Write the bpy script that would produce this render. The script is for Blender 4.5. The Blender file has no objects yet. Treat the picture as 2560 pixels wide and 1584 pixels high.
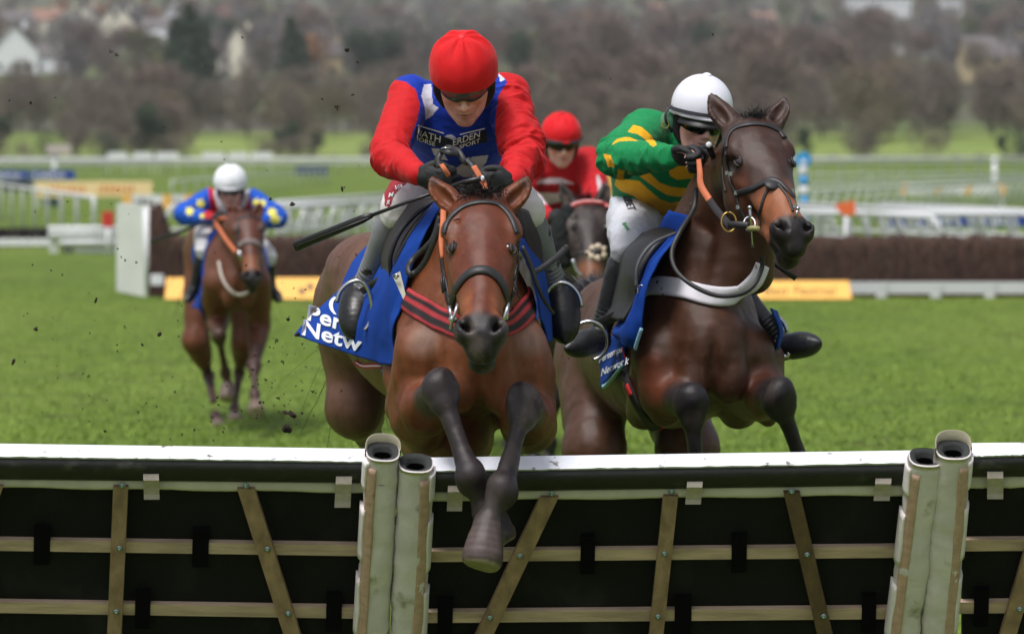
import bpy, bmesh, math, random
import numpy as np
from mathutils import Vector, Matrix
from mathutils.bvhtree import BVHTree

random.seed(7); RNG = np.random.default_rng(7)
sc = bpy.context.scene
COL = sc.collection

# ---------------------------------------------------------------- camera, sky, sun, exposure
FPX = 9600.0; CAMH = 2.1; TH = math.radians(2.505)
cam_d = bpy.data.cameras.new('camera'); cam = bpy.data.objects.new('camera', cam_d); COL.objects.link(cam)
cam_d.sensor_width = 36.0; cam_d.lens = 135.0; cam_d.clip_start = 0.5; cam_d.clip_end = 6000
cam.location = (0, 0, CAMH); cam.rotation_euler = (math.radians(90) - TH, 0, 0)
cam_d.dof.use_dof = True; cam_d.dof.focus_distance = 13.0; cam_d.dof.aperture_fstop = 4.0
sc.camera = cam
w = bpy.data.worlds.new('World'); sc.world = w; w.use_nodes = True
wn = w.node_tree.nodes; wl = w.node_tree.links
bg = wn['Background']; sky = wn.new('ShaderNodeTexSky'); sky.sky_type = 'NISHITA'; sky.sun_disc = False
SUN_EL, SUN_AZ = math.radians(66), math.radians(215)
sky.sun_elevation = SUN_EL; sky.sun_rotation = SUN_AZ; sky.air_density = 1.0; sky.dust_density = 4.0; sky.ozone_density = 1.0
hs = wn.new('ShaderNodeHueSaturation'); hs.inputs['Saturation'].default_value = 0.5
wl.new(sky.outputs[0], hs.inputs['Color']); wl.new(hs.outputs[0], bg.inputs[0]); bg.inputs[1].default_value = 0.08
sun_d = bpy.data.lights.new('sun', 'SUN'); sun = bpy.data.objects.new('sun', sun_d); COL.objects.link(sun)
sun_d.energy = 1.5; sun_d.angle = math.radians(16); sun_d.color = (1.0, 0.985, 0.965)
# Nishita rotation r points the sun to (sin r, cos r)
_sd = Vector((math.sin(SUN_AZ) * math.cos(SUN_EL), math.cos(SUN_AZ) * math.cos(SUN_EL), math.sin(SUN_EL)))
sun.rotation_euler = _sd.to_track_quat('Z', 'Y').to_euler()
sun.location = (0, 0, 30)
sc.view_settings.view_transform = 'Standard'; sc.view_settings.look = 'None'
sc.view_settings.gamma = 1; sc.view_settings.exposure = 0.82
sc.cycles.max_bounces = 5; sc.cycles.diffuse_bounces = 2; sc.cycles.glossy_bounces = 2
sc.cycles.use_denoising = True
try: sc.cycles.denoiser = 'OPENIMAGEDENOISE'
except Exception: pass

# ---------------------------------------------------------------- projection helpers (photo pixel + distance -> point)
CAMP = np.array([0, 0, CAMH]); CF = np.array([0, math.cos(TH), -math.sin(TH)]); CU = np.array([0, math.sin(TH), math.cos(TH)])
def ray(px, py):
    d = CF + np.array([1, 0, 0]) * ((px - 1280) / FPX) + CU * ((792 - py) / FPX)
    return d / np.linalg.norm(d)
def P(px, py, Y):
    d = CF + np.array([1, 0, 0]) * ((px - 1280) / FPX) + CU * ((792 - py) / FPX)
    return CAMP + d * (Y / d[1])
def proj(p):
    q = np.asarray(p, float) - CAMP
    z = q @ CF
    return 1280 + FPX * q[..., 0] / z, 792 - FPX * (q @ CU) / z
def V(*a): return np.array(a, float)
def unit(v): v = np.asarray(v, float); return v / (np.linalg.norm(v) + 1e-12)
def lin(c): # sRGB 0..255 -> linear
    c = np.asarray(c, float) / 255.0
    return np.where(c <= 0.04045, c / 12.92, ((c + 0.055) / 1.055) ** 2.4)

# ---------------------------------------------------------------- noise
def _hash(i, j, k, s):
    n = (i.astype(np.int64) * 374761393 + j.astype(np.int64) * 668265263 + k.astype(np.int64) * 2147483647 + s * 974711) & 0xffffffff
    n = ((n ^ (n >> 13)) * 1274126177) & 0xffffffff
    n = ((n ^ (n >> 16)) * 2246822519) & 0xffffffff
    return ((n ^ (n >> 15)) & 0xffffff).astype(np.float64) / 0xffffff * 2 - 1
def vnoise(p, s=0):
    p = np.asarray(p, float); i = np.floor(p); f = p - i; u = f * f * (3 - 2 * f); i = i.astype(np.int64)
    r = 0
    for a in (0, 1):
        for b in (0, 1):
            for c in (0, 1):
                wgt = (u[:, 0] if a else 1 - u[:, 0]) * (u[:, 1] if b else 1 - u[:, 1]) * (u[:, 2] if c else 1 - u[:, 2])
                r = r + wgt * _hash(i[:, 0] + a, i[:, 1] + b, i[:, 2] + c, s)
    return r
def fbm(p, s=0, o=3):
    p = np.asarray(p, float); r = 0; a = 1.0; t = 0
    for k in range(o):
        r = r + a * vnoise(p * 2 ** k + 17.3 * k, s + k); t += a; a *= 0.5
    return r / t
def ridged(p, s=0, o=2):
    p = np.asarray(p, float); r = 0; a = 1.0; t = 0
    for k in range(o):
        r = r + a * (1 - 2.2 * np.abs(vnoise(p * 2 ** k + 11.1 * k, s + k))); t += a; a *= 0.5
    return r / t

def catmull(pts, n):
    pts = np.asarray(pts, float)
    if len(pts) < 3:
        t = np.linspace(0, 1, n * (len(pts) - 1) + 1)[:, None]
        return pts[0] * (1 - t) + pts[-1] * t
    q = np.vstack([2 * pts[0] - pts[1], pts, 2 * pts[-1] - pts[-2]]); out = []
    for i in range(1, len(q) - 2):
        for k in range(n):
            t = k / n; t2 = t * t; t3 = t2 * t
            out.append(0.5 * ((2 * q[i]) + (-q[i-1] + q[i+1]) * t + (2*q[i-1] - 5*q[i] + 4*q[i+1] - q[i+2]) * t2 + (-q[i-1] + 3*q[i] - 3*q[i+1] + q[i+2]) * t3))
    out.append(q[-2]); return np.array(out)

# ---------------------------------------------------------------- signed distance field -> mesh
class Field:
    def __init__(s, lo, hi, h):
        s.h = h; s.lo = np.asarray(lo, float); n = np.ceil((np.asarray(hi) - s.lo) / h).astype(int) + 1
        s.n = n; s.d = np.full(n, 0.3, np.float32)
        s.ax = [(s.lo[i] + h * np.arange(n[i])).astype(np.float32) for i in range(3)]
    def sub(s, lo, hi):
        a = np.clip(np.floor((lo - s.lo) / s.h).astype(int), 0, s.n); b = np.clip(np.ceil((hi - s.lo) / s.h).astype(int) + 1, 0, s.n)
        return tuple(slice(a[i], b[i]) for i in range(3))
    def grid(s, sl): return s.ax[0][sl[0]][:, None, None], s.ax[1][sl[1]][None, :, None], s.ax[2][sl[2]][None, None, :]
    def blend(s, sl, d, k, mode):
        a = s.d[sl]
        if a.size == 0: return
        if mode == 's': a = -a
        if k > 1e-6:
            h = np.maximum(k - np.abs(a - d), 0) / k
            r = np.minimum(a, d) - h * h * (k / 4)
        else: r = np.minimum(a, d)
        s.d[sl] = -r if mode == 's' else r
    def _cap(s, sl, a, b, ra, rb, side, sa, sb):
        X, Y, Z = s.grid(sl); ab = b - a; L = float(ab @ ab) + 1e-12
        qx, qy, qz = X - a[0], Y - a[1], Z - a[2]
        t = np.clip((qx * ab[0] + qy * ab[1] + qz * ab[2]) / L, 0, 1)
        vx, vy, vz = qx - t * ab[0], qy - t * ab[1], qz - t * ab[2]
        m = vx * vx + vy * vy + vz * vz
        if side is not None:
            sx = sa + t * (sb - sa); e = vx * side[0] + vy * side[1] + vz * side[2]
            m = m + e * e * (1 / (sx * sx) - 1)
        return np.sqrt(np.maximum(m, 0)) - (ra + t * (rb - ra))
    def chain(s, pts, rad, k=0.03, side=None, sx=1.0, n=4, mode='u'):
        pts = np.asarray(pts, float); rad = np.broadcast_to(np.asarray(rad, float), (len(pts),)); sx = np.broadcast_to(np.asarray(sx, float), (len(pts),))
        q = catmull(np.hstack([pts, rad[:, None], sx[:, None]]), n) if n > 1 else np.hstack([pts, rad[:, None], sx[:, None]])
        q[:, 3] = np.maximum(q[:, 3], 0.001)
        R = q[:, 3].max() * max(1, q[:, 4].max()) + k + 2 * s.h
        sl = s.sub(q[:, :3].min(0) - R, q[:, :3].max(0) + R)
        if s.d[sl].size == 0: return
        tmp = np.full(s.d[sl].shape, 0.5, np.float32); base = [x.start for x in sl]
        if side is not None: side = unit(side)
        for i in range(len(q) - 1):
            a, b = q[i], q[i + 1]; R = max(a[3], b[3]) * max(1, a[4], b[4]) + k + 2 * s.h
            s2 = s.sub(np.minimum(a[:3], b[:3]) - R, np.maximum(a[:3], b[:3]) + R)
            lo = tuple(slice(max(s2[j].start, sl[j].start) - base[j], min(s2[j].stop, sl[j].stop) - base[j]) for j in range(3))
            gl = tuple(slice(lo[j].start + base[j], lo[j].stop + base[j]) for j in range(3))
            if min(gl[j].stop - gl[j].start for j in range(3)) <= 0: continue
            d = s._cap(gl, a[:3], b[:3], a[3], b[3], side, a[4], b[4])
            tmp[lo] = np.minimum(tmp[lo], d)
        s.blend(sl, tmp, k, mode)
    def ell(s, c, r, R=None, k=0.03, mode='u'):
        c = np.asarray(c, float); r = np.asarray(r, float); R = np.eye(3) if R is None else np.array([unit(x) for x in R])
        M = r.max() + k + 2 * s.h; sl = s.sub(c - M, c + M)
        if s.d[sl].size == 0: return
        X, Y, Z = s.grid(sl); q = [X - c[0], Y - c[1], Z - c[2]]; k0 = 0; k1 = 0
        for i in range(3):
            u = q[0] * R[i][0] + q[1] * R[i][1] + q[2] * R[i][2]; k0 = k0 + (u / r[i]) ** 2; k1 = k1 + (u / (r[i] ** 2)) ** 2
        k0 = np.sqrt(k0); k1 = np.sqrt(k1) + 1e-9
        s.blend(sl, (k0 * (k0 - 1) / k1).astype(np.float32), k, mode)
    def half(s, c, n, k=0.01):  # keep the side opposite to n
        X, Y, Z = s.grid((slice(None),) * 3); n = unit(n)
        d = -((X - c[0]) * n[0] + (Y - c[1]) * n[1] + (Z - c[2]) * n[2])
        s.blend((slice(None),) * 3, d.astype(np.float32), k, 's')
    def mesh(s, smooth=1):
        d = s.d; d[0] = d[-1] = 0.1; d[:, 0] = d[:, -1] = 0.1; d[:, :, 0] = d[:, :, -1] = 0.1
        neg = d < 0; nx, ny, nz = d.shape; c = np.zeros((nx-1, ny-1, nz-1), np.uint8)
        offs = [(i, j, k) for i in (0, 1) for j in (0, 1) for k in (0, 1)]
        for (i, j, k) in offs: c += neg[i:nx-1+i, j:ny-1+j, k:nz-1+k]
        act = np.argwhere((c > 0) & (c < 8)); vid = np.full(c.shape, -1, np.int32); vid[act[:, 0], act[:, 1], act[:, 2]] = np.arange(len(act))
        vals = np.stack([d[act[:, 0]+i, act[:, 1]+j, act[:, 2]+k] for (i, j, k) in offs], 1).astype(float)
        acc = np.zeros((len(act), 3)); cnt = np.zeros(len(act)); O = np.array(offs, float)
        for a in range(8):
            for b in range(a + 1, 8):
                if abs(O[a] - O[b]).sum() != 1: continue
                va, vb = vals[:, a], vals[:, b]; m = (va < 0) != (vb < 0)
                t = np.where(m, va / np.where(m, va - vb, 1), 0)
                acc += m[:, None] * (O[a] + t[:, None] * (O[b] - O[a])); cnt += m
        verts = s.lo + s.h * (act + acc / cnt[:, None]); faces = []
        for ax in range(3):
            sl0 = [slice(1, -1)] * 3; sl1 = [slice(1, -1)] * 3; sl0[ax] = slice(0, -1); sl1[ax] = slice(1, None)
            A = neg[tuple(sl0)]; B = neg[tuple(sl1)]; e = np.argwhere(A != B)
            if not len(e): continue
            fl = A[e[:, 0], e[:, 1], e[:, 2]]; g = e + 1; g[:, ax] -= 1
            u, v = [(1, 2), (2, 0), (0, 1)][ax]; quad = []
            for (du, dv) in ((1, 1), (0, 1), (0, 0), (1, 0)):
                h = g.copy(); h[:, u] -= du; h[:, v] -= dv; quad.append(vid[h[:, 0], h[:, 1], h[:, 2]])
            q = np.stack(quad, 1); q[~fl] = q[~fl][:, ::-1]; faces.append(q)
        faces = np.vstack(faces); faces = faces[(faces >= 0).all(1)]
        for _ in range(smooth): verts = lap(verts, faces, 0.5)
        return verts, faces
def lap(v, f, a=0.5):
    acc = np.zeros_like(v); cnt = np.zeros(len(v))
    for i in range(f.shape[1]):
        j = (i + 1) % f.shape[1]
        np.add.at(acc, f[:, i], v[f[:, j]]); np.add.at(acc, f[:, j], v[f[:, i]])
        np.add.at(cnt, f[:, i], 1); np.add.at(cnt, f[:, j], 1)
    m = cnt > 0; out = v.copy(); out[m] = v[m] * (1 - a) + a * acc[m] / cnt[m][:, None]; return out
def vnormals(v, f):
    n = np.cross(v[f[:, 2]] - v[f[:, 0]], v[f[:, 3 if f.shape[1] > 3 else 1]] - v[f[:, 1 if f.shape[1] > 3 else 0]])
    if f.shape[1] == 3: n = np.cross(v[f[:, 1]] - v[f[:, 0]], v[f[:, 2]] - v[f[:, 0]])
    o = np.zeros_like(v)
    for i in range(f.shape[1]): np.add.at(o, f[:, i], n)
    return o / (np.linalg.norm(o, axis=1)[:, None] + 1e-12)

# ---------------------------------------------------------------- objects
WOFF = {}
def thing(name, label, cat, loc, group=None):
    o = bpy.data.objects.new(name, None); COL.objects.link(o); o.location = tuple(loc); o.empty_display_size = 0.2
    o['label'] = label; o['category'] = cat
    if group: o['group'] = group
    WOFF[o.name] = np.array(loc, float); return o
def tag(o, label=None, cat=None, group=None, kind=None):
    if label: o['label'] = label
    if cat: o['category'] = cat
    if group: o['group'] = group
    if kind: o['kind'] = kind
    return o
def mkmesh(name, v, f, cols=None, smooth=True):
    me = bpy.data.meshes.new(name); v = np.asarray(v, float)
    if isinstance(f, np.ndarray) and f.ndim == 2:
        nf, k = f.shape; me.vertices.add(len(v)); me.vertices.foreach_set('co', v.astype(np.float32).ravel())
        me.loops.add(nf * k); me.loops.foreach_set('vertex_index', f.astype(np.int32).ravel())
        me.polygons.add(nf); me.polygons.foreach_set('loop_start', np.arange(0, nf * k, k, dtype=np.int32))
        me.polygons.foreach_set('loop_total', np.full(nf, k, np.int32)); me.update(calc_edges=True)
    else: me.from_pydata([tuple(x) for x in v], [], [tuple(int(i) for i in x) for x in f])
    if smooth: me.polygons.foreach_set('use_smooth', np.ones(len(me.polygons), bool))
    if cols is not None:
        a = me.color_attributes.new('Col', 'FLOAT_COLOR', 'POINT')
        a.data.foreach_set('color', np.hstack([cols, np.ones((len(cols), 1))]).astype(np.float32).ravel())
    return me
def obj(name, v, f, mat, parent=None, cols=None, smooth=True, loc=None):
    v = np.asarray(v, float)
    off = WOFF[parent.name] if parent is not None else (np.array(loc, float) if loc is not None else np.zeros(3))
    me = mkmesh(name, v - off, f, cols, smooth); me.materials.append(mat)
    o = bpy.data.objects.new(name, me); COL.objects.link(o)
    if parent is not None: o.parent = parent
    else: o.location = tuple(off)
    WOFF[o.name] = off; return o
def copy_tree(o, loc=None, scale=None, rotz=None, **tags):
    c = o.copy(); COL.objects.link(c)
    if loc is not None: c.location = tuple(loc)
    if scale is not None: c.scale = scale if hasattr(scale, '__len__') else (scale,) * 3
    if rotz is not None: c.rotation_euler = (0, 0, rotz)
    for k, v in tags.items(): c[k] = v
    def rec(src, dst):
        for ch in list(src.children):
            d = ch.copy(); COL.objects.link(d); d.parent = dst; rec(ch, d)
    rec(o, c); return c

class MB:
    """collects shapes into one mesh"""
    def __init__(s): s.v = []; s.f = []; s.n = 0; s.c = []
    def add(s, v, f, c=None):
        v = np.asarray(v, float); s.v.append(v); s.f += [tuple(int(i) + s.n for i in x) for x in f]; s.n += len(v)
        s.c.append(np.tile(np.array(c if c is not None else (1, 1, 1), float), (len(v), 1))); return s
    def box(s, c, size, R=None, col=None):
        c = np.asarray(c, float); h = np.asarray(size, float) / 2
        p = np.array([(x, y, z) for x in (-1, 1) for y in (-1, 1) for z in (-1, 1)], float) * h
        if R is not None: p = p @ np.array(R, float)
        return s.add(p + c, [(0,1,3,2),(4,6,7,5),(0,4,5,1),(2,3,7,6),(0,2,6,4),(1,5,7,3)], col)
    def prism(s, poly, a, b):  # poly: list of 3-D pts; extruded from offset a to offset b (vectors)
        n = len(poly); p = np.asarray(poly, float)
        return s.add(np.vstack([p + a, p + b]), [tuple(range(n))[::-1], tuple(range(n, 2*n))] + [(i, (i+1) % n, n + (i+1) % n, n + i) for i in range(n)])
    def tube(s, pts, rad, sides=8, cap=True, n=1, flat=1.0, upv=None):
        pts = np.asarray(pts, float); rad = np.broadcast_to(np.asarray(rad, float), (len(pts),))
        if n > 1: q = catmull(np.hstack([pts, rad[:, None]]), n); pts, rad = q[:, :3], q[:, 3]
        T = np.gradient(pts, axis=0); T /= np.linalg.norm(T, axis=1)[:, None] + 1e-12
        up = np.array(upv, float) if upv is not None else (np.array([0, 0, 1.0]) if abs(T[0][2]) < 0.9 else np.array([1.0, 0, 0]))
        vs = []; A = unit(np.cross(T[0], up))
        for i in range(len(pts)):
            A = unit(A - T[i] * (A @ T[i])); B = np.cross(T[i], A)
            for j in range(sides):
                a = 2 * math.pi * j / sides; vs.append(pts[i] + rad[i] * (math.cos(a) * A + flat * math.sin(a) * B))
        f = [(i*sides + j, i*sides + (j+1) % sides, (i+1)*sides + (j+1) % sides, (i+1)*sides + j) for i in range(len(pts)-1) for j in range(sides)]
        if cap: f += [tuple(range(sides))[::-1], tuple((len(pts)-1)*sides + j for j in range(sides))]
        return s.add(vs, f)
    def ribbon(s, pts, nrm, width, thick, n=1):
        pts = np.asarray(pts, float); width = np.broadcast_to(np.asarray(width, float), (len(pts),))
        nr = np.asarray(nrm, float); nr = np.tile(nr, (len(pts), 1)) if nr.ndim == 1 else nr
        if n > 1: q = catmull(np.hstack([pts, nr, width[:, None]]), n); pts, nr, width = q[:, :3], q[:, 3:6], q[:, 6]
        T = np.gradient(pts, axis=0); vs = []
        for p, t, m, wd in zip(pts, T, nr, width):
            t = unit(t); m = unit(m - t * (m @ t)); b = np.cross(t, m)
            e = min(thick * .3, wd * .2)
            vs += [p - b*wd/2, p - b*(wd/2 - e) + m*thick, p + b*(wd/2 - e) + m*thick, p + b*wd/2]
        f = [(4*i + j, 4*i + (j+1) % 4, 4*i + 4 + (j+1) % 4, 4*i + 4 + j) for i in range(len(pts)-1) for j in range(4)]
        L = 4 * (len(pts) - 1); f += [(3, 2, 1, 0), (L, L+1, L+2, L+3)]
        return s.add(vs, f)
    def ball(s, c, r, n=10, R=None):
        r = np.broadcast_to(np.asarray(r, float), (3,)); vs = []; c = np.asarray(c, float)
        for i in range(n + 1):
            a = math.pi * i / n
            for j in range(2 * n):
                b = math.pi * j / n; vs.append(np.array([math.sin(a)*math.cos(b), math.sin(a)*math.sin(b), math.cos(a)]) * r)
        vs = np.array(vs)
        if R is not None: vs = vs @ np.array(R, float)
        return s.add(vs + c, [(i*2*n + j, i*2*n + (j+1) % (2*n), (i+1)*2*n + (j+1) % (2*n), (i+1)*2*n + j)[::-1] for i in range(n) for j in range(2*n)])
    def build(s, name, mat, parent=None, smooth=False, cols=False, loc=None):
        return obj(name, np.vstack(s.v), s.f, mat, parent, np.vstack(s.c) if cols else None, smooth, loc)

# ---------------------------------------------------------------- materials
MATS = {}
def mat(name, col=(0.5, 0.5, 0.5), rough=0.6, attr=False, var=0.15, nscale=20, bump=0.0, bscale=200, sheen=0.0, metal=0.0, spec=0.5, col2=None, c2scale=3, c2lo=.45, c2hi=.6, stretch=None, coat=0.0, emit=0):
    if name in MATS: return MATS[name]
    m = bpy.data.materials.new(name); m.use_nodes = True; nt = m.node_tree; N = nt.nodes; L = nt.links; b = N['Principled BSDF']
    b.inputs['Roughness'].default_value = rough; b.inputs['Metallic'].default_value = metal; b.inputs['Specular IOR Level'].default_value = spec
    if sheen: b.inputs['Sheen Weight'].default_value = sheen; b.inputs['Sheen Roughness'].default_value = 0.4
    if coat: b.inputs['Coat Weight'].default_value = coat
    tc = N.new('ShaderNodeTexCoord'); mp = N.new('ShaderNodeMapping'); L.new(tc.outputs['Object'], mp.inputs[0])
    if stretch: mp.inputs['Scale'].default_value = stretch
    nz = N.new('ShaderNodeTexNoise'); nz.inputs['Scale'].default_value = nscale; nz.inputs['Detail'].default_value = 4; L.new(mp.outputs[0], nz.inputs['Vector'])
    if attr:
        a = N.new('ShaderNodeAttribute'); a.attribute_name = 'Col'; src = a.outputs['Color']
    else:
        r = N.new('ShaderNodeRGB'); r.outputs[0].default_value = (*col, 1); src = r.outputs[0]
    if col2 is not None:
        n2 = N.new('ShaderNodeTexNoise'); n2.inputs['Scale'].default_value = c2scale; n2.inputs['Detail'].default_value = 6; L.new(mp.outputs[0], n2.inputs['Vector'])
        mr = N.new('ShaderNodeMapRange'); mr.inputs[1].default_value = c2lo; mr.inputs[2].default_value = c2hi; L.new(n2.outputs[0], mr.inputs[0])
        mx = N.new('ShaderNodeMix'); mx.data_type = 'RGBA'; L.new(mr.outputs[0], mx.inputs[0]); L.new(src, mx.inputs[6]); mx.inputs[7].default_value = (*col2, 1); src = mx.outputs[2]
    hv = N.new('ShaderNodeHueSaturation'); mr2 = N.new('ShaderNodeMapRange')
    mr2.inputs[1].default_value = 0.3; mr2.inputs[2].default_value = 0.7; mr2.inputs[3].default_value = 1 - var; mr2.inputs[4].default_value = 1 + var
    L.new(nz.outputs[0], mr2.inputs[0]); L.new(mr2.outputs[0], hv.inputs['Value']); L.new(src, hv.inputs['Color']); L.new(hv.outputs[0], b.inputs['Base Color'])
    if bump:
        nb = N.new('ShaderNodeTexNoise'); nb.inputs['Scale'].default_value = bscale; nb.inputs['Detail'].default_value = 3; L.new(mp.outputs[0], nb.inputs['Vector'])
        bp = N.new('ShaderNodeBump'); bp.inputs['Strength'].default_value = bump; bp.inputs['Distance'].default_value = 0.01; L.new(nb.outputs[0], bp.inputs['Height']); L.new(bp.outputs[0], b.inputs['Normal'])
    MATS[name] = m; return m

# ---------------------------------------------------------------- draping on meshes
def bvh(v, f): return BVHTree.FromPolygons([tuple(x) for x in v], [tuple(int(i) for i in x) for x in f])
def hit(B, px, py, ymin=1.0):
    d = ray(px, py); o = CAMP + d * (ymin / d[1]); h = B.ray_cast(Vector(o), Vector(d))
    return (np.array(h[0]), np.array(h[1])) if h[0] is not None else (None, None)
def drape_pts(B, pxs, ymin=1.0, step=5, n=None, ydef=None):
    a = np.array(pxs, float); L = np.linalg.norm(np.diff(a, axis=0), axis=1).sum(); q = catmull(a, max(2, int(L / step / (len(a) - 1)) + 1))
    pts = []; nr = []; last = None
    for (x, y) in q[:, :2]:
        p, m = hit(B, x, y, ymin)
        if p is None or (last is not None and abs(p[1] - last) > 0.25):
            g = P(x, y, last if last is not None else (ydef or 13)); r = B.find_nearest(Vector(g))
            if r[0] is not None: p, m = np.array(r[0]), np.array(r[1])
            else: p, m = g, V(0, -1, 0)
        last = p[1]; pts.append(p); nr.append(m)
    return np.array(pts), np.array(nr)
def smooth1(a, k=2):
    for _ in range(k):
        b = a.copy(); b[1:-1] = (a[:-2] + 2 * a[1:-1] + a[2:]) / 4; a = b
    return a
def strap(name, B, pxs, width, mat_, parent, thick=0.004, ymin=1.0, lift=0.003, step=5, ydef=None, pts3=None, cols=None, smooth=3, across=5):
    if pts3 is None: pts, nr = drape_pts(B, pxs, ymin, step, ydef=ydef)
    else: pts, nr = pts3
    pts = smooth1(pts, smooth); nr = smooth1(nr, smooth + 2); T = np.gradient(pts, axis=0); rows = []; K = across
    for p, t, m in zip(pts, T, nr):
        t = unit(t); m = unit(m - t * (m @ t)); b = np.cross(t, m)
        row = []
        for j in range(K):
            q = p + b * width * (j / (K - 1) - .5); r = B.find_nearest(Vector(q + m * 0.01))
            if r[0] is not None and (Vector(q) - r[0]).length < 0.03: q = np.array(r[0]) + m * lift
            else: q = q + m * lift
            row.append((q, m))
        rows.append(row)
    n = len(rows)
    inner = np.array([[q for q, m in r] for r in rows]); inner = np.stack([smooth1(inner[:, j], 2) for j in range(K)], 1)
    M = np.array([[m for q, m in r] for r in rows]); outer = inner + M * thick
    outer[:, 0] = inner[:, 0] + M[:, 0] * thick * .4; outer[:, -1] = inner[:, -1] + M[:, -1] * thick * .4
    vs = np.vstack([inner.reshape(-1, 3), outer.reshape(-1, 3)]); o = n * K; f = []
    for i in range(n - 1):
        for j in range(K - 1):
            a = i * K + j; f.append((o+a, o+a+1, o+a+K+1, o+a+K)); f.append((a, a+K, a+K+1, a+1))
        f.append((i*K, o+i*K, o+(i+1)*K, (i+1)*K)); e = K - 1; f.append((i*K+e, (i+1)*K+e, o+(i+1)*K+e, o+i*K+e))
    f.append(tuple([j for j in range(K)] + [o + j for j in range(K)][::-1])); b0 = (n-1)*K
    f.append(tuple([b0 + j for j in range(K)][::-1] + [o + b0 + j for j in range(K)]))
    C = None
    if cols is not None:
        C = np.zeros((len(vs), 3)); jj = np.tile(np.arange(K), n); C[:o] = np.array(cols)[jj]; C[o:] = np.array(cols)[jj]
    return obj(name, vs, f, mat_, parent, C)
def sheet_fn(grid):
    G = np.asarray(grid, float)  # rows x cols x 3
    def ev(u, v):  # u along cols 0..1, v along rows 0..1
        R, C = G.shape[:2]
        def cr(A, t):
            n = len(A) - 1; x = np.clip(t, 0, 1) * n; i = np.minimum(x.astype(int), n - 1); f = (x - i)
            E = np.concatenate([[2*A[0] - A[1]], A, [2*A[-1] - A[-2]]]); return E, i, f
        u = np.atleast_1d(u); v = np.atleast_1d(v)
        E, i, f = cr(G, v); f = f[:, None, None]
        a, b, c, d = E[i], E[i+1], E[i+2], E[i+3]
        rows = .5 * (2*b + (c - a)*f + (2*a - 5*b + 4*c - d)*f**2 + (-a + 3*b - 3*c + d)*f**3)  # N x C x 3
        n = C - 1; x = np.clip(u, 0, 1) * n; i = np.minimum(x.astype(int), n - 1); f = (x - i)[:, None]
        E = np.concatenate([2*rows[:, :1] - rows[:, 1:2], rows, 2*rows[:, -1:] - rows[:, -2:-1]], 1); r = np.arange(len(u))
        a, b, c, d = E[r, i], E[r, i+1], E[r, i+2], E[r, i+3]
        return .5 * (2*b + (c - a)*f + (2*a - 5*b + 4*c - d)*f**2 + (-a + 3*b - 3*c + d)*f**3)
    return ev
def sheet(name, grid, mat_, parent, nu=40, nv=40, thick=0.006, wr=0.0, wscale=12, colf=None, seed=0, push=None, lift=.012):
    ev = sheet_fn(grid); U, W = np.meshgrid(np.linspace(0, 1, nu), np.linspace(0, 1, nv)); p = ev(U.ravel(), W.ravel())
    f = np.array([(i*nu + j, i*nu + j + 1, (i+1)*nu + j + 1, (i+1)*nu + j) for i in range(nv-1) for j in range(nu-1)])
    if push is not None:
        for i in range(len(p)):
            r = push.find_nearest(Vector(p[i]), 0.30)
            if r[0] is not None:
                sd = (Vector(p[i]) - r[0]).dot(r[1])
                if sd < lift: p[i] = np.array(r[0] + r[1] * lift)
        q = p.reshape(nv, nu, 3)
        for _ in range(3): q[1:-1, 1:-1] = (q[1:-1, 1:-1]*4 + q[:-2, 1:-1] + q[2:, 1:-1] + q[1:-1, :-2] + q[1:-1, 2:]) / 8
        p = q.reshape(-1, 3)
    nr = vnormals(p, f)
    if wr: p = p + nr * (wr * fbm(p * wscale, seed, 3))[:, None]; nr = vnormals(p, f)
    vs = np.vstack([p + nr*thick/2, p - nr*thick/2]); o = len(p)
    F = [tuple(x) for x in f] + [tuple(o + x[::-1]) for x in f]
    edge = [j for j in range(nu)] + [i*nu + nu - 1 for i in range(1, nv)] + [(nv-1)*nu + j for j in range(nu-2, -1, -1)] + [i*nu for i in range(nv-2, 0, -1)]
    for a, b in zip(edge, edge[1:] + edge[:1]): F.append((b, a, o + a, o + b))
    cols = None
    if colf: c = colf(U.ravel(), W.ravel(), p); cols = np.vstack([c, c])
    ob = obj(name, vs, F, mat_, parent, cols); return ob, p, f
_font_cache = {}
def text_geo(s, spacing=1.0, weight=0.0):
    key = (s, spacing, weight)
    if key in _font_cache: return _font_cache[key]
    c = bpy.data.curves.new('t', 'FONT'); c.body = s; c.size = 1; c.space_character = spacing; c.offset = weight; c.resolution_u = 3
    o = bpy.data.objects.new('t', c); COL.objects.link(o); bpy.context.view_layer.update()
    me = o.evaluated_get(bpy.context.evaluated_depsgraph_get()).to_mesh()
    v = np.array([tuple(x.co) for x in me.vertices]); f = [tuple(p.vertices) for p in me.polygons]
    bpy.data.objects.remove(o); _font_cache[key] = (v, f); return v, f
def decal_text(name, s, B, px0, ex, ey, mat_, parent, ymin=1.0, lift=0.003, spacing=1.0, weight=0.02, warp=None):
    """letters laid on the mesh: px0 = photo pixel of the text origin, ex/ey = pixel vectors of one em"""
    v, f = text_geo(s, spacing, weight); v = v - np.array([v[:, 0].min(), 0, 0]); out = []; last = None
    for x, y, _ in v:
        q = np.array(px0, float) + np.array(ex, float) * x + np.array(ey, float) * y
        if warp: q = warp(q, x, y)
        p, m = hit(B, q[0], q[1], ymin)
        if p is None: p, m = (P(q[0], q[1], last[0][1]) if last is not None else P(q[0], q[1], 13)), (last[1] if last is not None else V(0, -1, 0))
        last = (p, m); out.append(p + m * lift)
    return obj(name, out, f, mat_, parent, smooth=False)
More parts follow.
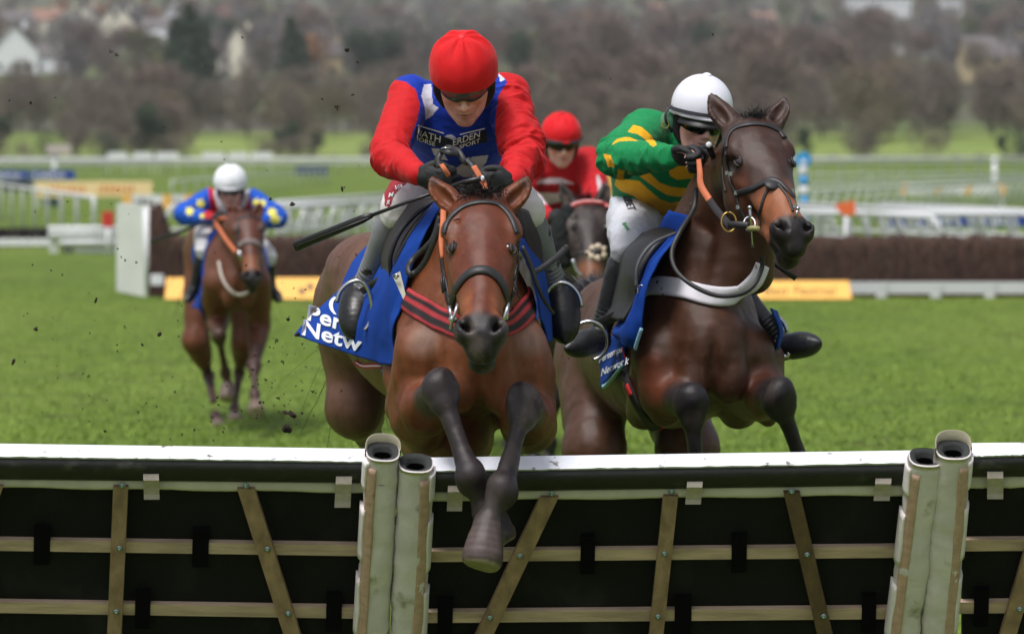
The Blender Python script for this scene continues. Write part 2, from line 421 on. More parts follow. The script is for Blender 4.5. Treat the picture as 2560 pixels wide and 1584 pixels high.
def in_poly(x, y, poly):
    r = np.zeros(len(x), bool); n = len(poly)
    for i in range(n):
        (x1, y1), (x2, y2) = poly[i], poly[(i+1) % n]
        c = ((y1 > y) != (y2 > y)) & (x < (x2 - x1) * (y - y1) / ((y2 - y1) if y2 != y1 else 1e-9) + x1); r ^= c
    return r
def seg_d(p, a, b):
    ab = b - a; t = np.clip(((p - a) @ ab) / (ab @ ab + 1e-12), 0, 1); return np.linalg.norm(p - a - t[:, None] * ab, axis=1), t
def paint(c, w_, col): w_ = np.clip(w_, 0, 1)[:, None]; return c * (1 - w_) + np.asarray(col) * w_
def wsoft(d, r, s): return np.clip((r + s/2 - d) / s, 0, 1)
# ---------------------------------------------------------------- ground
def ground_z(Y):
    Y = np.asarray(Y, float)
    return np.interp(Y, [0, 320, 385, 430, 480, 560, 700, 1000, 1300, 1700, 2100, 2600, 3300], [0, 0, 1.0, 2.6, 5.0, 8.0, 13.5, 25.5, 40.0, 61.0, 88.0, 125.0, 150.0])
def hillY(py, px=1280):
    Ys = np.linspace(330, 2500, 2200); y = proj(np.stack([np.zeros_like(Ys), Ys, ground_z(Ys)], 1))[1]
    i = np.argmax(y < py); return float(Ys[i])
ys = np.concatenate([np.linspace(-30, 320, 60), np.linspace(330, 3200, 170)]); xs = np.linspace(-900, 900, 120)
gx, gy = np.meshgrid(xs, ys); gz = ground_z(gy) + np.where(gy > 480, 1.0, 0) * 2.2 * fbm(np.stack([gx.ravel()/90, gy.ravel()/90, gx.ravel()*0], 1), 3).reshape(gx.shape) * np.clip((gy - 480) / 200, 0, 1)
gv = np.stack([gx, gy, gz], -1).reshape(-1, 3); nX = len(xs)
gf = np.array([(i*nX + j, i*nX + j + 1, (i+1)*nX + j + 1, (i+1)*nX + j) for i in range(len(ys)-1) for j in range(nX-1)])
def grass_mat():
    m = bpy.data.materials.new('turf'); m.use_nodes = True; nt = m.node_tree; N = nt.nodes; L = nt.links; b = N['Principled BSDF']; b.inputs['Roughness'].default_value = 0.85; b.inputs['Specular IOR Level'].default_value = 0.25
    tc = N.new('ShaderNodeTexCoord'); 
    def nz(s, d=5, scl=(1, 1, 1)):
        mp = N.new('ShaderNodeMapping'); mp.inputs['Scale'].default_value = scl; L.new(tc.outputs['Object'], mp.inputs[0])
        n = N.new('ShaderNodeTexNoise'); n.inputs['Scale'].default_value = s; n.inputs['Detail'].default_value = d; L.new(mp.outputs[0], n.inputs['Vector']); return n
    def ramp(n, stops):
        r = N.new('ShaderNodeValToRGB'); e = r.color_ramp.elements
        e[0].position, e[0].color = stops[0][0], (*stops[0][1], 1); e[1].position, e[1].color = stops[-1][0], (*stops[-1][1], 1)
        for p_, c_ in stops[1:-1]: x = e.new(p_); x.color = (*c_, 1)
        L.new(n.outputs[0], r.inputs[0]); return r
    def mix(f, a, c, t='MIX'):
        x = N.new('ShaderNodeMix'); x.data_type = 'RGBA'; x.blend_type = t
        if isinstance(f, float): x.inputs[0].default_value = f
        else: L.new(f, x.inputs[0])
        L.new(a, x.inputs[6]); L.new(c, x.inputs[7]); return x.outputs[2]
    base = ramp(nz(0.22, 3, (1, .35, 1)), [(0.3, (0.092, 0.152, 0.016)), (0.5, (0.128, 0.190, 0.024)), (0.7, (0.168, 0.222, 0.040))])
    fine = ramp(nz(3.5, 8), [(0.35, (0.62, 0.66, 0.55)), (0.5, (1, 1, 1)), (0.68, (1.25, 1.2, 1.15))])
    fine2 = ramp(nz(26, 6), [(0.35, (0.6, 0.62, 0.55)), (0.65, (1.25, 1.25, 1.2))])
    c = mix(1.0, mix(1.0, base.outputs[0], fine.outputs[0], 'MULTIPLY'), fine2.outputs[0], 'MULTIPLY')
    div = ramp(nz(1.3, 6), [(0.56, (0, 0, 0)), (0.70, (.6, .6, .6))]); mud = N.new('ShaderNodeRGB'); mud.outputs[0].default_value = (0.05, 0.045, 0.016, 1)
    c = mix(div.outputs[0], c, mud.outputs[0])
    # rough hill pasture beyond the course: duller, browner
    sx = N.new('ShaderNodeSeparateXYZ'); L.new(tc.outputs['Object'], sx.inputs[0]); mr = N.new('ShaderNodeMapRange'); mr.inputs[1].default_value = 448; mr.inputs[2].default_value = 470; L.new(sx.outputs[1], mr.inputs[0])
    mr3 = N.new('ShaderNodeMapRange'); mr3.inputs[1].default_value = 372; mr3.inputs[2].default_value = 376; L.new(sx.outputs[1], mr3.inputs[0])
    field_green = ramp(nz(0.05, 2), [(0.3, (0.17, 0.24, 0.05)), (0.7, (0.24, 0.30, 0.08))]); c = mix(mr3.outputs[0], c, field_green.outputs[0])  # brighter green field strip behind the hedge
    hill = ramp(nz(0.012, 3), [(0.44, (0.095, 0.086, 0.064)), (0.54, (0.095, 0.100, 0.052)), (0.62, (0.12, 0.16, 0.05))])
    c = mix(mr.outputs[0], c, hill.outputs[0]); L.new(c, b.inputs['Base Color'])
    bp = N.new('ShaderNodeBump'); bp.inputs['Strength'].default_value = .7; bp.inputs['Distance'].default_value = 0.04; L.new(nz(18, 6).outputs[0], bp.inputs['Height']); L.new(bp.outputs[0], b.inputs['Normal'])
    return m
TURF = grass_mat()
g = obj('ground', gv, gf, TURF); tag(g, kind='structure')
# grass blades on the strip of turf the picture can resolve
def blades():
    n = 60000; Y = 26 + 34 * RNG.random(n) ** 1.4; X = (RNG.random(n) - .5) * 2 * (Y * 0.145)
    clump = fbm(np.stack([X * 1.2, Y * 1.2, X * 0], 1), 5); h = 0.018 + 0.016 * RNG.random(n) + 0.018 * np.clip(clump, 0, 1)
    a = RNG.random(n) * 6.283; wd = 0.007; l = (RNG.random((n, 2)) - .5) * 0.06
    p = np.stack([X, Y, np.zeros(n)], 1); d = np.stack([np.cos(a), np.sin(a), a * 0], 1) * wd
    v = np.stack([p - d, p + d, p + np.stack([l[:, 0], l[:, 1], h], 1)], 1).reshape(-1, 3); f = np.arange(3 * n).reshape(-1, 3)
    g0, g1 = lin((92, 122, 36)), lin((134, 158, 56)); t = np.clip(.5 + .6 * clump + .5 * (RNG.random(n) - .5), 0, 1)[:, None]
    c = np.repeat(g0 * (1 - t) + g1 * t, 3, axis=0)
    o = obj('grass', v, f, mat('grass blade', attr=True, rough=.7, var=.1), None, c, False); tag(o, kind='stuff')
blades()

# ---------------------------------------------------------------- trees, bushes, houses behind the course
M_BARK = mat('bark', lin((74, 64, 56)), .9, var=.25)
def crown_mesh(name, kind, h, w_, seed, cols, n=900, lo=.22):
    r = np.random.default_rng(seed); K = 9 if kind != 'conifer' else 1; vs = []; cs = []
    if kind == 'conifer':
        z = r.random(n) ** .8; rad = w_ * .5 * (1 - z) ** .75 * (.35 + .65 * np.sqrt(r.random(n))) * (1 + .2 * np.sin(z * 40)); a = r.random(n) * 6.283
        c = np.stack([rad * np.cos(a), rad * np.sin(a), h * (.06 + .94 * z)], 1)
    else:
        cc = []; 
        for k in range(K):
            a = r.random() * 6.283; rr = w_ * .30 * r.random() ** .5; zz = h * (lo + .18 + (0.80 - lo) * .85 * r.random()); sz = w_ * (.20 + .12 * r.random())
            cc.append((rr * math.cos(a), rr * math.sin(a), zz, sz))
        cc.append((0, 0, h * .74, w_ * .27)); cc = np.array(cc); q = cc[r.integers(0, len(cc), n)]
        d = r.normal(size=(n, 3)); d /= np.linalg.norm(d, axis=1)[:, None]; rad = q[:, 3] * (.35 + .65 * r.random(n) ** .5); c = q[:, :3] + d * rad[:, None] * V(1, 1, .95); c[:, 2] = np.minimum(c[:, 2], h)
    if kind == 'bare':   # upward twigs
        d = r.normal(size=(n, 3)); d[:, 2] = np.abs(d[:, 2]) + .8; d /= np.linalg.norm(d, axis=1)[:, None]; L = (.35 + .55 * r.random(n))[:, None] * h / 9
        s = r.normal(size=(n, 3)); s /= np.linalg.norm(s, axis=1)[:, None]; wd = .075 * h / 9
        v = np.stack([c - s * wd, c + s * wd, c + d * L], 1)
    else:
        d = r.normal(size=(n, 3)); e = r.normal(size=(n, 3)); d /= np.linalg.norm(d, axis=1)[:, None]; e /= np.linalg.norm(e, axis=1)[:, None]; L = .26 * h / 8 * (1 + r.random(n))[:, None]
        v = np.stack([c, c + d * L, c + e * L], 1)
    t = np.clip(.5 + .7 * fbm(c * .45, seed) + .25 * r.normal(size=n), 0, 1)[:, None]
    col = np.array(cols[0]) * (1 - t) + np.array(cols[1]) * t
    return v.reshape(-1, 3), np.arange(3 * n).reshape(-1, 3), np.repeat(col, 3, 0)
M_TWIG = mat('twigs and leaves', attr=True, rough=.9, var=.2, nscale=2)
def make_tree(name, kind, h, w_, seed, cols, label, cat, group, n=900, lo=.22):
    t = thing(name, label, cat, (0, 0, 0), group); r = random.Random(seed)
    mb = MB(); top = h * (.62 if kind != 'conifer' else .9); k = h / 9
    mb.tube([(0, 0, -.3), (.05*h*.3, 0, top*.4), (-.02*h, .02*h, top)], [.13*k, .10*k, .03*k], 6)
    if kind != 'conifer':
        for i in range(7):
            a = r.random() * 6.283; z0 = top * (.35 + .55 * r.random()); L = w_ * .36
            mb.tube([(0, 0, z0), (L*.5*math.cos(a), L*.5*math.sin(a), z0 + h*.10), (L*math.cos(a), L*math.sin(a), z0 + h*.24)], [.07*k, .045*k, .015*k], 5)
    mb.build('trunk', M_BARK, t, True)
    v, f, c = crown_mesh(name, kind, h, w_, seed, cols, n, lo); obj('crown', v, f, M_TWIG, t, c, False); return t
BROWN = (lin((96, 86, 78)), lin((126, 114, 104))); BROWN2 = (lin((98, 88, 72)), lin((128, 116, 94))); REDDISH = (lin((98, 84, 78)), lin((128, 110, 102)))
GREEN = (lin((30, 46, 34)), lin((62, 82, 56))); OLIVE = (lin((64, 74, 40)), lin((104, 112, 62))); GREY = (lin((94, 92, 92)), lin((124, 120, 118))); ORANGE = (lin((120, 84, 52)), lin((170, 124, 84)))
protos = []
TREES = [('bare_tree', 'bare', 9.5, 8.2, BROWN, 'tree'), ('bare_tree', 'bare', 10.5, 8.8, REDDISH, 'tree'), ('bare_tree', 'bare', 8.6, 8.0, BROWN2, 'tree'), ('bare_tree', 'bare', 9.5, 9.0, GREY, 'tree'),
         ('bush', 'leafy', 3.0, 4.2, GREEN, 'bush'), ('bush', 'leafy', 2.6, 4.6, BROWN, 'bush'), ('conifer', 'conifer', 13, 6.0, GREEN, 'tree'), ('leafy_tree', 'leafy', 9.0, 5.5, GREEN, 'tree'), ('leafy_tree', 'leafy', 8.0, 7.0, OLIVE, 'tree'), ('leafy_tree', 'leafy', 8.0, 8.5, ORANGE, 'tree')]
TG = {0: ('bare brown winter tree in the belt of trees behind the racecourse', 'bare brown trees in the belt'), 1: ('bare reddish brown winter tree in the belt behind the racecourse', 'bare reddish trees in the belt'), 2: ('bare yellowish brown winter tree in the belt behind the racecourse', 'bare yellowish trees in the belt'),
      3: ('bare grey winter tree on the hillside between fields and houses', 'bare grey hillside trees'), 4: ('low dark green bush at the foot of the tree belt', 'dark green bushes'), 5: ('low brown leafless bush at the foot of the tree belt', 'brown bushes'),
      6: ('tall dark green conifer on the hillside', 'dark conifers'), 7: ('dark green ivy covered tree among the bare trees', 'dark green trees'), 8: ('olive green tree on the hillside', 'olive hillside trees'), 9: ('round tree with orange brown winter leaves on the hillside', 'orange brown trees')}
for i, (nm, kd, h, w_, cols, cat) in enumerate(TREES):
    protos.append(make_tree(nm, kd, h, w_, 40 + i, cols, TG[i][0], cat, TG[i][1], n=1500 if kd != 'bare' else 2600, lo=.04 if cat == 'tree' else -.1))
used = set()
def put(i, X, Y, s=1.0, label=None, group=None, sz=None, z=None):
    loc = (X, Y, (float(ground_z(Y)) if z is None else z) - .1); scl = (s, s, s if sz is None else sz); rz = random.random() * 6.28
    if i not in used:
        used.add(i); o = protos[i]; o.location = loc; o.scale = scl; o.rotation_euler = (0, 0, rz)
    else: o = copy_tree(protos[i], loc, scl, rz)
    if label:
        o['label'] = label
        if 'group' in o.keys() and group is None: del o['group']
    if group: o['group'] = group
    return o
def xat(px, Y): return (px - 1280) / FPX * Y
# the belt: ragged rows
rr = random.Random(3)
for row, (Y0, step, hs_) in enumerate([(396, 3.6, .60), (404, 4.2, .86), (416, 4.2, .96), (430, 4.2, 1.04), (446, 4.6, 1.08), (464, 5.0, 1.04)]):
    half = Y0 * .145 + 4; x = -half + rr.random() * step
    while x < half:
        u = x / half; k = rr.choice([0, 0, 1, 2, 0] if u < -.1 else [0, 1, 1, 0, 2])
        s = hs_ * (.72 + .50 * rr.random()) * (.70 if u < -.25 else (.94 if u > .2 else .80)); gap = any(a - 45 < 1280 + x/Y0*FPX < b + 45 for a, b in [(30, 120), (490, 530), (620, 660), (870, 900), (2010, 2085), (2225, 2290), (2380, 2520)])
        if not (row <= 3 and gap): put(k, x, Y0 + (rr.random() - .5) * 10, s, sz=s*(.9 + .2*rr.random()))
        x += step * (.5 + rr.random())
# hedge bushes with gaps where the bright field beyond shows
x = -58
gaps = [(20, 130), (160, 200), (470, 545), (585, 680), (780, 815), (860, 905), (1990, 2095), (2215, 2300), (2360, 2530), (540, 560)]
while x < 58:
    px = 1280 + x / 386 * FPX
    if not any(a - 12 < px < b + 12 for a, b in gaps) or rr.random() < .10: put(5 if rr.random() < .72 else 4, x, 382 + rr.random() * 9, .75 + .55 * rr.random())
    x += 1.0 + .9 * rr.random()
x = -58
while x < 58: put(5, x, 375 + rr.random() * 2, .26 + .1 * rr.random()); x += 1.7 + 1.6 * rr.random()
for (px, s, lb) in [(365, .62, 'dark green ivy covered tree in front of the belt above the horse on the left'), (405, .5, 'shorter dark green tree beside the ivy covered tree on the left'), (740, .42, 'small dark green tree at the belt foot left of the leading jockey'), (700, .34, 'small dark green tree at the belt foot, left of another near the leading jockey'), (790, .32, 'small dark green tree at the belt foot, right of another near the leading jockey'), (5, .5, 'dark green tree at the left picture edge'), (2010, .36, 'dark green shrub behind the blue disc marker'), (2160, .33, 'dark shrub at the belt foot on the right between bright green gaps'), (2500, .28, 'low dark shrub at the belt foot near the right edge')]:
    put(7, xat(px, 390), 388, s, lb)
# hillside trees
HXY = [(25, 92), (120, 88), (172, 95), (222, 93), (278, 108), (310, 108), (400, 100), (430, 80), (312, 134), (402, 140), (35, 180), (130, 178), (598, 196), (440, 192), (495, 190), (560, 85), (830, 190), (1055, 145), (800, 95), (1000, 85), (2195, 32), (2240, 32), (2150, 32), (2370, 30), (2275, 150), (2235, 145), (2500, 203), (1905, 85), (1640, 70)]
FARV, FARF, FARC, nbare = [], [], [], 0
nbare = sum(1 for o in bpy.data.objects if o.name.startswith('bare_tree'))
for k in range(620):
    py = -25 + 250 * rr.random() ** .85; Y = max(hillY(py), 510); px = -40 + 2640 * rr.random()
    if 1880 < px < 2350 and 35 < py < 150 and rr.random() < .5: continue
    if any(abs(px - hx) < 44 and -4 < py - hy < 58 for hx, hy in HXY): continue
    i = rr.choice([3, 3, 0, 0, 1, 8, 3, 1, 2]) if rr.random() < .86 else rr.choice([7, 9])
    sz_ = .85 + .6 * rr.random()
    if i <= 3:
        nbare += 1
        if nbare > 296:      # the smallest, farthest bare trees form one wood
            me_ = [c for c in protos[i].children if c.name.startswith('crown')][0].data; nv_ = len(me_.vertices); vv = np.empty(nv_*3, np.float32); me_.vertices.foreach_get('co', vv); vv = vv.reshape(-1, 3, 3)[::3]; cc_ = np.empty(nv_*4, np.float32); me_.color_attributes['Col'].data.foreach_get('color', cc_); cc_ = cc_.reshape(-1, 3, 4)[::3, :, :3]
            ctr = vv.mean(1, keepdims=True); vv = ctr + (vv - ctr)*1.7; a_ = rr.random()*6.28; x_ = vv[..., 0]*math.cos(a_) - vv[..., 1]*math.sin(a_); y_ = vv[..., 0]*math.sin(a_) + vv[..., 1]*math.cos(a_)
            FARV.append(np.stack([x_, y_, vv[..., 2]], -1).reshape(-1, 3)*sz_ + V(xat(px, Y), Y, float(ground_z(Y)) - .1)); FARC.append(cc_.reshape(-1, 3)); continue
    put(i, xat(px, Y), Y, sz_, TG[i][0].replace('in the belt of trees behind the racecourse', 'scattered on the hillside').replace('in the belt behind the racecourse', 'scattered on the hillside').replace('among the bare trees', 'on the hillside'), {0: 'bare brown hillside trees', 1: 'bare reddish hillside trees', 7: 'dark green hillside trees'}.get(i, TG[i][1]))
FARV = np.vstack(FARV); tag(obj('woodland', FARV, np.arange(len(FARV)).reshape(-1, 3), M_TWIG, None, np.vstack(FARC), False), kind='stuff')
for (px, py, s, i, lb) in [(475, 285, 1.15, 6, 'broad tall dark conifer between the houses on the left'), (512, 275, .95, 6, 'dark conifer close beside the broad tall one'), (440, 275, 1.0, 6, 'dark conifer left of the broad tall one'), (728, 255, 1.0, 6, 'dark conifer on the hillside left of the leading jockey'), (755, 250, .8, 6, 'smaller dark conifer beside another left of the leading jockey'), (905, 240, 1.25, 7, 'round dark green tree just left of the red cap'), (940, 125, .6, 7, 'small dark green tree left of the red cap'), (1310, 240, 1.2, 7, 'round dark green tree right of the red cap'),
                        (1562, 112, .55, 6, 'small conifer above the white capped jockey'), (1635, 118, .45, 7, 'small dark green tree above the white capped jockey'), (1460, 118, 1.35, 9, 'large orange brown tree on the hillside above the middle jockey'), (2000, 95, .6, 6, 'small dark conifer in the green field on the right'), (2200, 90, 1.1, 3, 'grey tree in front of the large white house'), (2120, 95, 1.1, 8, 'olive tree below the large white house'), (2480, 110, .9, 7, 'dark green tree near the right picture edge'), (140, 110, .55, 7, 'small dark green tree among the houses on the left')]:
    Y = max(hillY(py), 452); put(i, xat(px, Y), Y, s, lb)
M_CREAM = mat('cream render', lin((232, 226, 206)), .85); M_WHITEW = mat('white render', lin((238, 240, 244)), .8); M_STONE = mat('cotswold stone', lin((196, 178, 140)), .9)
M_ROOF = mat('grey slate roof', lin((104, 98, 98)), .8); M_ROOFR = mat('tiled roof', lin((150, 112, 96)), .85); M_PANE = mat('window glass', lin((46, 52, 60)), .2)
def house(px, py, wd, dp, h, roofh, rot, wm, rm, label, gable=False, group=None):
    wd *= 1.25; dp *= 1.2; h *= 1.25; roofh *= 1.2
    Y = hillY(py); c = V(xat(px, Y), Y, float(ground_z(Y)) - .5); t = thing('house', label, 'house', c, group); ca, sa = math.cos(rot), math.sin(rot); R = [(ca, sa, 0), (-sa, ca, 0), (0, 0, 1)]
    def W(x, y, z): return c + V(x*ca - y*sa, x*sa + y*ca, z)
    a, b = wd/2, dp/2; mb = MB()
    mb.add([W(-a,-b,0), W(a,-b,0), W(a,b,0), W(-a,b,0), W(-a,-b,h), W(a,-b,h), W(a,b,h), W(-a,b,h), W(0,-b,h+roofh), W(0,b,h+roofh)] if gable else [W(-a,-b,0), W(a,-b,0), W(a,b,0), W(-a,b,0), W(-a,-b,h), W(a,-b,h), W(a,b,h), W(-a,b,h), W(-a,0,h+roofh), W(a,0,h+roofh)],
           [(0,1,5,8,4), (1,2,6,5), (2,3,7,9,6), (3,0,4,7)] if gable else [(0,1,5,4), (1,2,6,9,5), (2,3,7,6), (3,0,4,8,7)])
    mb.build('wall', wm, t); rb = MB(); e = .35; th = .18
    if gable:
        for s in (-1, 1):
            p = [W(s*(a+e), -b-e, h - e*roofh/a), W(0, -b-e, h+roofh+.05), W(0, b+e, h+roofh+.05), W(s*(a+e), b+e, h - e*roofh/a)]; rb.prism(p, V(0,0,.02), V(0,0,th))
    else:
        for s in (-1, 1):
            p = [W(-a-e, s*(b+e), h - e*roofh/b), W(a+e, s*(b+e), h - e*roofh/b), W(a+e, 0, h+roofh+.05), W(-a-e, 0, h+roofh+.05)]; rb.prism(p, V(0,0,.02), V(0,0,th))
    ro = rb.build('roof', rm, t); cb = MB(); cb.box(W(a*.5, 0.05, h + roofh + .3), (.9, .9, 1.6), R); cb.build('chimney', wm, ro)
    n = max(1, int(wd / 3.2))
    for fl in range(max(1, int(h / 2.6))):
        for k in range(n):
            m = MB(); m.box(W(-a + (k + .5) * wd / n, -b - .03, 1.5 + fl * 2.6), (1.1, .1, 1.2), R); m.build('window', M_PANE, t)
    return t
HS = [(25, 92, 13, 7, 4.4, 3, .1, M_STONE, M_ROOF, 'stone house with grey roof at the upper left edge'), (120, 88, 9, 7, 4.5, 3, .3, M_CREAM, M_ROOFR, 'house with pinkish tiled roof left of the twin gables'), (172, 95, 7, 8, 4.8, 3.6, .15, M_CREAM, M_ROOF, 'cream gabled house, left one of a spaced pair', True), (222, 93, 6.5, 8, 5, 3.6, -.1, M_CREAM, M_ROOF, 'cream gabled house just left of the twin gables', True),
      (278, 108, 6, 9, 4.6, 3.8, .05, M_CREAM, M_ROOF, 'left of two adjoining cream gabled houses', True), (310, 108, 6.5, 9, 4.8, 4, .05, M_CREAM, M_ROOF, 'right of two adjoining cream gabled houses', True), (400, 100, 8, 7, 3.6, 2.4, .0, M_WHITEW, M_ROOF, 'white house left of the dark conifers'), (430, 80, 4, 7, 4.6, 3.6, .1, M_WHITEW, M_ROOF, 'small white gabled house touching the dark conifers', True),
      (312, 134, 6.5, 5, 2.6, 1.4, .0, M_WHITEW, M_ROOF, 'low white outbuilding below the twin gables'), (402, 140, 6.5, 5, 2.6, 1.4, .0, M_WHITEW, M_ROOF, 'low white outbuilding below the white house'), (35, 180, 8, 7, 4, 4.4, .2, M_WHITEW, M_ROOF, 'white gabled house low at the left edge', True), (130, 178, 7, 6, 3.0, 1.8, 0, M_WHITEW, M_ROOF, 'small pale house low on the left'),
      (598, 196, 6.4, 8, 3.6, 5.0, .0, M_CREAM, M_ROOF, 'cream house with a steep pointed gable above the tree belt', True), (440, 192, 7, 6, 4.2, 2.4, .1, M_STONE, M_ROOF, 'stone house peering over the belt below the conifers'), (495, 190, 6, 6, 4, 2.2, .1, M_STONE, M_ROOFR, 'stone house with tiled roof right of another below the conifers'), (560, 85, 7.5, 7, 5, 4, .0, M_ROOFR, M_ROOFR, 'brick house with red tiled roof right of the conifers', True),
      (830, 190, 3.5, 5, 4.0, 2, .1, M_STONE, M_ROOF, 'small pale stone house left of the red cap'), (1055, 145, 4.5, 5, 4.0, 2.5, .2, M_STONE, M_ROOF, 'yellowish stone house close beside the red cap', True), (800, 95, 4, 5, 3.5, 2.0, .2, M_WHITEW, M_ROOF, 'small white house high left of the red cap'), (1000, 85, 9, 6, 3.6, 2.4, .0, M_WHITEW, M_ROOF, 'white house between the dark tree and the red cap'),
      (2195, 46, 21, 9, 7.0, 3.5, .0, M_WHITEW, M_ROOF, 'large white house on the hillside at the upper right'), (2370, 42, 7, 8, 6, 3, .2, M_WHITEW, M_ROOF, 'white annexe right of the large white house'), (2120, 44, 5, 8, 6, 3, .1, M_WHITEW, M_ROOF, 'narrow white wing left of the large white house'), (2275, 150, 11, 7, 4.0, 3.0, .0, M_WHITEW, M_ROOF, 'white house half hidden above the belt on the right'), (2235, 145, 3.5, 6, 3.6, 2.0, .1, M_WHITEW, M_ROOF, 'narrow white house beside the half hidden one on the right', True),
      (2500, 203, 12, 8, 4.2, 3.0, .1, M_STONE, M_ROOF, 'long yellow stone house at the right picture edge'), (1905, 85, 6, 7, 3.8, 2.6, .1, M_ROOFR, M_ROOFR, 'small house with orange tiled roof in the green field'), (1640, 70, 4, 6, 5, 2.6, .1, M_ROOFR, M_ROOFR, 'narrow reddish house high above the white cap')]
for a in HS:
    g_ = a[10] if len(a) > 10 else False; house(a[0], a[1], a[2], a[3], a[4], a[5], a[6], a[7], a[8], a[9], g_)

# ---------------------------------------------------------------- rails, boards, fence
M_RAIL = mat('white plastic rail', lin((205, 206, 210)), .45, var=.05); M_RAILG = mat('weathered white rail', lin((186, 194, 184)), .55, var=.08)
def gY(py): return CAMH * FPX / (py - 372.0)
def rail_run(name, A, B_, label, h=1.15, step=2.4, r=.06, group=None, m=None, slanted=False, second=None, maxp=95):
    """running rail between two ground points (px, py of the foot)"""
    YA, YB = gY(A[1]), gY(B_[1]); a = V(xat(A[0], YA), YA, 0); b = V(xat(B_[0], YB), YB, 0); L = np.linalg.norm(b - a); n = min(maxp, int(L / step)) + 1
    m = m or M_RAIL; t = thing(name, label, 'rail', a, group); up = V(0, 0, h); mb = MB(); mb.tube([a + up, (a+b)/2 + up, b + up], r, 8); mb.build('rail', m, t, True)
    if second: mb = MB(); mb.tube([a + up*second, b + up*second], r*.8, 6); mb.build('rail', m, t, True)
    d = unit(b - a); s = V(-d[1], d[0], 0)
    for k in range(n):
        p = a + (b - a) * (k / max(1, n - 1)); mb = MB(); q = p + s * (.28 if slanted else 0)
        mb.tube([p + up, p + up*.8 + (q-p)*.5, q - V(0,0,.05)], [.05, .045, .05], 6); mb.build('post', m, t, True)
    return t
rail_run('running_rail', (-40, 438), (2600, 431), 'long white running rail right across the far side of the course', 1.25, 2.1, .14, second=.72)
rail_run('running_rail', (-40, 446), (420, 440), 'white running rail in front of the far one at the left', 1.1, 3.2, .07)
rail_run('running_rail', (1940, 470), (2620, 458), 'white running rail with round headed posts on the right', 1.55, 2.4, .10)
rail_run('running_rail', (430, 520), (820, 462), 'white rail curving away behind the left horse', .95, 4.5, .05, m=M_RAILG)
rail_run('running_rail', (1930, 502), (2640, 492), 'white rail above the orange marker on the right', 1.05, 1.9, .05, m=M_RAILG, slanted=True)
rail_run('running_rail', (1900, 545), (2640, 500), 'middle one of the slanting white rails on the right', 1.0, 1.1, .055, m=M_RAILG, slanted=True)
rail_run('running_rail', (1990, 600), (2640, 532), 'white rail rising to the right behind the blue banner', 1.1, 1.25, .05, m=M_RAILG, slanted=True)
rail_run('running_rail', (-60, 540), (235, 628), 'white rail running down to the picket wing on the left', 1.1, 4.2, .045)
# criss-crossing wing rails just beyond the brush fence
for (A, B_, lb) in [((690, 640), (985, 600), 'topmost pale rail beyond the brush fence left of the leading horse'), ((430, 660), (1000, 640), 'lower pale rail right behind the brush fence on the left'), ((690, 668), (985, 632), 'slanting pale rail beyond the brush fence left of the leading horse'),
                   ((1900, 640), (2640, 706), 'white rail sloping down to the right behind the fence'), ((1880, 655), (2330, 715), 'shorter white rail sloping down to the right behind the fence'), ((1850, 690), (2640, 700), 'straight white rail right behind the brush fence on the right'), ((2200, 650), (2640, 690), 'white rail beside the blue banner at the right edge')]:
    rail_run('wing_rail', A, B_, lb, 1.05, 1.1, .045, slanted=True, second=.6)
M_BLUE = mat('blue banner', lin((26, 62, 150)), .6, var=.04); M_YEL = mat('yellow board', lin((240, 184, 92)), .6, var=.05); M_CRM = mat('cream board', lin((242, 214, 160)), .6, var=.04)
M_BLK = mat('black board', lin((22, 26, 26)), .6); M_WHT = mat('white paint', lin((225, 226, 230)), .5, var=.04); M_ORG = mat('orange marker', lin((238, 112, 60)), .6, var=.05); M_NAVY = mat('navy banner', lin((40, 62, 108)), .6, var=.06); M_BROWNT = mat('orange lettering', lin((222, 150, 86)), .6); M_SKY = mat('light blue paint', lin((40, 150, 214)), .5); M_GRN = mat('green paint', lin((40, 110, 60)), .6)
def board(px0, px1, pyt, pyb, pyg, m, label, cat='board', text=None, tm=None, ts=.6, legs=True, name='sign_board', th=.05, frame=None):
    """upright board: pixel span, top, bottom, ground contact row"""
    Y = gY(pyg); s = FPX / Y; c = P((px0+px1)/2, pyg, Y); a = P(px0, pyt, Y); b = P(px1, pyb, Y); t = thing(name, label, cat, (c[0], Y, 0))
    mb = MB(); mb.box(((a[0]+b[0])/2, Y, (a[2]+b[2])/2), (abs(b[0]-a[0]), th, abs(a[2]-b[2]))); mb.build('panel', m, t)
    if legs:
        for x in (a[0] + .12, b[0] - .12): mb = MB(); mb.box((x, Y + th/2 + .031, b[2]/2 + .02), (.06, .06, b[2] + .04)); mb.build('leg', M_WHT, t)
    if frame:
        for x in frame: mb = MB(); mb.box((P(x, pyt, Y)[0], Y - th/2 - .012, (a[2]+b[2])/2), (.25, .02, abs(a[2]-b[2]) + .01)); mb.build('divider', M_YEL, t)
    if text:
        for (tx, ox, oy, sz) in text:
            q = P(ox, oy, Y); e = sz / s
            if tx[0] == '#':   # lettering too blurred to read: a row of uneven glyph strokes
                rg = random.Random(ox); v, f, x0 = [], [], 0.0
                for _ in range(int(tx[1:])):
                    w0, h0 = .16 + .34 * rg.random(), .55 + .25 * rg.random(); k = len(v); v += [(x0, 0, 0), (x0 + w0, 0, 0), (x0 + w0 * .8, h0, 0), (x0 + .08, h0, 0)]; f.append((k, k+1, k+2, k+3)); x0 += w0 + .12 + (.2 if rg.random() < .2 else 0)
                v = np.array(v)
            else: v, f = text_geo(tx, 1.05, .02)
            obj('lettering', np.stack([q[0] + v[:, 0]*e, np.full(len(v), Y - th/2 - .008), q[2] + v[:, 1]*e], 1), f, tm or M_WHT, t, smooth=False)
    return t
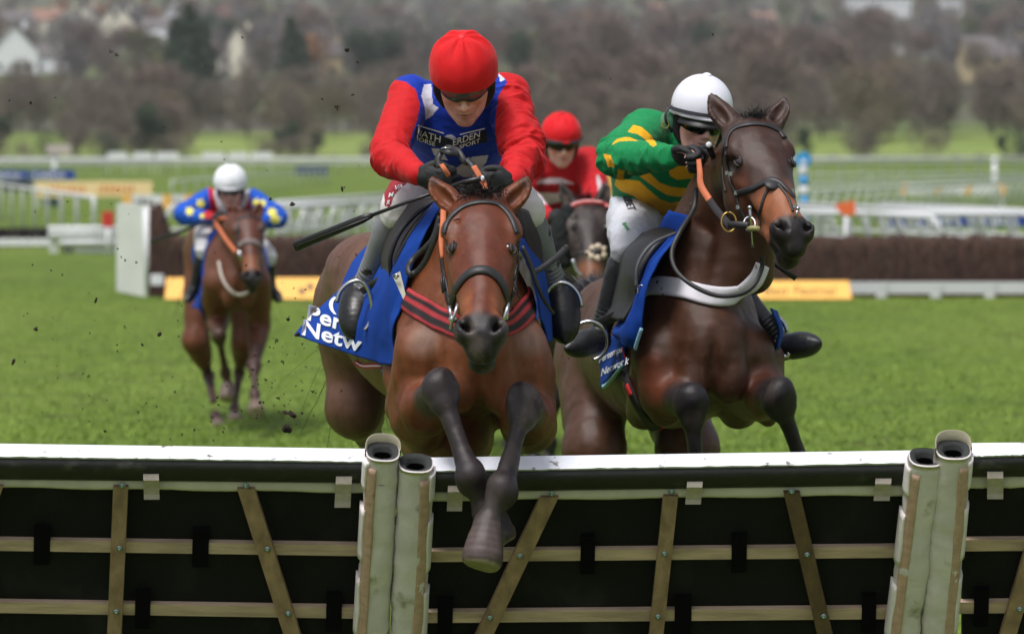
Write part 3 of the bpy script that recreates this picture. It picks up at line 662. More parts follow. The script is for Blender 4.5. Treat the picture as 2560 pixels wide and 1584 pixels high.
for i, (a, b, lb) in enumerate([(269, 317, 'first'), (333, 381, 'second'), (390, 446, 'third'), (506, 560, 'fourth'), (571, 619, 'fifth'), (628, 681, 'sixth')]):
    board(a, b, 381, 402, 434, M_WHT, f'{lb} from the left of six plain white boards above the far rail', 'board')
board(-20, 72, 425, 449, 478, M_BLUE, 'blue banner with white lettering at the left edge', 'banner', [('#9', -14, 444, 17)])
board(76, 188, 425, 449, 479, M_BLUE, 'blue banner with white lettering beside the one at the edge', 'banner', [('#9', 84, 444, 17)])
board(2, 82, 451, 478, 486, M_BLK, 'black sign on the turf below the blue banners', 'sign')
board(88, 381, 453, 492, 516, M_CRM, 'long cream banner with orange lettering on the left', 'banner', [('#7', 122, 482, 26), ('#7', 245, 482, 26)], M_BROWNT)
board(109, 147, 495, 517, 520, mat('dark green bin', lin((40, 66, 62)), .7), 'small dark green box under the cream banner', 'box', legs=False, th=.5)
board(309, 479, 487, 523, 560, M_WHT, 'white board with yellow dividers behind the left jockey', 'board', frame=[318, 418, 474], legs=True, text=[('#5', 336, 514, 24), ('#3', 428, 514, 24)], tm=M_BLK)
board(738, 822, 415, 438, 446, M_NAVY, 'small navy banner under the far rail left of the leading jockey', 'banner')
board(2249, 2514, 459, 486, 516, M_WHT, 'white board with orange dividers on the right', 'board', frame=[2262, 2342, 2420, 2505])
board(2223, 2600, 535, 566, 640, M_BLUE, 'long blue banner with white lettering at the right', 'banner', [('#6', 2310, 560, 30), ('#6', 2440, 560, 30)])
board(1500, 1545, 428, 545, 640, M_YEL, 'yellow board seen between the middle and the right jockey', 'board')
# round blue marker disc on a banded pole
Y = gY(640); t = thing('marker_pole', 'pole with blue and white bands and a round blue disc behind the right horse', 'marker', P(2013, 640, Y)); a = P(2008, 400, Y); b = P(2015, 640, Y)
mb = MB(); r_ = 20 / FPX * Y; mb.add([a + V(r_*math.cos(q), dy, r_*math.sin(q)) for dy in (-.03, .03) for q in np.linspace(0, 2*math.pi, 29)[:-1]], [tuple(range(28)), tuple(range(28, 56))[::-1]] + [(i, 28 + i, 28 + (i+1) % 28, (i+1) % 28) for i in range(28)]); mb.build('disc', M_SKY, t)
for k in range(9):
    p0, p1 = a + (b-a)*((k+.6)/9.6), a + (b-a)*((k+1.6)/9.6); mb = MB(); mb.tube([p0, p1], .085, 8); mb.build('band', M_WHT if k % 2 == 0 else M_SKY, t, True)
mb = MB(); mb.ball(P(2008, 406, Y) - V(0, .06, 0), .055, 6); mb.build('light', M_WHT, t, True)
Y = gY(700); t = thing('marker', 'orange marker paddle on the rails right of the leading pair', 'marker', P(2113, 640, Y)); mb = MB()
mb.prism([P(x, y, Y) for x, y in [(2087, 512), (2110, 506), (2137, 502), (2139, 536), (2112, 539), (2095, 526)]], V(0, 0, 0), V(0, .06, 0)); mb.build('panel', M_ORG, t); mb = MB(); mb.tube([P(2115, 536, Y) + V(0, .03, 0), P(2115, 700, Y) + V(0, .03, 0)], .03, 6); mb.build('pole', M_WHT, t, True)
Y = gY(640); t = thing('marker', 'thin post with a red head left of the white fence wing', 'marker', P(270, 640, Y)); mb = MB(); mb.tube([P(270, 640, Y), P(270, 560, Y)], .05, 6); mb.build('pole', M_WHT, t, True); mb = MB(); mb.box(P(270, 548, Y), (.22, .1, .30)); mb.build('head', mat('red paint', lin((200, 50, 44)), .6), t)
Y = gY(470); t = thing('camera_mast', 'white mast with a box on top above the far rail at the left', 'mast', P(138, 470, Y)); mb = MB(); mb.tube([P(136, 470, Y), P(138, 375, Y)], .16, 6); mb.build('pole', M_WHT, t, True); mb = MB(); mb.box(P(148, 373, Y), (1.3, .5, .5)); mb.build('box', mat('pinkish grey box', lin((190, 176, 176)), .6), t)
Y = gY(520); t = thing('post', 'thick white post standing behind the rails at the far right', 'post', P(2490, 520, Y)); mb = MB(); mb.tube([P(2487, 520, Y), P(2487, 400, Y)], [.09, .09], 8); mb.ball(P(2487, 400, Y), .13, 6); mb.ball(P(2487, 430, Y), .12, 6); mb.build('pole', M_WHT, t, True)
# picket wing
Y = gY(634); t = thing('picket_wing', 'low white picket wing left of the white fence panel', 'fence', P(200, 634, Y))
for (a, b, y) in [(121, 300, 572), (121, 300, 586), (150, 300, 606)]: mb = MB(); mb.tube([P(a, y, Y), P(b, y, Y)], .07, 6); mb.build('rail', M_WHT, t, True)
for x in list(range(128, 145, 12)) + [160, 168, 176] + list(range(190, 300, 11)): mb = MB(); mb.box((P(x, 600, Y)[0], Y + .08, P(x, 600, Y)[2] - .02), (.075 if x != 168 else .2, .04, 60 / FPX * Y)); mb.build('picket', M_WHT, t)
# dark hurdle far left
Y = gY(618); t = thing('brush_hurdle', 'low dark brush fence with white rail at the far left', 'fence', P(60, 618, Y)); mb = MB(); mb.box(((P(-40,0+600,Y)[0] + P(142,600,Y)[0])/2, Y + .3, P(50, 583, Y)[2] - .0), (182/FPX*Y, .5, 26/FPX*Y)); mb.build('brush', mat('dark brush', lin((38, 32, 30)), .9), t)
mb = MB(); mb.box(((P(-40,600,Y)[0] + P(128,600,Y)[0])/2, Y, P(50, 605, Y)[2]), (168/FPX*Y, .08, 17/FPX*Y)); mb.build('rail', M_WHT, t)
for x in (5, 60, 112): mb = MB(); mb.box(P(x, 608, Y) + V(0, .08, 0), (.12, .06, .45)); mb.build('post', M_WHT, t)
# the big brush fence
Yf = gY(742); SF = FPX / Yf
M_BRUSH = mat('birch brush', lin((60, 38, 31)), .95, var=.32, nscale=9, stretch=(1, 1, .12), bump=1.0, bscale=30)
t = thing('brush_fence', 'long dark birch brush fence with a white toe rail behind the horses', 'fence', P(1400, 745, Yf))
r = np.random.default_rng(4); mb = MB(); n = 420; xsf = np.linspace(372, 2660, n)
def ftop(x): return np.interp(x, [372, 400, 424, 470, 2660], [505, 513, 582, 592, 590])
prof = []
for i, x in enumerate(xsf):
    top = ftop(x) + r.normal() * 1.5 - 1.5 * math.sin(i * .5); z = P(x, top, Yf)[2]; X = P(x, 700, Yf)[0]; j = lambda: r.normal() * .02
    prof += [(X, Yf - .05 + j(), -.1), (X, Yf + .0 + j(), z * .5), (X, Yf + .10 + j(), z * .93), (X, Yf + .25, z + j()), (X, Yf + .55, z * .97), (X, Yf + .8, -.1)]
f = np.array([(i*6 + k, (i+1)*6 + k, (i+1)*6 + k + 1, i*6 + k + 1) for i in range(n-1) for k in range(5)]); obj('brush', prof, f, M_BRUSH, t, smooth=False)
st = []; sf = []  # ragged birch tips
for i in range(5200):
    x = 372 + 2290 * r.random(); X = P(x, 700, Yf)[0]; z = P(x, ftop(x), Yf)[2]; y0 = Yf - .06 + .3 * r.random() ** 2; z0 = z * (.25 + .7 * r.random()); l = .10 + .12 * r.random(); k = len(st)
    z1 = min(z0 + l, z + .03 + .02 * r.random()); dx = r.normal() * .02; st += [(X - .006, y0, z0), (X + .006, y0, z0), (X + dx, y0 + .02 + .1 * (z1 / z > .9), z1)]; sf.append((k, k+1, k+2))
cc = np.repeat(lin((44, 32, 28)) + (lin((96, 76, 62)) - lin((44, 32, 28))) * r.random((5200, 1)), 3, 0); obj('brush_tips', st, sf, mat('birch tips', attr=True, rough=.9), t, cc, False)
mb = MB(); mb.box(((P(2120,712,Yf)[0] + P(2700,712,Yf)[0])/2, Yf - .30, P(2400, 717, Yf)[2]), (580/SF, .08, 29/SF)); mb.build('toe_rail', M_RAIL, t)
for x in (2197, 2332, 2466, 2600): mb = MB(); mb.box(P(x, 722, Yf) + V(0, -.36, -.01), (.15, .04, 42/SF)); mb.build('post', M_RAIL, t)
mb = MB(); mb.box(P(397, 697, Yf) + V(0, -.25, 0), (.18, .1, .15)); mb.build('block', M_WHT, t)
# white wing panel (open, slightly turned)
Yw = gY(738); t = thing('fence_wing', 'tall white padded panel at the left end of the brush fence', 'fence wing', P(336, 745, Yw))
q = [P(291, 727, Yw), P(379, 746, Yw - .5), P(379, 516, Yw - .5), P(291, 508, Yw)]; mb = MB(); mb.prism([q[0] , q[1], q[2], q[3]], V(0, 0, 0), V(.06, .18, 0)); mb.build('panel', mat('white padding', lin((206, 210, 204)), .5, var=.06, nscale=3), t)
mb = MB(); mb.tube([P(366, 520, Yw - .47), P(373, 735, Yw - .47)], .055, 8); mb.build('edge_roll', M_WHT, t, True)
# yellow take-off boards
def takeoff(px0, px1, yt, yb, label, texts, dots=()):
    Yt = Yf - .9; a, b = P(px0, yt, Yt), P(px1, yt, Yt); c, d = P(px1 + 8, yb, Yt - .35), P(px0 - 4, yb, Yt - .35); t = thing('takeoff_board', label, 'board', (a + c) / 2 * V(1, 1, 0)); mb = MB()
    c[2] = d[2] = max(.02, c[2]); mb.prism([a, b, c, d], V(0, 0, 0), V(0, .06, .0)); mb.build('panel', M_YEL, t); nn = unit(np.cross(b - a, d - a)); nn = -nn if nn[1] > 0 else nn
    def M(x, y): u = (x - px0) / (px1 - px0); v = (y - yt) / (yb - yt); return a + (b - a)*u + (d - a)*v + nn*.01
    for (s, x0, y0, sz, wgt) in texts:
        v, f = text_geo(s, 1.1, wgt); obj('lettering', [M(x0 + q[0]*sz, y0 - q[1]*sz) for q in v], f, mat('faded dark lettering', lin((120, 96, 60)), .7), t, smooth=False)
    for (x0, y0, rr_) in dots: obj('printed_spot', [M(x0 + rr_*math.cos(k), y0 + rr_*math.sin(k)) for k in np.linspace(0, 6.283, 17)[:-1]], [tuple(range(16))], mat('blue black print', lin((50, 56, 70)), .7), t, smooth=False)
takeoff(416, 900, 694, 757, 'long yellow take-off board at the foot of the brush fence on the left', [('D', 795, 744, 44, .01)], [(776, 722, 8), (756, 735, 8)])
takeoff(1850, 2122, 702, 748, 'yellow take-off board with dark lettering right of the dark horse', [('Best Festival', 1912, 738, 32, .0)])
# ---------------------------------------------------------------- the hurdle in front
LEAN = math.radians(28); HY = 12.78
HO = P(1280, 1135, HY); HV = V(0, math.sin(LEAN), -math.cos(LEAN)); HN = V(0, -math.cos(LEAN), -math.sin(LEAN))  # down the panel, towards the camera
def HP(px, py, off=0.0, dy=0.0):
    d = ray(px, py); o = HO + V(0, dy, 0) + HN * off; t = ((o - CAMP) @ HN) / (d @ HN); return CAMP + d * t
M_HW = mat('white top board', lin((232, 234, 242)), .35, var=.03, col2=lin((120, 112, 100)), c2scale=22, c2lo=.62, c2hi=.70, bump=.05, bscale=60)
M_HB = mat('black rubber padding', lin((20, 21, 22)), .6, var=.3, nscale=6, bump=.2, bscale=70, col2=lin((62, 60, 56)), c2scale=12, c2lo=.62, c2hi=.78); M_SCR = mat('black screen', lin((9, 9, 10)), .75, var=.5, nscale=5, bump=.3, bscale=90, spec=.25, col2=lin((34, 33, 32)), c2scale=6, c2lo=.56, c2hi=.80, stretch=(1, 1, .4))
M_STRIP = mat('pale green vinyl', lin((200, 192, 190)), .55, var=.12, nscale=9, bump=.1); M_WOOD = mat('weathered batten', lin((182, 158, 136)), .8, var=.28, nscale=30, stretch=(.15, 1, 1), bump=.35, bscale=160)
M_WOODV = mat('oiled batten', lin((146, 120, 94)), .75, var=.3, nscale=30, stretch=(1, 1, .12), bump=.35, bscale=160); M_WOODD = mat('dark batten', lin((92, 72, 50)), .75, var=.3, nscale=30, stretch=(1, 1, .12), bump=.35, bscale=160)
M_BOLT = mat('zinc bolt', lin((150, 170, 172)), .35, metal=.9, var=.05); M_VEL = mat('grey webbing', lin((180, 168, 162)), .9, var=.12, nscale=60, bump=.4, bscale=500); M_BWEB = mat('black webbing', lin((5, 5, 6)), .95, spec=.1)
M_PAD = mat('padded canvas cover', lin((206, 198, 198)), .6, var=.10, nscale=7, col2=lin((140, 134, 112)), c2scale=9, c2lo=.60, c2hi=.72, bump=.25, bscale=45); M_FOAM = mat('dark foam', lin((56, 58, 58)), .95, bump=.4, bscale=300); M_HOLE = mat('black tube', lin((10, 10, 12)), .3); M_TAPE = mat('beige velcro tape', lin((180, 150, 130)), .9, var=.15, nscale=40, col2=lin((96, 62, 40)), c2scale=7, c2lo=.62, c2hi=.72)
M_FLAP = mat('canvas flap', lin((224, 216, 216)), .65, var=.08, bump=.2, bscale=40)
def hprism(mb, poly, o0, o1, dy=0.0): mb.prism([HP(x, y, 0, dy) for x, y in poly], HN*o0, HN*o1)
def bar(a0, a1, b0, b1, n=1):  # quad from (left-top..)
    return [a0, b0, b1, a1]
def hurdle(label, dy, wt, wb, bb, sb, rails, verts, velcros, xa, xb):
    """wt/wb/bb/sb: line y at xa and xb for white top, white bottom, band bottom, strip bottom"""
    base = HP((xa+xb)/2, 1300, 0, dy) * V(1, 1, 0); base[1] = HY + .62; t = thing('hurdle', label, 'hurdle', base)
    L = lambda ln, x: ln[0] + (ln[1] - ln[0]) * (x - xa) / (xb - xa)
    def band(nm, l0, l1, o0, o1, m, x0=xa, x1=xb): mb = MB(); hprism(mb, [(x0, L(l0, x0)), (x1, L(l0, x1)), (x1, L(l1, x1)), (x0, L(l1, x0))], o0, o1, dy); return mb.build(nm, m, t)
    # white top board: the upward face of the padded top rail
    mb = MB(); xs_ = np.linspace(xa, xb, 60); vs = []; rj = np.random.default_rng(int(xb))
    for x in xs_:
        j = rj.normal() * .6; f0 = HP(x, L(wb, x) + j, .062, dy); f0b = HP(x, L(wb, x), .045, dy); yb_ = HP(x, L(wt, x), .05, dy)
        bk = P(x, L(wt, x), f0[1] + .075); vs += [f0, bk, bk - V(0, -.008, .02), f0b - V(0, -.02, .02)]
    f = [(4*i + k, 4*i + (k+1) % 4, 4*i + 4 + (k+1) % 4, 4*i + 4 + k) for i in range(59) for k in range(4)] + [(0,1,2,3), (239,238,237,236)]
    obj('top_board', vs, [q[::-1] for q in f], M_HW, t, smooth=False)
    # rounded black band
    vs = []; prof = [(0, .045), (.12, .062), (.5, .068), (.85, .060), (1.0, .04), (1.0, -.02), (0, -.02)]
    for x in xs_:
        for (u, o) in prof: vs.append(HP(x, L(wb, x) + 1 + (L(bb, x) - L(wb, x)) * u, o, dy))
    K = len(prof); f = [(K*i + k, K*i + (k+1) % K, K*(i+1) + (k+1) % K, K*(i+1) + k)[::-1] for i in range(59) for k in range(K)]; obj('top_pad', vs, f, M_HB, t)
    vs = []; prof = [(-.2, .026), (.3, .030), (.8, .034), (1.0, .028), (1.02, .014), (-.2, .014)]
    for i, x in enumerate(xs_):
        s = 1.6 * math.sin(i * .35 + xa) + rj.normal() * .3
        for (u, o) in prof: vs.append(HP(x, L(bb, x) + (L(sb, x) + (s if u > .7 else 0) - L(bb, x)) * u, o, dy))
    K = len(prof); f = [(K*i + k, K*i + (k+1) % K, K*(i+1) + (k+1) % K, K*(i+1) + k)[::-1] for i in range(59) for k in range(K)]; obj('cover_edge', vs, f, M_STRIP, t)
    mb = MB(); hprism(mb, [(xa, L(wb, xa)+4), (xb, L(wb, xb)+4), (xb, 2020), (xa, 2020)], -.03, 0, dy); mb.build('screen', M_SCR, t)
    for (x0, x1, y00, y01, hgt, gaps) in rails:   # battens split by webbing
        yy = lambda x: y00 + (y01 - y00) * (x - x0) / (x1 - x0)
        mb = MB(); hprism(mb, [(x0, yy(x0)), (x1, yy(x1)), (x1, yy(x1)+hgt), (x0, yy(x0)+hgt)], .0, .022, dy); mb.build('rail', M_WOOD, t)
        for (g0, g1) in gaps: mb = MB(); hprism(mb, [(g0, yy(g0)-32), (g1, yy(g1)-32), (g1-2, yy(g1)+hgt+32), (g0-2, yy(g0)+hgt+32)], .0, .026, dy); mb.build('webbing_loop', M_BWEB, t)
    for (tx, ty, bx, by, wpx, m, bolts) in verts:
        mb = MB(); e = .0; ex = (bx - tx) * 30 / (by - ty); 
        hprism(mb, [(tx, ty), (tx + wpx, ty), (bx + wpx - 4 + ex*14, by + 420), (bx + ex*14, by + 420)] if False else [(tx, ty), (tx + wpx, ty), (bx + wpx - 3 + (bx-tx)/(by-ty)*436, by + 436), (bx + (bx-tx)/(by-ty)*436, by + 436)], .022, .046, dy); up = mb.build('upright', m, t)
        for (x, y) in bolts:
            mb = MB(); c = HP(x, y, .047, dy); mb.ball(c, (.0115, .0115, .006), 6, [V(1,0,0), HV, HN]); mb.ball(c + HN*.006, (.006, .006, .006), 6, [V(1,0,0), HV, HN]); mb.build('bolt', M_BOLT, up, True)
    for (x0, x1, y0, y1, dx) in velcros:
        vs = []; prof = [(0, .068), (.25, .078), (.55, .058), (.8, .052), (1.0, .058)]
        for (u, o) in prof:
            for oo in (o, o - .006):
                for xx in (x0, x1): vs.append(HP(xx + dx*u, y0 + (y1 - y0)*u, oo, dy))
        f = []
        for i in range(4):
            a = 4*i; f += [(a, a+4, a+5, a+1), (a+2, a+3, a+7, a+6), (a, a+2, a+6, a+4), (a+1, a+5, a+7, a+3)]
        f += [(0, 1, 3, 2), (16, 18, 19, 17)]; obj('strap', vs, f, M_VEL, t, smooth=False)
    return t
def endpad(parent, cx, cy, bx, wpx, seed, label=None, tape_side=-1, collar=None):
    """padded tube round the end post: top centre, x at the bottom row, width in px"""
    A = HP(cx, cy, .075); n_ax = unit(HP(bx, 1584, .05) - A); L = 1.22; s = FPX / A[1]; R = wpx / 2 / s; rg = np.random.default_rng(seed)
    sx = unit(V(1, 0, 0) - n_ax * n_ax[0]); sy = np.cross(n_ax, sx); sy = -sy if sy[1] > 0 else sy  # sy faces camera
    ns = 40; nl = 70; vs = []
    def prof(a): return sx * (R * np.sign(math.cos(a)) * abs(math.cos(a)) ** .75) + sy * (R * .98 * np.sign(math.sin(a)) * abs(math.sin(a)) ** .75)
    for i in range(nl):
        u = i / (nl - 1)
        for j in range(ns):
            a = 2 * math.pi * j / ns; p = A + n_ax * (L * u + (.0 if i else .0)) + prof(a); vs.append(p)
    vs = np.array(vs); ctr = np.repeat(np.array([A + n_ax * L * i / (nl-1) for i in range(nl)]), ns, 0); d = vs - ctr; d /= np.linalg.norm(d, axis=1)[:, None]
    amp = .0055 * ridged(np.stack([vs[:, 0]*14, vs[:, 1]*10, (vs[:, 2] + .5*vs[:, 0])*13], 1), seed, 3) + .004 * vnoise(vs * 6, seed + 3); amp[:ns] *= .2; vs += d * amp[:, None]
    f = [(i*ns + j, (i+1)*ns + j, (i+1)*ns + (j+1) % ns, i*ns + (j+1) % ns) for i in range(nl-1) for j in range(ns)]
    # inner lip
    rim = vs[:ns]; c0 = A
    o = obj('end_pad', np.vstack([vs, c0 + (rim - c0)*.93 - n_ax*.004]), f + [(j, (j+1) % ns, nl*ns + (j+1) % ns, nl*ns + j)[::-1] for j in range(ns)], M_PAD, parent)
    if label: o['label'] = label
    r1 = c0 + (rim - c0)*.925 - n_ax*.002; r2 = c0 + (rim - c0)*.60 + n_ax*.004; rg2 = 1 + .06 * rg.normal(size=(ns, 1)) * .5; r2 = c0 + (r2 - c0) * rg2
    obj('foam', np.vstack([r1, r2, r2 + n_ax*.14, r1 + n_ax*.1]), [(k*ns + j, k*ns + (j+1) % ns, (k+1)*ns + (j+1) % ns, (k+1)*ns + j)[::-1] for k in range(3) for j in range(ns)], M_FOAM, o)
    h1 = c0 + (rim - c0)*.50 + n_ax*.02; mbh = MB(); obj('hollow_tube', np.vstack([h1, h1 + n_ax*.22, [c0 + n_ax*.22]]), [(j, (j+1) % ns, ns + (j+1) % ns, ns + j)[::-1] for j in range(ns)] + [(ns + j, ns + (j+1) % ns, 2*ns)[::-1] for j in range(ns)], M_HOLE, o)
    if collar:
        back = [prof(a) * 1.03 for a in np.linspace(math.pi*-.02 + math.pi, 2*math.pi + .05, 16)]; vs2 = []
        for k, q in enumerate(back):
            hgt = collar * math.sin(math.pi * (k + .4) / 16.2) ** .5; vs2 += [c0 + q + n_ax*.05, c0 + q*1.02 - n_ax*hgt, c0 + q*.95 - n_ax*hgt, c0 + q*.96 + n_ax*.05]
        obj('collar', vs2, [(4*k + m, 4*k + (m+1) % 4, 4*k + 4 + (m+1) % 4, 4*k + 4 + m) for k in range(15) for m in range(4)], mat('stained canvas', lin((150, 144, 124)), .85, var=.15, nscale=30), o)
    # velcro tape and flaps along one side of the front
    def strip(a0, a1, u0, u1, m, nm, lift, wob=0.0):
        nn = max(8, int((u1-u0)*60)); rows = []
        for i in range(nn):
            u = u0 + (u1 - u0) * i / (nn - 1)
            for a in np.linspace(a0, a1, 9):
                a_ = a + wob * math.sin(u * 37 + seed); q = prof(a_); rows.append(A + n_ax*L*u + q * (1 + lift / R) + unit(q) * .003)
        rows = np.array(rows); ff = [(i*9 + k, (i+1)*9 + k, (i+1)*9 + k + 1, i*9 + k + 1) for i in range(nn-1) for k in range(8)]
        dd = rows - np.repeat(np.array([A + n_ax*L*(u0 + (u1-u0)*i/(nn-1)) for i in range(nn)]), 9, 0); inn = rows - dd * (.012 / R); N_ = len(rows)
        edge = list(range(9)) + [i*9 + 8 for i in range(1, nn)] + [(nn-1)*9 + q_ for q_ in range(7, -1, -1)] + [i*9 for i in range(nn-2, 0, -1)]
        ff += [(N_ + b, N_ + a, a, b) for a, b in zip(edge, edge[1:] + edge[:1])]
        obj(nm, np.vstack([rows, inn]), ff, m, o)
    c = math.pi/2 - tape_side * .55
    strip(c - .34, c + .34, .03, 1.0, M_TAPE, 'velcro_tape', .003)
    e0, e1 = (c + .38, c + 1.15) if tape_side < 0 else (c - 1.15, c - .38); ov = .12
    for (u0, u1) in [(.015, .105), (.17, .34), (.41, .60), (.67, .84)]: strip(e0 - (ov if tape_side < 0 else 0), e1 + (0 if tape_side < 0 else ov), u0, u1, M_FLAP, 'flap', .007, .05)
    return o
h1 = hurdle('black hurdle panel with white top, the left one, with two full battens', .0, (1107, 1121), (1139, 1153), (1196, 1206), (1217, 1231),
    [(-60, 905, 1339, 1353, 27, [(87, 128), (483, 524)]), (-60, 893, 1494, 1509, 27, [(340, 378), (817, 856)])],
    [(286, 1198, 270, 1584, 37, M_WOODV, [(306, 1213), (299, 1370), (291, 1528)]), (595, 1203, 716, 1584, 43, M_WOODV, [(615, 1214), (669, 1372), (721, 1533)]), (-18, 1196, -150, 1584, 30, M_WOODV, [])],
    [(358, 397, 1184, 1248, 2), (840, 880, 1190, 1268, -4)], -80, 925)
endpad(h1, 957, 1129, 930, 86, 11, 'left padded end of the left hurdle pair', -1, .035)
h2 = hurdle('black hurdle panel with white top in the middle, under the leading horse', .0, (1143, 1125), (1177, 1156), (1229, 1211), (1251, 1237),
    [(1066, 2250, 1368, 1357, 27, [(1452, 1488), (1829, 1867)]), (1056, 2230, 1520, 1510, 27, [(1095, 1133), (1687, 1729), (2154, 2190)])],
    [(1351, 1224, 1182, 1584, 45, M_WOODV, [(1379, 1233), (1300, 1389), (1225, 1544)]), (1657, 1221, 1620, 1584, 37, M_WOODV, [(1679, 1228), (1661, 1384), (1645, 1541)]), (1957, 1212, 2045, 1584, 40, M_WOODD, [(1979, 1228), (2018, 1386), (2059, 1540)])],
    [(1120, 1158, 1213, 1277, -3), (1718, 1757, 1203, 1260, -5), (2189, 2229, 1195, 1251, -5)], 1062, 2290)
endpad(h2, 1040, 1157, 1018, 87, 12, 'padded end right of the left pair', 1)
endpad(h2, 2314, 1143, 2258, 84, 13, 'wide padded end with dark foam top at the right', -1)
h3 = hurdle('black hurdle panel with white top cut by the right picture edge', .0, (1107, 1104), (1140, 1133), (1191, 1189), (1219, 1216),
    [(2405, 2660, 1340, 1338, 28, []), (2388, 2660, 1496, 1492, 28, [(2434, 2471)])],
    [(2600, 1216, 2492, 1584, 42, M_WOODV, [(2549, 1522)])], [(2468, 2508, 1178, 1247, 0)], 2405, 2680)
endpad(h3, 2383, 1124, 2342, 88, 14, 'taller padded end with torn collar at the right', 1, .04)
# ---------------------------------------------------------------- horses
M_COAT = mat('horse coat', attr=True, rough=.44, var=.20, nscale=26, bump=.20, bscale=440, sheen=.0, spec=.36, stretch=(1, 1, .35))
M_HAIR = mat('black horse hair', lin((26, 22, 22)), .55, var=.3); M_EYE = mat('horse eye', lin((18, 12, 10)), .05, coat=.5)
M_LEATH = mat('black leather', lin((40, 38, 40)), .5, var=.15, nscale=40, bump=.1); M_BRNL = mat('dark brown leather', lin((44, 34, 32)), .5, var=.15, nscale=30, bump=.1)
M_STEEL = mat('polished steel', lin((190, 190, 194)), .25, metal=1.0, var=.03); M_RUB = mat('orange rubber grip', lin((196, 108, 70)), .7, var=.1)
M_CLOTH = mat('royal blue cloth', lin((12, 62, 152)), .85, var=.10, nscale=9, bump=.15, bscale=500, sheen=.0, spec=.25); M_LET = mat('white print', lin((232, 234, 240)), .7, var=.02)
class HeadFrame:
    def __init__(s, O, yaw, tilt, roll=0.0, sc_=1.06):
        y, t = math.radians(yaw), math.radians(tilt); h = V(math.sin(y), -math.cos(y), 0); up = V(0, 0, 1)
        s.D = h * math.sin(t) - up * math.cos(t); s.N = h * math.cos(t) + up * math.sin(t); s.S = V(math.cos(y), math.sin(y), 0)
        if roll:
            R = Matrix.Rotation(math.radians(roll), 3, Vector(s.N)); s.D, s.S = np.array(R @ Vector(s.D)), np.array(R @ Vector(s.S))
        s.O = np.array(O); s.k = sc_
    def __call__(s, d, n, x=0): return s.O + (s.D * d + s.N * n + s.S * x) * s.k
def horse_head(F, H, fine=True):
    k = H.k; R = [H.S, H.D, H.N]; b = .02
    F.ell(H(.07, -.075), V(.098, .12, .095) * k, R, .04)
    F.chain([H(.02, -.06), H(.12, -.055), H(.20, -.062), H(.32, -.075), H(.43, -.082), H(.51, -.078)], np.array([.078, .084, .078, .068, .060, .055]) * k, .03, H.S, [1.22, 1.36, 1.34, 1.20, 1.04, 1.0], 5)
    F.chain([H(.10, -.03), H(.25, -.022), H(.40, -.034), H(.50, -.045)], np.array([.05, .040, .033, .030]) * k, .03, H.S, [1.25, 1.2, 1.1, 1.1], 4)   # nasal bone
    for s in (-1, 1):
        F.ell(H(.18, -.175, .062*s), V(.044, .12, .115) * k, R, .035)                      # cheek
        F.chain([H(.22, -.25, .042*s), H(.34, -.185, .034*s), H(.46, -.145, .026*s)], np.array([.03, .028, .026]) * k, .03, n=3)
        F.chain([H(.08, -.02, .075*s), H(.135, -.022, .098*s), H(.19, -.045, .092*s)], np.array([.028, .030, .022]) * k, .022, n=4)     # brow
        F.chain([H(.20, -.095, .088*s), H(.30, -.09, .066*s), H(.38, -.09, .052*s)], np.array([.020, .017, .012]) * k, .025, n=3)     # facial crest
        F.ell(H(.178, -.052, .112*s), V(.018, .034, .026) * k, R, .012, 's'); F.ell(H(.115, -.012, .070*s), V(.018, .026, .014)*k, R, .02, 's')                       # eye hollow
        F.chain([H(.155, -.052, .100*s), H(.175, -.047, .104*s), H(.20, -.058, .100*s)], np.array([.009, .011, .009]) * k, .008, n=3)
        F.chain([H(.16, -.082, .098*s), H(.18, -.088, .100*s), H(.20, -.080, .098*s)], np.array([.008, .009, .008]) * k, .008, n=3)
        F.ell(H(.548, -.060, .048*s), V(.034, .048, .042) * k, R, .02)                          # nostril mound
        F.ell(H(.50, -.13, .04*s), V(.025, .05, .03) * k, R, .02)
    F.ell(H(.555, -.085), V(.056, .050, .055) * k, R, .03); F.ell(H(.60, -.105), V(.046, .034, .038) * k, R, .025)   # muzzle, upper lip
    F.chain([H(.40, -.16), H(.50, -.155), H(.575, -.158)], np.array([.038, .034, .032]) * k, .02, H.S, 1.15, 3); F.ell(H(.585, -.165), V(.036, .028, .032) * k, R, .02)  # lower jaw, chin
    F.chain([H(.60, -.137, -.05), H(.612, -.137, 0), H(.60, -.137, .05)], .005 * k, .006, n=4, mode='s')                     # mouth line
    for s in (-1, 1): F.chain([H(.60, -.137, .05*s), H(.54, -.128, .062*s), H(.50, -.125, .062*s)], .005 * k, .006, n=3, mode='s')
    for s in (-1, 1):   # flared nostrils
        F.chain([H(.520, -.030, .064*s), H(.548, -.022, .050*s), H(.572, -.032, .036*s)], np.array([.013, .020, .014]) * k, .010, n=4, mode='s')
        F.ell(H(.555, -.05, .048*s), V(.016, .022, .03) * k, R, .008, 's')
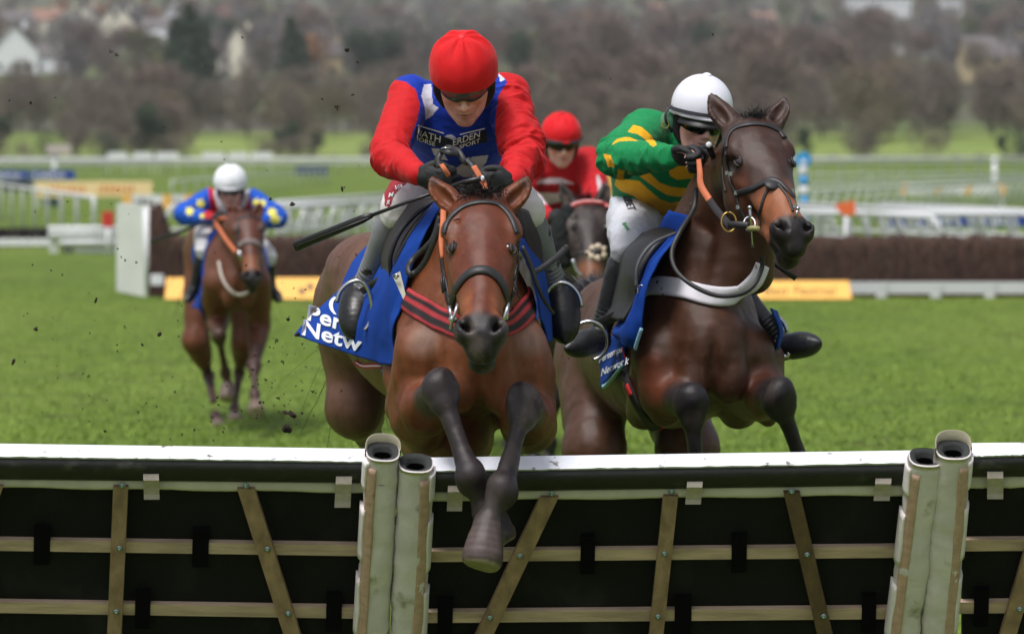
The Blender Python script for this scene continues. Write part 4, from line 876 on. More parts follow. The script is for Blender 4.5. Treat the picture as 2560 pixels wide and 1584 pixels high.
def horse_ear(F, base, tip, face, k=1.0, fat=1.0):
    base, tip = np.array(base), np.array(tip); ax = unit(tip - base); L = np.linalg.norm(tip - base); side = unit(np.cross(ax, face)); f = unit(np.cross(side, ax)); f = f if f @ face > 0 else -f
    inw = side if (side @ V(1, 0, 0)) * np.sign(base[0] - tip[0]) > 0 else -side
    pts = [base - ax*.03, base + ax*L*.25 - inw*.004, base + ax*L*.55 - inw*.009, base + ax*L*.82 - inw*.004, tip + inw*.003]; r = np.array([.034, .034, .028, .016, .003]) * k * fat
    F.chain(pts, r, .02, f, [.95, .8, .62, .5, .6], 5)
    q = unit(f*.8 - inw*.6); F.chain([base + ax*L*.12 + q*.030, base + ax*L*.35 + q*.028 - inw*.003, base + ax*L*.62 + q*.021 - inw*.008, base + ax*L*.86 + q*.011 - inw*.004], np.array([.012, .016, .013, .004]) * k * fat, .008, f, 1.0, 4, 's')
def leg_front(F, sh, el, kn, fe, co, toe, S, m=1.0, musc=1.0):
    sh, el, kn, fe, co, toe = map(np.array, (sh, el, kn, fe, co, toe)); S = unit(S)
    F.chain([sh, (sh*.45 + el*.55), el], np.array([.105, .10, .085]) * m, .06, n=3)
    F.chain([el + unit(el - kn)*.03, el*.72 + kn*.28, el*.45 + kn*.55, el*.15 + kn*.85, kn], np.array([.082, .086*musc, .066, .048, .046]) * m, .045, n=4)
    ax = unit(fe - kn); fw = unit(np.cross(ax, S)); kd = unit(kn - el)
    F.ell(kn + ax*.008, V(.057, .064, .050) * m, [S, ax, fw], .016); F.ell(kn + ax*.062, V(.046, .034, .040) * m, [S, ax, fw], .02); F.ell(kn - ax*.02 + fw*.0, V(.050, .05, .058) * m, [S, ax, fw], .02)
    for q in (-1, 1): F.ell(kn + S*q*.040*m + ax*.012, V(.022, .034, .034) * m, [S, ax, fw], .015)
    F.chain([kn, kn*.75 + fe*.25, kn*.4 + fe*.6, fe], np.array([.046, .032, .029, .034]) * m, .02, S, [1, 1.0, .95, 1], 5)
    bk = -fw if (fw @ kd) > 0 else fw
    F.chain([kn*.8 + fe*.2 + bk*.016, kn*.3 + fe*.7 + bk*.020, fe + bk*.012], np.array([.020, .018, .022]) * m, .012, n=3)      # tendon
    F.ell(fe, V(.044, .046, .048) * m, [S, ax, fw], .02); F.ell(fe + ax*.02 + bk*.03, V(.036, .03, .026) * m, [S, ax, fw], .015); F.chain([fe, fe*.4 + co*.6, co], np.array([.040, .034, .042]) * m, .02, n=4)
    hoof(F, co, toe, S, m)
def hoof(F, co, toe, S, m=1.0):
    ax = unit(toe - co); L = np.linalg.norm(toe - co); F.chain([co, co + ax*L*.5, co + ax*L], np.array([.045, .056, .066]) * m, .008, n=2); fw = unit(np.cross(ax, S))
    F.ell(toe + ax*(.034*m + .22), V(.30, .22, .30) , [S, ax, fw], .008, 's'); F.ell(co + ax*.002, V(.047, .010, .047) * m, [S, ax, fw], .008)
def leg_hind(F, hip, st, ho, fe, co, toe, S, m=1.0):
    hip, st, ho, fe, co, toe = map(np.array, (hip, st, ho, fe, co, toe)); S = unit(S)
    F.chain([hip, hip*.5 + st*.5, st], np.array([.18, .165, .115]) * m, .08, S, [.72, .74, .8], 4)
    F.chain([st, st*.6 + ho*.4, st*.22 + ho*.78, ho], np.array([.118, .092, .050, .046]) * m, .05, n=4)
    ax = unit(fe - ho); fw = unit(np.cross(ax, S)); up = unit(st - ho); pb = unit(up - ax * (up @ ax)); 
    F.ell(ho, V(.042, .06, .052) * m, [S, ax, fw], .03); F.chain([ho - pb*.05 - ax*.045, ho - pb*.042 + ax*.03], np.array([.022, .026]) * m, .03, n=1)
    F.chain([ho*.75 + st*.25 - pb*.035, ho - pb*.052 - ax*.04], .014 * m, .03, n=1)
    F.chain([ho, ho*.7 + fe*.3, ho*.35 + fe*.65, fe], np.array([.045, .035, .031, .036]) * m, .02, n=5)
    F.ell(fe, V(.042, .045, .046) * m, [S, ax, fw], .02); F.chain([fe, fe*.4 + co*.6, co], np.array([.038, .032, .038]) * m, .02, n=4); hoof(F, co, toe, S, m)
def strands(name, roots, dirs, length, width, mat_, parent, sag=.3, curl=.15, seed=0, seg=5, bend=None, wtip=.2):
    r = np.random.default_rng(seed); vs = []; f = []
    for q, d in zip(roots, dirs):
        L = length * (.6 + .6 * r.random()); d = unit(np.array(d) + r.normal(size=3) * curl); s = unit(np.cross(d, r.normal(size=3))); p = np.array(q, float); w0 = width * (.5 + .8*r.random()); k = len(vs)
        for i in range(seg + 1):
            t = i / seg; ww = w0 * (1 - (1 - wtip) * t); vs += [p - s*ww/2, p + s*ww/2]; p = p + d * L / seg
            d = unit(d + V(0, 0, -sag / seg) + (np.array(bend) / seg if bend is not None else 0) + r.normal(size=3) * curl * .35)
        for i in range(seg): f.append((k + 2*i, k + 2*i + 1, k + 2*i + 3, k + 2*i + 2))
    return obj(name, vs, f, mat_, parent, smooth=False)
class Horse:
    def __init__(s, name_label, C, yaw, pitch, m=1.0):
        a, b = math.radians(yaw), math.radians(pitch); s.Fw = V(math.sin(a)*math.cos(b), -math.cos(a)*math.cos(b), math.sin(b)); s.B = -s.Fw; s.S = V(math.cos(a), math.sin(a), 0); s.U = np.cross(s.S, s.B) ; s.U = s.U if s.U[2] > 0 else -s.U; s.C = np.array(C); s.m = m
    def T(s, b, x, v): return s.C + (s.B*b + s.S*x + s.U*v) * s.m
def trunk(F, h, neck, poll_r=.105, belly=0.0):
    T, m, S = h.T, h.m, h.S
    st = [(.02, .00, .17, .155), (.16, .065, .25, .180), (.34, .10, .335, .198), (.55, .13, .355, .222), (.80, .135, .335, .25), (1.05, .15, .315, .265), (1.28, .185, .29, .262), (1.48, .22, .262, .255), (1.70, .235, .245, .255), (1.88, .20, .21, .235), (2.0, .14, .16, .20)]
    F.chain([T(b, 0, v) for b, v, hh, hw in st], [hh*m for b, v, hh, hw in st], .06, S, [hw/hh for b, v, hh, hw in st], 4)
    F.chain([T(.30, 0, .42), T(.52, 0, .475), T(.78, 0, .43)], np.array([.085, .07, .05]) * m, .10, n=4)        # withers
    w = 1.0 if not hasattr(h, 'w') else h.w
    for x in (-w, w):
        F.chain([T(.50, .075*x, .40), T(.30, .120*x, .22), T(.07, .140*x, .00)], np.array([.075, .095, .092]) * m, .045, n=4)   # shoulder blade to point of shoulder
        F.chain([T(.06, .145*x, -.02), T(.18, .172*x, -.13), T(.33, .178*x, -.19)], np.array([.092, .088, .075]) * m, .04, n=4)     # upper arm
        F.chain([T(.45, .145*x, .12), T(.38, .165*x, -.08)], np.array([.095, .085]) * m, .05, n=2)                   # triceps
        F.ell(T(-.040, .066*x, -.10), V(.068, .080, .115) * m, [S, h.B, h.U], .020)                       # pectorals
    for x in (-1, 1):
        F.ell(T(1.50, .12*x, .36), V(.13, .22, .12) * m, [S, h.B, h.U], .10); F.ell(T(1.80, .13*x, .20), V(.125, .20, .22) * m, [S, h.B, h.U], .08)
    F.chain([T(-.17, 0, .06), T(-.128, 0, -.06), T(-.122, 0, -.16), T(-.15, 0, -.28)], np.array([.008, .014, .016, .008]) * m, .035, n=3, mode='s')
    if neck is not None: F.chain(neck[0], neck[1], .07, neck[3] if len(neck) > 3 else S, neck[2], 6)
def coat(v, n, spec):
    """pigment: base coat, black points, dark muzzle; spec: dict"""
    c = np.tile(spec['base'], (len(v), 1))
    t = .5 + .5 * fbm(v * 3.0, 5, 3); c = c * (.78 + .36 * t + .14 * fbm(v * V(18, 18, 7), 8, 2))[:, None]
    for f in spec['paint']:
        if f[0] == 'seg': d, _ = seg_d(v, np.array(f[1]), np.array(f[2])); c = paint(c, wsoft(d, f[3], f[4]) * (f[6] if len(f) > 6 else 1), f[5])
        elif f[0] == 'fn': c = f[1](c, v, n)
    lum = c.mean(1); c = paint(c, np.clip((.035 - lum)/.02, 0, 1) * np.clip((fbm(v * V(16, 16, 9), 51, 3) - .02) * 4, 0, 1) * .55, lin((82, 72, 66)))      # dried dirt on the black points
    sp = np.clip((fbm(v * 75, 31, 2) - .40) * 12, 0, 1) * np.clip(.4 + 1.2 * fbm(v * 6, 33, 2), 0, 1) * spec.get('mud', .45); c = paint(c, sp, lin((118, 98, 80)))     # mud flecks
    return np.clip(c, 0, 1)
def blackleg(pts, r0, col, hoofc, soft=.10):
    """from just above the knee down"""
    out = []
    P_ = [np.array(p) for p in pts]; out.append(('seg', P_[0], P_[1], r0, soft, col))
    for a, b in zip(P_[1:-2], P_[2:-1]): out.append(('seg', a, b, .11, .05, col))
    co, toe = P_[-2], P_[-1]; ax = unit(toe - co)
    def hf(c, v, n):
        u = (v - co) @ ax; d = np.linalg.norm((v - co) - u[:, None]*ax, axis=1); m = (d < .09) & (u < .16) & (u > -.02); ring = hoofc * (1 + .18*np.sin(u*260))[:, None]
        c = paint(c, m*np.clip((u + .004)/.010, 0, 1), ring); return paint(c, m*np.clip((u - np.linalg.norm(toe - co) - .026)/.004, 0, 1)*.8, lin((150, 140, 112)))
    out.append(('fn', hf)); return out
def eyes(H, parent, B, pxs, ymin, lid, r=.023):
    for (x, y) in pxs:
        p, n = hit(B, x, y, ymin); s = 1 if (np.array(p) - H.O) @ H.S > 0 else -1; n = unit(H.S*s*.75 + H.N*.55 - H.D*.1); c = p - n*.0155; r_ = r*H.k
        mb = MB(); mb.ball(c, r_, 12); e = mb.build('eye', M_EYE, parent, True)
        a = unit(H.D - n*(H.D @ n)); b_ = np.cross(n, a)
        for (u0, lift, rr) in ((1, .35, .0062), (-1, .30, .0045)):
            pts = []; 
            for t in np.linspace(-1.35, 1.35, 13): pts.append(c + a*math.sin(t)*r_*1.12 + b_*u0*math.cos(t)*r_*.62*(1 if (b_*u0) @ H.N > 0 else .8) + n*r_*(.85 - .35*abs(math.sin(t))))
            mb = MB(); mb.tube(pts, [rr*(.3 + .7*math.cos(t)) for t in np.linspace(-1.35, 1.35, 13)], 8); mb.build('eyelid', lid, e, True)
M_LIDR = mat('brown eyelid', lin((66, 38, 28)), .6, var=.2); M_LIDD = mat('dark eyelid', lin((38, 28, 24)), .6, var=.2)
def iron(parent, pxy, Y, r=.008, name='stirrup'):
    mb = MB(); mb.tube([P(x, y, Y if np.isscalar(Y) else Y[i]) for i, (x, y) in enumerate(pxy)], r, 8, n=4, flat=1.5, upv=(0, 1, 0)); return mb.build(name, M_STEEL, parent, True)
def stirrup(parent, top, bot, side, r=.012, mat_=None, name='stirrup', wd=.06, normal=None):
    """iron arch: top point, tread centre, half width vector"""
    top, bot, side = map(np.array, (top, bot, side)); up = top - bot; pts = []
    for a in np.linspace(0, math.pi, 15): pts.append(bot + side * math.cos(a) * (1.0 if math.sin(a) < .8 else 1) + up * (math.sin(a) ** .8))
    nrm = unit(np.cross(up, side)); mb = MB(); mb.tube(pts, r * .8, 8, flat=1.6, upv=nrm); mb.build(name, mat_ or M_STEEL, parent, True)
    mb = MB(); mb.tube([bot - side*1.02, bot + side*1.02], r*1.3, 8); mb.build('stirrup_tread', M_STEEL, parent, True)
# ================================================================ horse 1: the bay in the centre
def build_h1():
    h = Horse('', P(1190, 872, 13.02), 12, 5); T = h.T; S = h.S
    t = thing('racehorse', 'bay horse with red striped breast strap jumping the hurdle in front', 'horse', (h.C[0], h.C[1] + .9, 0), 'racehorses')
    H = HeadFrame(P(1203, 494, 12.78), 0.5, 50, 0, 1.06)
    F = Field(V(-1.05, 12.25, -.0), V(.75, 15.75, 2.35), .0085)
    neck = ([T(.22, .0, .10), T(.18, .01, .22), T(.06, .02, .33), H(.13, -.24) + V(0, .12, -.04), H(.06, -.14)], [.29, .245, .185, .14, .110], [.80, .74, .70, .72, .80], S)
    trunk(F, h, neck); F.chain([T(.34, 0, -.27), T(.50, 0, -.29), T(.75, 0, -.27)], [.12, .15, .14], .06, n=3)
    horse_head(F, H)
    EL = dict(b=P(1122, 552, 12.80), t=P(1075, 440, 12.80)); ER = dict(b=P(1280, 552, 12.80), t=P(1322, 442, 12.80))
    horse_ear(F, P(1138, 515, 12.84), P(1076, 441, 12.86), V(.45, -1, .1), 1.3); horse_ear(F, P(1262, 515, 12.84), P(1321, 443, 12.86), V(-.45, -1, .1), 1.3)
    # forelegs
    LF = [T(.07, -.15, .0), P(1050, 1045, 13.12), P(1100, 968, 12.72), P(1176, 1188, 12.58), P(1213, 1268, 12.60), P(1240, 1335, 12.60)]
    RF = [T(.07, .15, .0), P(1324, 1062, 13.12), P(1312, 1008, 12.70), P(1256, 1222, 12.52), P(1218, 1306, 12.50), P(1206, 1388, 12.46)]
    leg_front(F, *LF, S, 1.0, 1.05); leg_front(F, *RF, S, 1.0, 1.05)
    F.chain([P(1062, 930, 13.12), P(1053, 1010, 13.16), P(1056, 1085, 13.2), P(1056, 1124, 13.22)], [.082, .080, .060, .026], .05, n=4); F.chain([P(1316, 930, 13.12), P(1316, 1010, 13.16), P(1312, 1080, 13.2), P(1314, 1112, 13.22)], [.088, .078, .058, .026], .05, n=4)
    for q in ([P(1092, 1010, 13.0), P(1088, 1060, 13.04), P(1084, 1115, 13.1)], [P(1286, 1050, 13.0), P(1286, 1085, 13.04), P(1284, 1125, 13.1)]): F.chain(q, [.010, .018, .020], .035, n=3, mode='s')
    # hind legs
    LH = [P(900, 820, 14.85), P(888, 1015, 14.75), P(920, 1085, 15.25), P(918, 1180, 15.6), P(918, 1215, 15.62), P(918, 1250, 15.62)]
    RH = [T(1.72, .15, .20), T(1.46, .20, -.16), T(1.90, .15, -.55), T(1.92, .13, -.92), T(1.88, .13, -1.03), T(1.84, .13, -1.10)]
    leg_hind(F, *LH, S, 1.0); leg_hind(F, *RH, S, 1.05)
    v, f = F.mesh(1); n = vnormals(v, f)
    # skin folds and veins over forearm and shoulder
    fo = np.exp(-((v[:, 1] - 13.1)/.25)**2)*np.exp(-((v[:, 2] - 1.25)/.18)**2); amp = .0016 * ridged(v * 16, 2, 2) + .006 * fbm(v * 5, 9, 2) + .0028 * ridged(v * 8, 12, 2) + .0035*fo*ridged(v*V(22, 12, 9), 6, 2); v = v + n * amp[:, None]
    base = lin((118, 65, 37)); dark = lin((44, 36, 38)); blk = lin((24, 21, 22)); face = lin((92, 42, 26))
    def body(c, v, n):
        b = (v - h.C) @ h.B
        c = paint(c, np.clip((b - .55) / .5, 0, 1) * .75, lin((92, 70, 58)))        # clipped, greyer flank
        c = paint(c, wsoft(np.linalg.norm((v - T(-.02, -.19, .03)) * V(1, .5, 1), axis=1), .05, .05) * .28, lin((176, 160, 150)))   # rubbed patches
        c = paint(c, wsoft(np.linalg.norm((v - T(-.02, .19, .03)) * V(1, .5, 1), axis=1), .05, .05) * .28, lin((176, 160, 150)))
        x = (v - H.O) @ H.S / H.k; d = (v - H.O) @ H.D / H.k; m = (v - H.O) @ H.N / H.k; hd = (d > -.12) & (m > -.34) & (np.abs(x) < .2) & (v[:, 1] < 13.1)
        c = paint(c, hd * 1.0 * np.clip(1.4 - np.abs(x) * 9, 0, 1) * np.clip((m + .14) * 12, 0, 1) * .85, face)
        c = paint(c, hd * np.clip((d - .36) / .08, 0, 1) * np.clip((.10 - np.abs(x)) * 30, 0, 1) * np.clip((np.abs(x) - .02) * 40, 0, 1) * .8, lin((150, 88, 50)))
        c = paint(c, hd * np.clip((d - .505 + .12*np.abs(x)) / .03, 0, 1), lin((44, 40, 42)))
        c = paint(c, hd * np.clip((d - .57) / .03, 0, 1), lin((24, 22, 22)))
        for s in (-1, 1):
            dn = np.linalg.norm(v - H(.548, -.032, .050*s), axis=1); c = paint(c, hd * wsoft(dn, .030, .012), lin((14, 11, 12)))
            de = np.linalg.norm(v - H(.176, -.062, .10*s), axis=1); c = paint(c, hd * wsoft(de, .030, .02) * .8, lin((44, 30, 26)))
        return c
    spec = dict(base=base, paint=[('fn', body)] + [('seg', LF[1] + V(0, -.15, .03), LF[1] + V(0, .1, 0), .08, .08, lin((92, 36, 20)), .95), ('seg', P(1040, 940, 13.1), P(1048, 1110, 13.2), .07, .06, lin((98, 42, 24)), .7), ('seg', P(1336, 940, 13.1), P(1326, 1100, 13.2), .06, .06, lin((98, 42, 24)), .6), ('seg', RF[1] + V(0, -.15, .03), RF[1] + V(0, .1, 0), .08, .08, lin((92, 36, 20)), .95)]
        + blackleg([LF[1]*.35 + LF[2]*.65, LF[2], LF[3], LF[4], LF[5]], .068, dark, lin((78, 66, 64)), .03) + blackleg([RF[1]*.4 + RF[2]*.6, RF[2], RF[3], RF[4], RF[5]], .068, dark, lin((78, 66, 64)), .03)
        + blackleg([LH[2]*.8 + LH[1]*.2, LH[2], LH[3], LH[4], LH[5]], .08, blk, lin((60, 54, 52))) + blackleg([RH[2]*.8 + RH[1]*.2, RH[2], RH[3], RH[4], RH[5]], .08, blk, lin((60, 54, 52)))
        + [('seg', P(1077, 443, 12.84), P(1085, 452, 12.84), .02, .02, blk, .6), ('seg', P(1319, 446, 12.84), P(1312, 455, 12.84), .02, .02, blk, .6)])
    body_o = obj('body', v, f, M_COAT, t, coat(v, n, spec)); B = bvh(v, f); eyes(H, t, B, [(1127, 617), (1281, 619)], 12.2, M_LIDR)
    # forelock, mane and tail
    r = np.random.default_rng(1); R0 = [H(-.03 + .04*r.random(), -.0 + .0*r.random(), .03*r.normal()) for _ in range(460)]; strands('forelock', R0, [V(.15*r.normal(), -.9, .35) for _ in R0], .075, .0035, M_HAIR, t, .9, .35, 2)
    R0 = [P(1200 + 26*r.normal(), 480 + 6*abs(r.normal()), 12.86 + .3*r.random()) for _ in range(500)]; strands('mane', R0, [V(.5*r.normal(), -.2, 1) for _ in R0], .05, .0035, M_HAIR, t, .6, .4, 3)
    R0 = [T(2.02 + .03*r.random(), .03*r.normal(), .20 + .03*r.normal()) for _ in range(90)]; strands('tail', R0, [V(-.16 + .10*r.normal(), .45, -.75) for _ in R0], .52, .005, M_HAIR, t, .7, .30, 4, 12)
    # ---- bridle
    br = strap('bridle', B, [(1110, 585), (1116, 562), (1130, 540), (1150, 522), (1178, 510), (1207, 506), (1240, 510), (1262, 524), (1280, 548), (1292, 585)], .024, M_LEATH, t, .005, 12.2, step=4)
    strap('noseband', B, [(1130, 762), (1136, 738), (1148, 712), (1166, 690), (1185, 679), (1203, 676), (1222, 679), (1242, 694), (1257, 716), (1266, 745), (1268, 765)], .036, M_LEATH, br, .008, 12.2, step=4)
    strap('cheekpiece', B, [(1104, 600), (1105, 640), (1110, 690), (1120, 740), (1130, 775), (1138, 798)], .016, M_LEATH, br, .004, 12.2); strap('cheekpiece', B, [(1298, 600), (1296, 640), (1290, 690), (1278, 740), (1268, 775), (1262, 798)], .016, M_LEATH, br, .004, 12.2)
    strap('lip_strap', B, [(1126, 738), (1124, 775), (1134, 800)], .014, M_LEATH, br, .004, 12.2)
    for (x, y, sgn) in [(1135, 790, -1), (1262, 790, 1)]:
        c = P(x, y, 12.42); mb = MB(); mb.tube([c + V(.004*math.sin(a)*3, math.cos(a)*.036, math.sin(a)*.040) for a in np.linspace(0, 6.283, 22)], .0055, 6); mb.build('bit_ring', M_STEEL, br, True)
    mb = MB(); mb.ball(P(1133, 798, 12.40), (.016, .014, .013), 8); mb.tube([P(1123, 765, 12.42), P(1130, 798, 12.40)], .007, 6); mb.build('bit_cheek', M_STEEL, br, True)
    mb = MB(); mb.tube([P(1268, 770, 12.42), P(1264, 797, 12.40)], .008, 6); mb.build('bit_cheek', M_STEEL, br, True)
    for (x, y) in [(1112, 680), (1106, 684)]: mb = MB(); mb.tube([P(x, y, 12.6), P(x - 3, y + 22, 12.58), P(x + 2, y + 48, 12.57)], .004, 5); mb.build('thong', M_LEATH, br, True)
    for (x, y, dx) in [(1292, 660, -6), (1290, 690, 4), (1288, 700, -4), (1290, 705, 10)]: mb = MB(); mb.tube([P(x, y, 12.62), P(x - 3, y + 20, 12.58), P(x + dx, y + 40, 12.57)], .0035, 5); mb.build('thong', M_LEATH, br, True)
    # breast strap, black with red stripes
    red = lin((178, 52, 60)); bk = lin((36, 28, 32)); MS = mat('striped webbing', attr=True, rough=.8, var=.08, nscale=80, bump=.3, bscale=400)
    # built from a clean curve round the chest
    A_ = [(1008, 742), (1040, 762), (1085, 790), (1140, 812), (1200, 822), (1262, 812), (1300, 788), (1328, 752), (1342, 715)]
    strap('breast_strap', B, A_, .078, MS, t, .006, 12.93, lift=.006, step=4, cols=[red, red, bk, bk, red, red, bk, bk, bk, red, red][:11], smooth=8, across=11)
    strap('shoulder_strap', B, [(1100, 545), (1075, 590), (1045, 650), (1022, 690), (1016, 735)], .022, M_LEATH, t, .005, 12.95, lift=.01)
    # orange reins: hanging loop left of the face
    mb = MB(); mb.ribbon([P(1109, 520, 12.83), P(1107, 560, 12.76), P(1103, 600, 12.74), P(1105, 645, 12.70)], V(0, -1, 0), [.020, .019, .018, .012], .004, 6); mb.build('rein', M_RUB, t, True)
    mb = MB(); mb.ribbon([P(1100, 540, 12.9), P(1080, 600, 12.9), P(1035, 645, 12.93), P(1020, 668, 12.9), P(1024, 684, 12.88), P(1040, 680, 12.88), P(1062, 655, 12.85), P(1082, 610, 12.82), P(1102, 560, 12.8)], V(-.3, -1, 0), .020, .004, 6); mb.build('martingale_strap', M_LEATH, t, True)
    mb = MB(); mb.ribbon([P(1415, 620, 13.2), P(1385, 648, 13.15), P(1345, 675, 13.1), P(1330, 678, 13.05)], V(0, -1, .2), [.024, .022, .02, .02], .006, 6); mb.ball(P(1416, 620, 13.2), (.012, .006, .012), 6); mb.build('loose_strap', M_LEATH, t, True)
    mb = MB(); mb.ribbon([P(1306, 615, 13.0), P(1330, 670, 13.0), P(1350, 730, 13.0), P(1370, 765, 13.05), P(1383, 782, 13.1)], V(.2, -1, 0), [.016, .016, .014, .012, .012], .005, 6); mb.build('buckled_strap', M_LEATH, t, True)
    # saddle and cloths
    sd, _, _ = sheet('saddle', [[P(1094, 500, 13.32), P(1035, 508, 13.42), P(985, 560, 13.55)], [P(1060, 540, 13.28), P(1005, 560, 13.36), P(965, 615, 13.52)], [P(1015, 600, 13.26), P(985, 625, 13.32), P(958, 660, 13.5)], [P(1000, 660, 13.26), P(978, 672, 13.3), P(962, 690, 13.5)], [P(990, 702, 13.28), P(980, 704, 13.3), P(972, 706, 13.45)]], M_BRNL, t, 20, 30, .02, .003)
    sheet('saddle_flap', [[P(1290, 520, 13.3), P(1312, 528, 13.4), P(1330, 545, 13.6)], [P(1306, 570, 13.28), P(1330, 590, 13.36), P(1350, 600, 13.6)], [P(1316, 620, 13.28), P(1338, 640, 13.36), P(1352, 650, 13.6)], [P(1322, 660, 13.3), P(1330, 668, 13.36), P(1338, 672, 13.5)]], M_BRNL, sd, 14, 20, .02, .003)
    mb = MB(); mb.tube([P(1092, 498, 13.3), P(1045, 530, 13.26), P(1000, 580, 13.24), P(976, 640, 13.24), P(978, 690, 13.26)], .009, 6, n=6); mb.tube([P(1085, 512, 13.24), P(1035, 570, 13.21), P(996, 640, 13.21), P(985, 700, 13.24)], .006, 6, n=6); mb.build('piping', M_LEATH, sd, True)
    cl, cp, cf = sheet('saddle_cloth', [[P(1110, 508, 13.14), P(1085, 500, 13.35), P(1050, 500, 13.8), P(1010, 505, 14.15)], [P(1060, 596, 13.08), P(1012, 605, 13.24), P(970, 610, 13.7), P(935, 610, 14.15)],
        [P(1014, 720, 13.10), P(966, 725, 13.25), P(915, 715, 13.7), P(868, 705, 14.15)], [P(1006, 800, 13.12), P(952, 820, 13.28), P(880, 790, 13.65), P(800, 770, 14.1)], [P(985, 912, 13.2), P(950, 908, 13.34), P(868, 882, 13.6), P(735, 836, 14.05)]], M_CLOTH, t, 70, 70, .006, .012, 7, seed=3, push=B)
    BC = bvh(cp, cf)
    for s, x0, y0, sz in [('Per', 771, 802, 66), ('Netw', 758, 838, 66)]:
        decal_text('lettering', s, BC, (x0, y0), (sz*.97, sz*.27), (sz*.10, -sz*.80), M_LET, cl, 12.5, .008, 1.02, .025)
    decal_text('lettering', '(', BC, (826, 775), (60, 10), (0, -44), M_LET, cl, 12.5, .008, 1.0, .03)
    sheet('saddle_cloth', [[P(1288, 600, 13.06), P(1325, 590, 13.5), P(1330, 580, 14.0)], [P(1332, 690, 13.08), P(1358, 690, 13.4), P(1350, 690, 13.9)], [P(1346, 780, 13.12), P(1372, 770, 13.4), P(1370, 770, 13.9)], [P(1352, 868, 13.2), P(1378, 850, 13.4), P(1372, 850, 13.9)]], M_CLOTH, t, 24, 40, .006, .008, 9, seed=5, push=B)
    # pale buckle tab, girth, hem
    mb = MB(); c = [P(981, 688, 13.0), P(1000, 678, 12.99), P(1014, 735, 12.97), P(1008, 748, 12.97)]; mb.prism(c, V(0, 0, 0), V(0, .008, 0)); mb.build('pale_tab', mat('pale webbing', lin((196, 192, 182)), .8, bump=.2), t)
    mb = MB(); mb.tube([P(983, 690, 12.98), P(990, 686, 12.97), P(996, 690, 12.97), P(990, 696, 12.98), P(983, 690, 12.98)], .004, 6); mb.build('buckle', M_STEEL, t, True)
    gm = mat('blue striped girth', attr=True, rough=.8, bump=.2); bl = lin((38, 70, 140)); wh = lin((190, 200, 214)); mb = MB()
    rows = [(952, 893), (965, 925), (978, 958), (992, 992)]; w_ = 23
    vs = []; cols = []
    for (x, y) in rows:
        for k in range(9): vs.append(P(x - 12 + w_*k/8, y + 3*(1 - k/4), 13.42)); cols.append(wh if k % 2 else bl)
    n_ = len(vs); vs2 = np.vstack([vs, np.array(vs) + V(0, .02, 0)]); ff = [(i*9 + k, i*9 + k + 1, (i+1)*9 + k + 1, (i+1)*9 + k)[::-1] for i in range(3) for k in range(8)]; ff += [tuple(n_ + q for q in x[::-1]) for x in ff]
    gi = obj('girth', vs2, ff, gm, t, np.array(cols + cols), False)
    mb = MB(); mb.box(P(973, 936, 13.38), (.042, .03, .018)); mb.build('girth_keeper', M_CLOTH, gi)
    mb = MB(); mb.ribbon([P(889, 905, 13.62), P(905, 914, 13.60), P(930, 914, 13.5), P(955, 914, 13.42)], V(0, -1, 0), .020, .008, 5); mb.build('red_hem', mat('red hem', lin((196, 70, 74)), .7), t, True)
    mb = MB(); mb.ribbon([P(891, 906, 13.60), P(906, 914, 13.585), P(930, 914, 13.485), P(955, 914, 13.40)], V(0, -1, 0), .006, .006, 5); mb.build('white_hem', M_LET, t, True)
    # stirrups and leathers
    iron(t, [(842, 756), (850, 730), (868, 710), (893, 701), (914, 712), (927, 742), (931, 780), (924, 808), (912, 826)], 13.44)
    iron(t, [(1362, 738), (1378, 716), (1402, 706), (1428, 714), (1447, 738), (1454, 768)], 13.42)
    mb = MB(); mb.ribbon([P(975, 690, 13.4), P(940, 705, 13.5), P(905, 728, 13.6)], V(0, -1, 0), .026, .005, 4); mb.ribbon([P(1325, 660, 13.3), P(1350, 700, 13.4), P(1385, 722, 13.5)], V(0, -1, 0), .026, .005, 4); mb.build('stirrup_leather', M_LEATH, t, True)
    return t, B, H, h
H1 = build_h1()
# ---------------------------------------------------------------- jockeys
class Rec:
    def __init__(s): s.c = []; s.lo = np.full(3, 1e9); s.hi = -s.lo
    def chain(s, pts, rad, k=.02, side=None, sx=1.0, n=4, mode='u'):
        s.c.append(('chain', (pts, rad, k, side, sx, n, mode)))
        if mode == 'u': p = np.array(pts, float); r = np.max(rad) * max(1, np.max(sx)) + .03; s.lo = np.minimum(s.lo, p.min(0) - r); s.hi = np.maximum(s.hi, p.max(0) + r)
    def ell(s, c, r, R=None, k=.02, mode='u'):
        s.c.append(('ell', (c, r, R, k, mode)))
        if mode == 'u': m = np.max(r) + .03; s.lo = np.minimum(s.lo, np.array(c) - m); s.hi = np.maximum(s.hi, np.array(c) + m)
    def cut(s, c, n, k=.004): s.c.append(('half', (c, n, k)))
    def bake(s, h, smooth=1):
        F = Field(s.lo, s.hi, h)
        for nm, a in s.c: getattr(F, nm)(*a)
        return F.mesh(smooth)
class JH:
    def __init__(s, O, yaw, pitch, roll=0, k=1.0):
        y, p = math.radians(yaw), math.radians(pitch); h = V(math.sin(y), -math.cos(y), 0); up = V(0, 0, 1)
        s.f = h*math.cos(p) - up*math.sin(p); s.u = h*math.sin(p) + up*math.cos(p); s.r = V(math.cos(y), math.sin(y), 0)
        if roll: R = Matrix.Rotation(math.radians(roll), 3, Vector(s.f)); s.u, s.r = np.array(R @ Vector(s.u)), np.array(R @ Vector(s.r))
        s.O = np.array(O); s.k = k
    def __call__(s, r, u, f): return s.O + (s.r*r + s.u*u + s.f*f) * s.k
    @property
    def R(s): return [s.r, s.u, s.f]
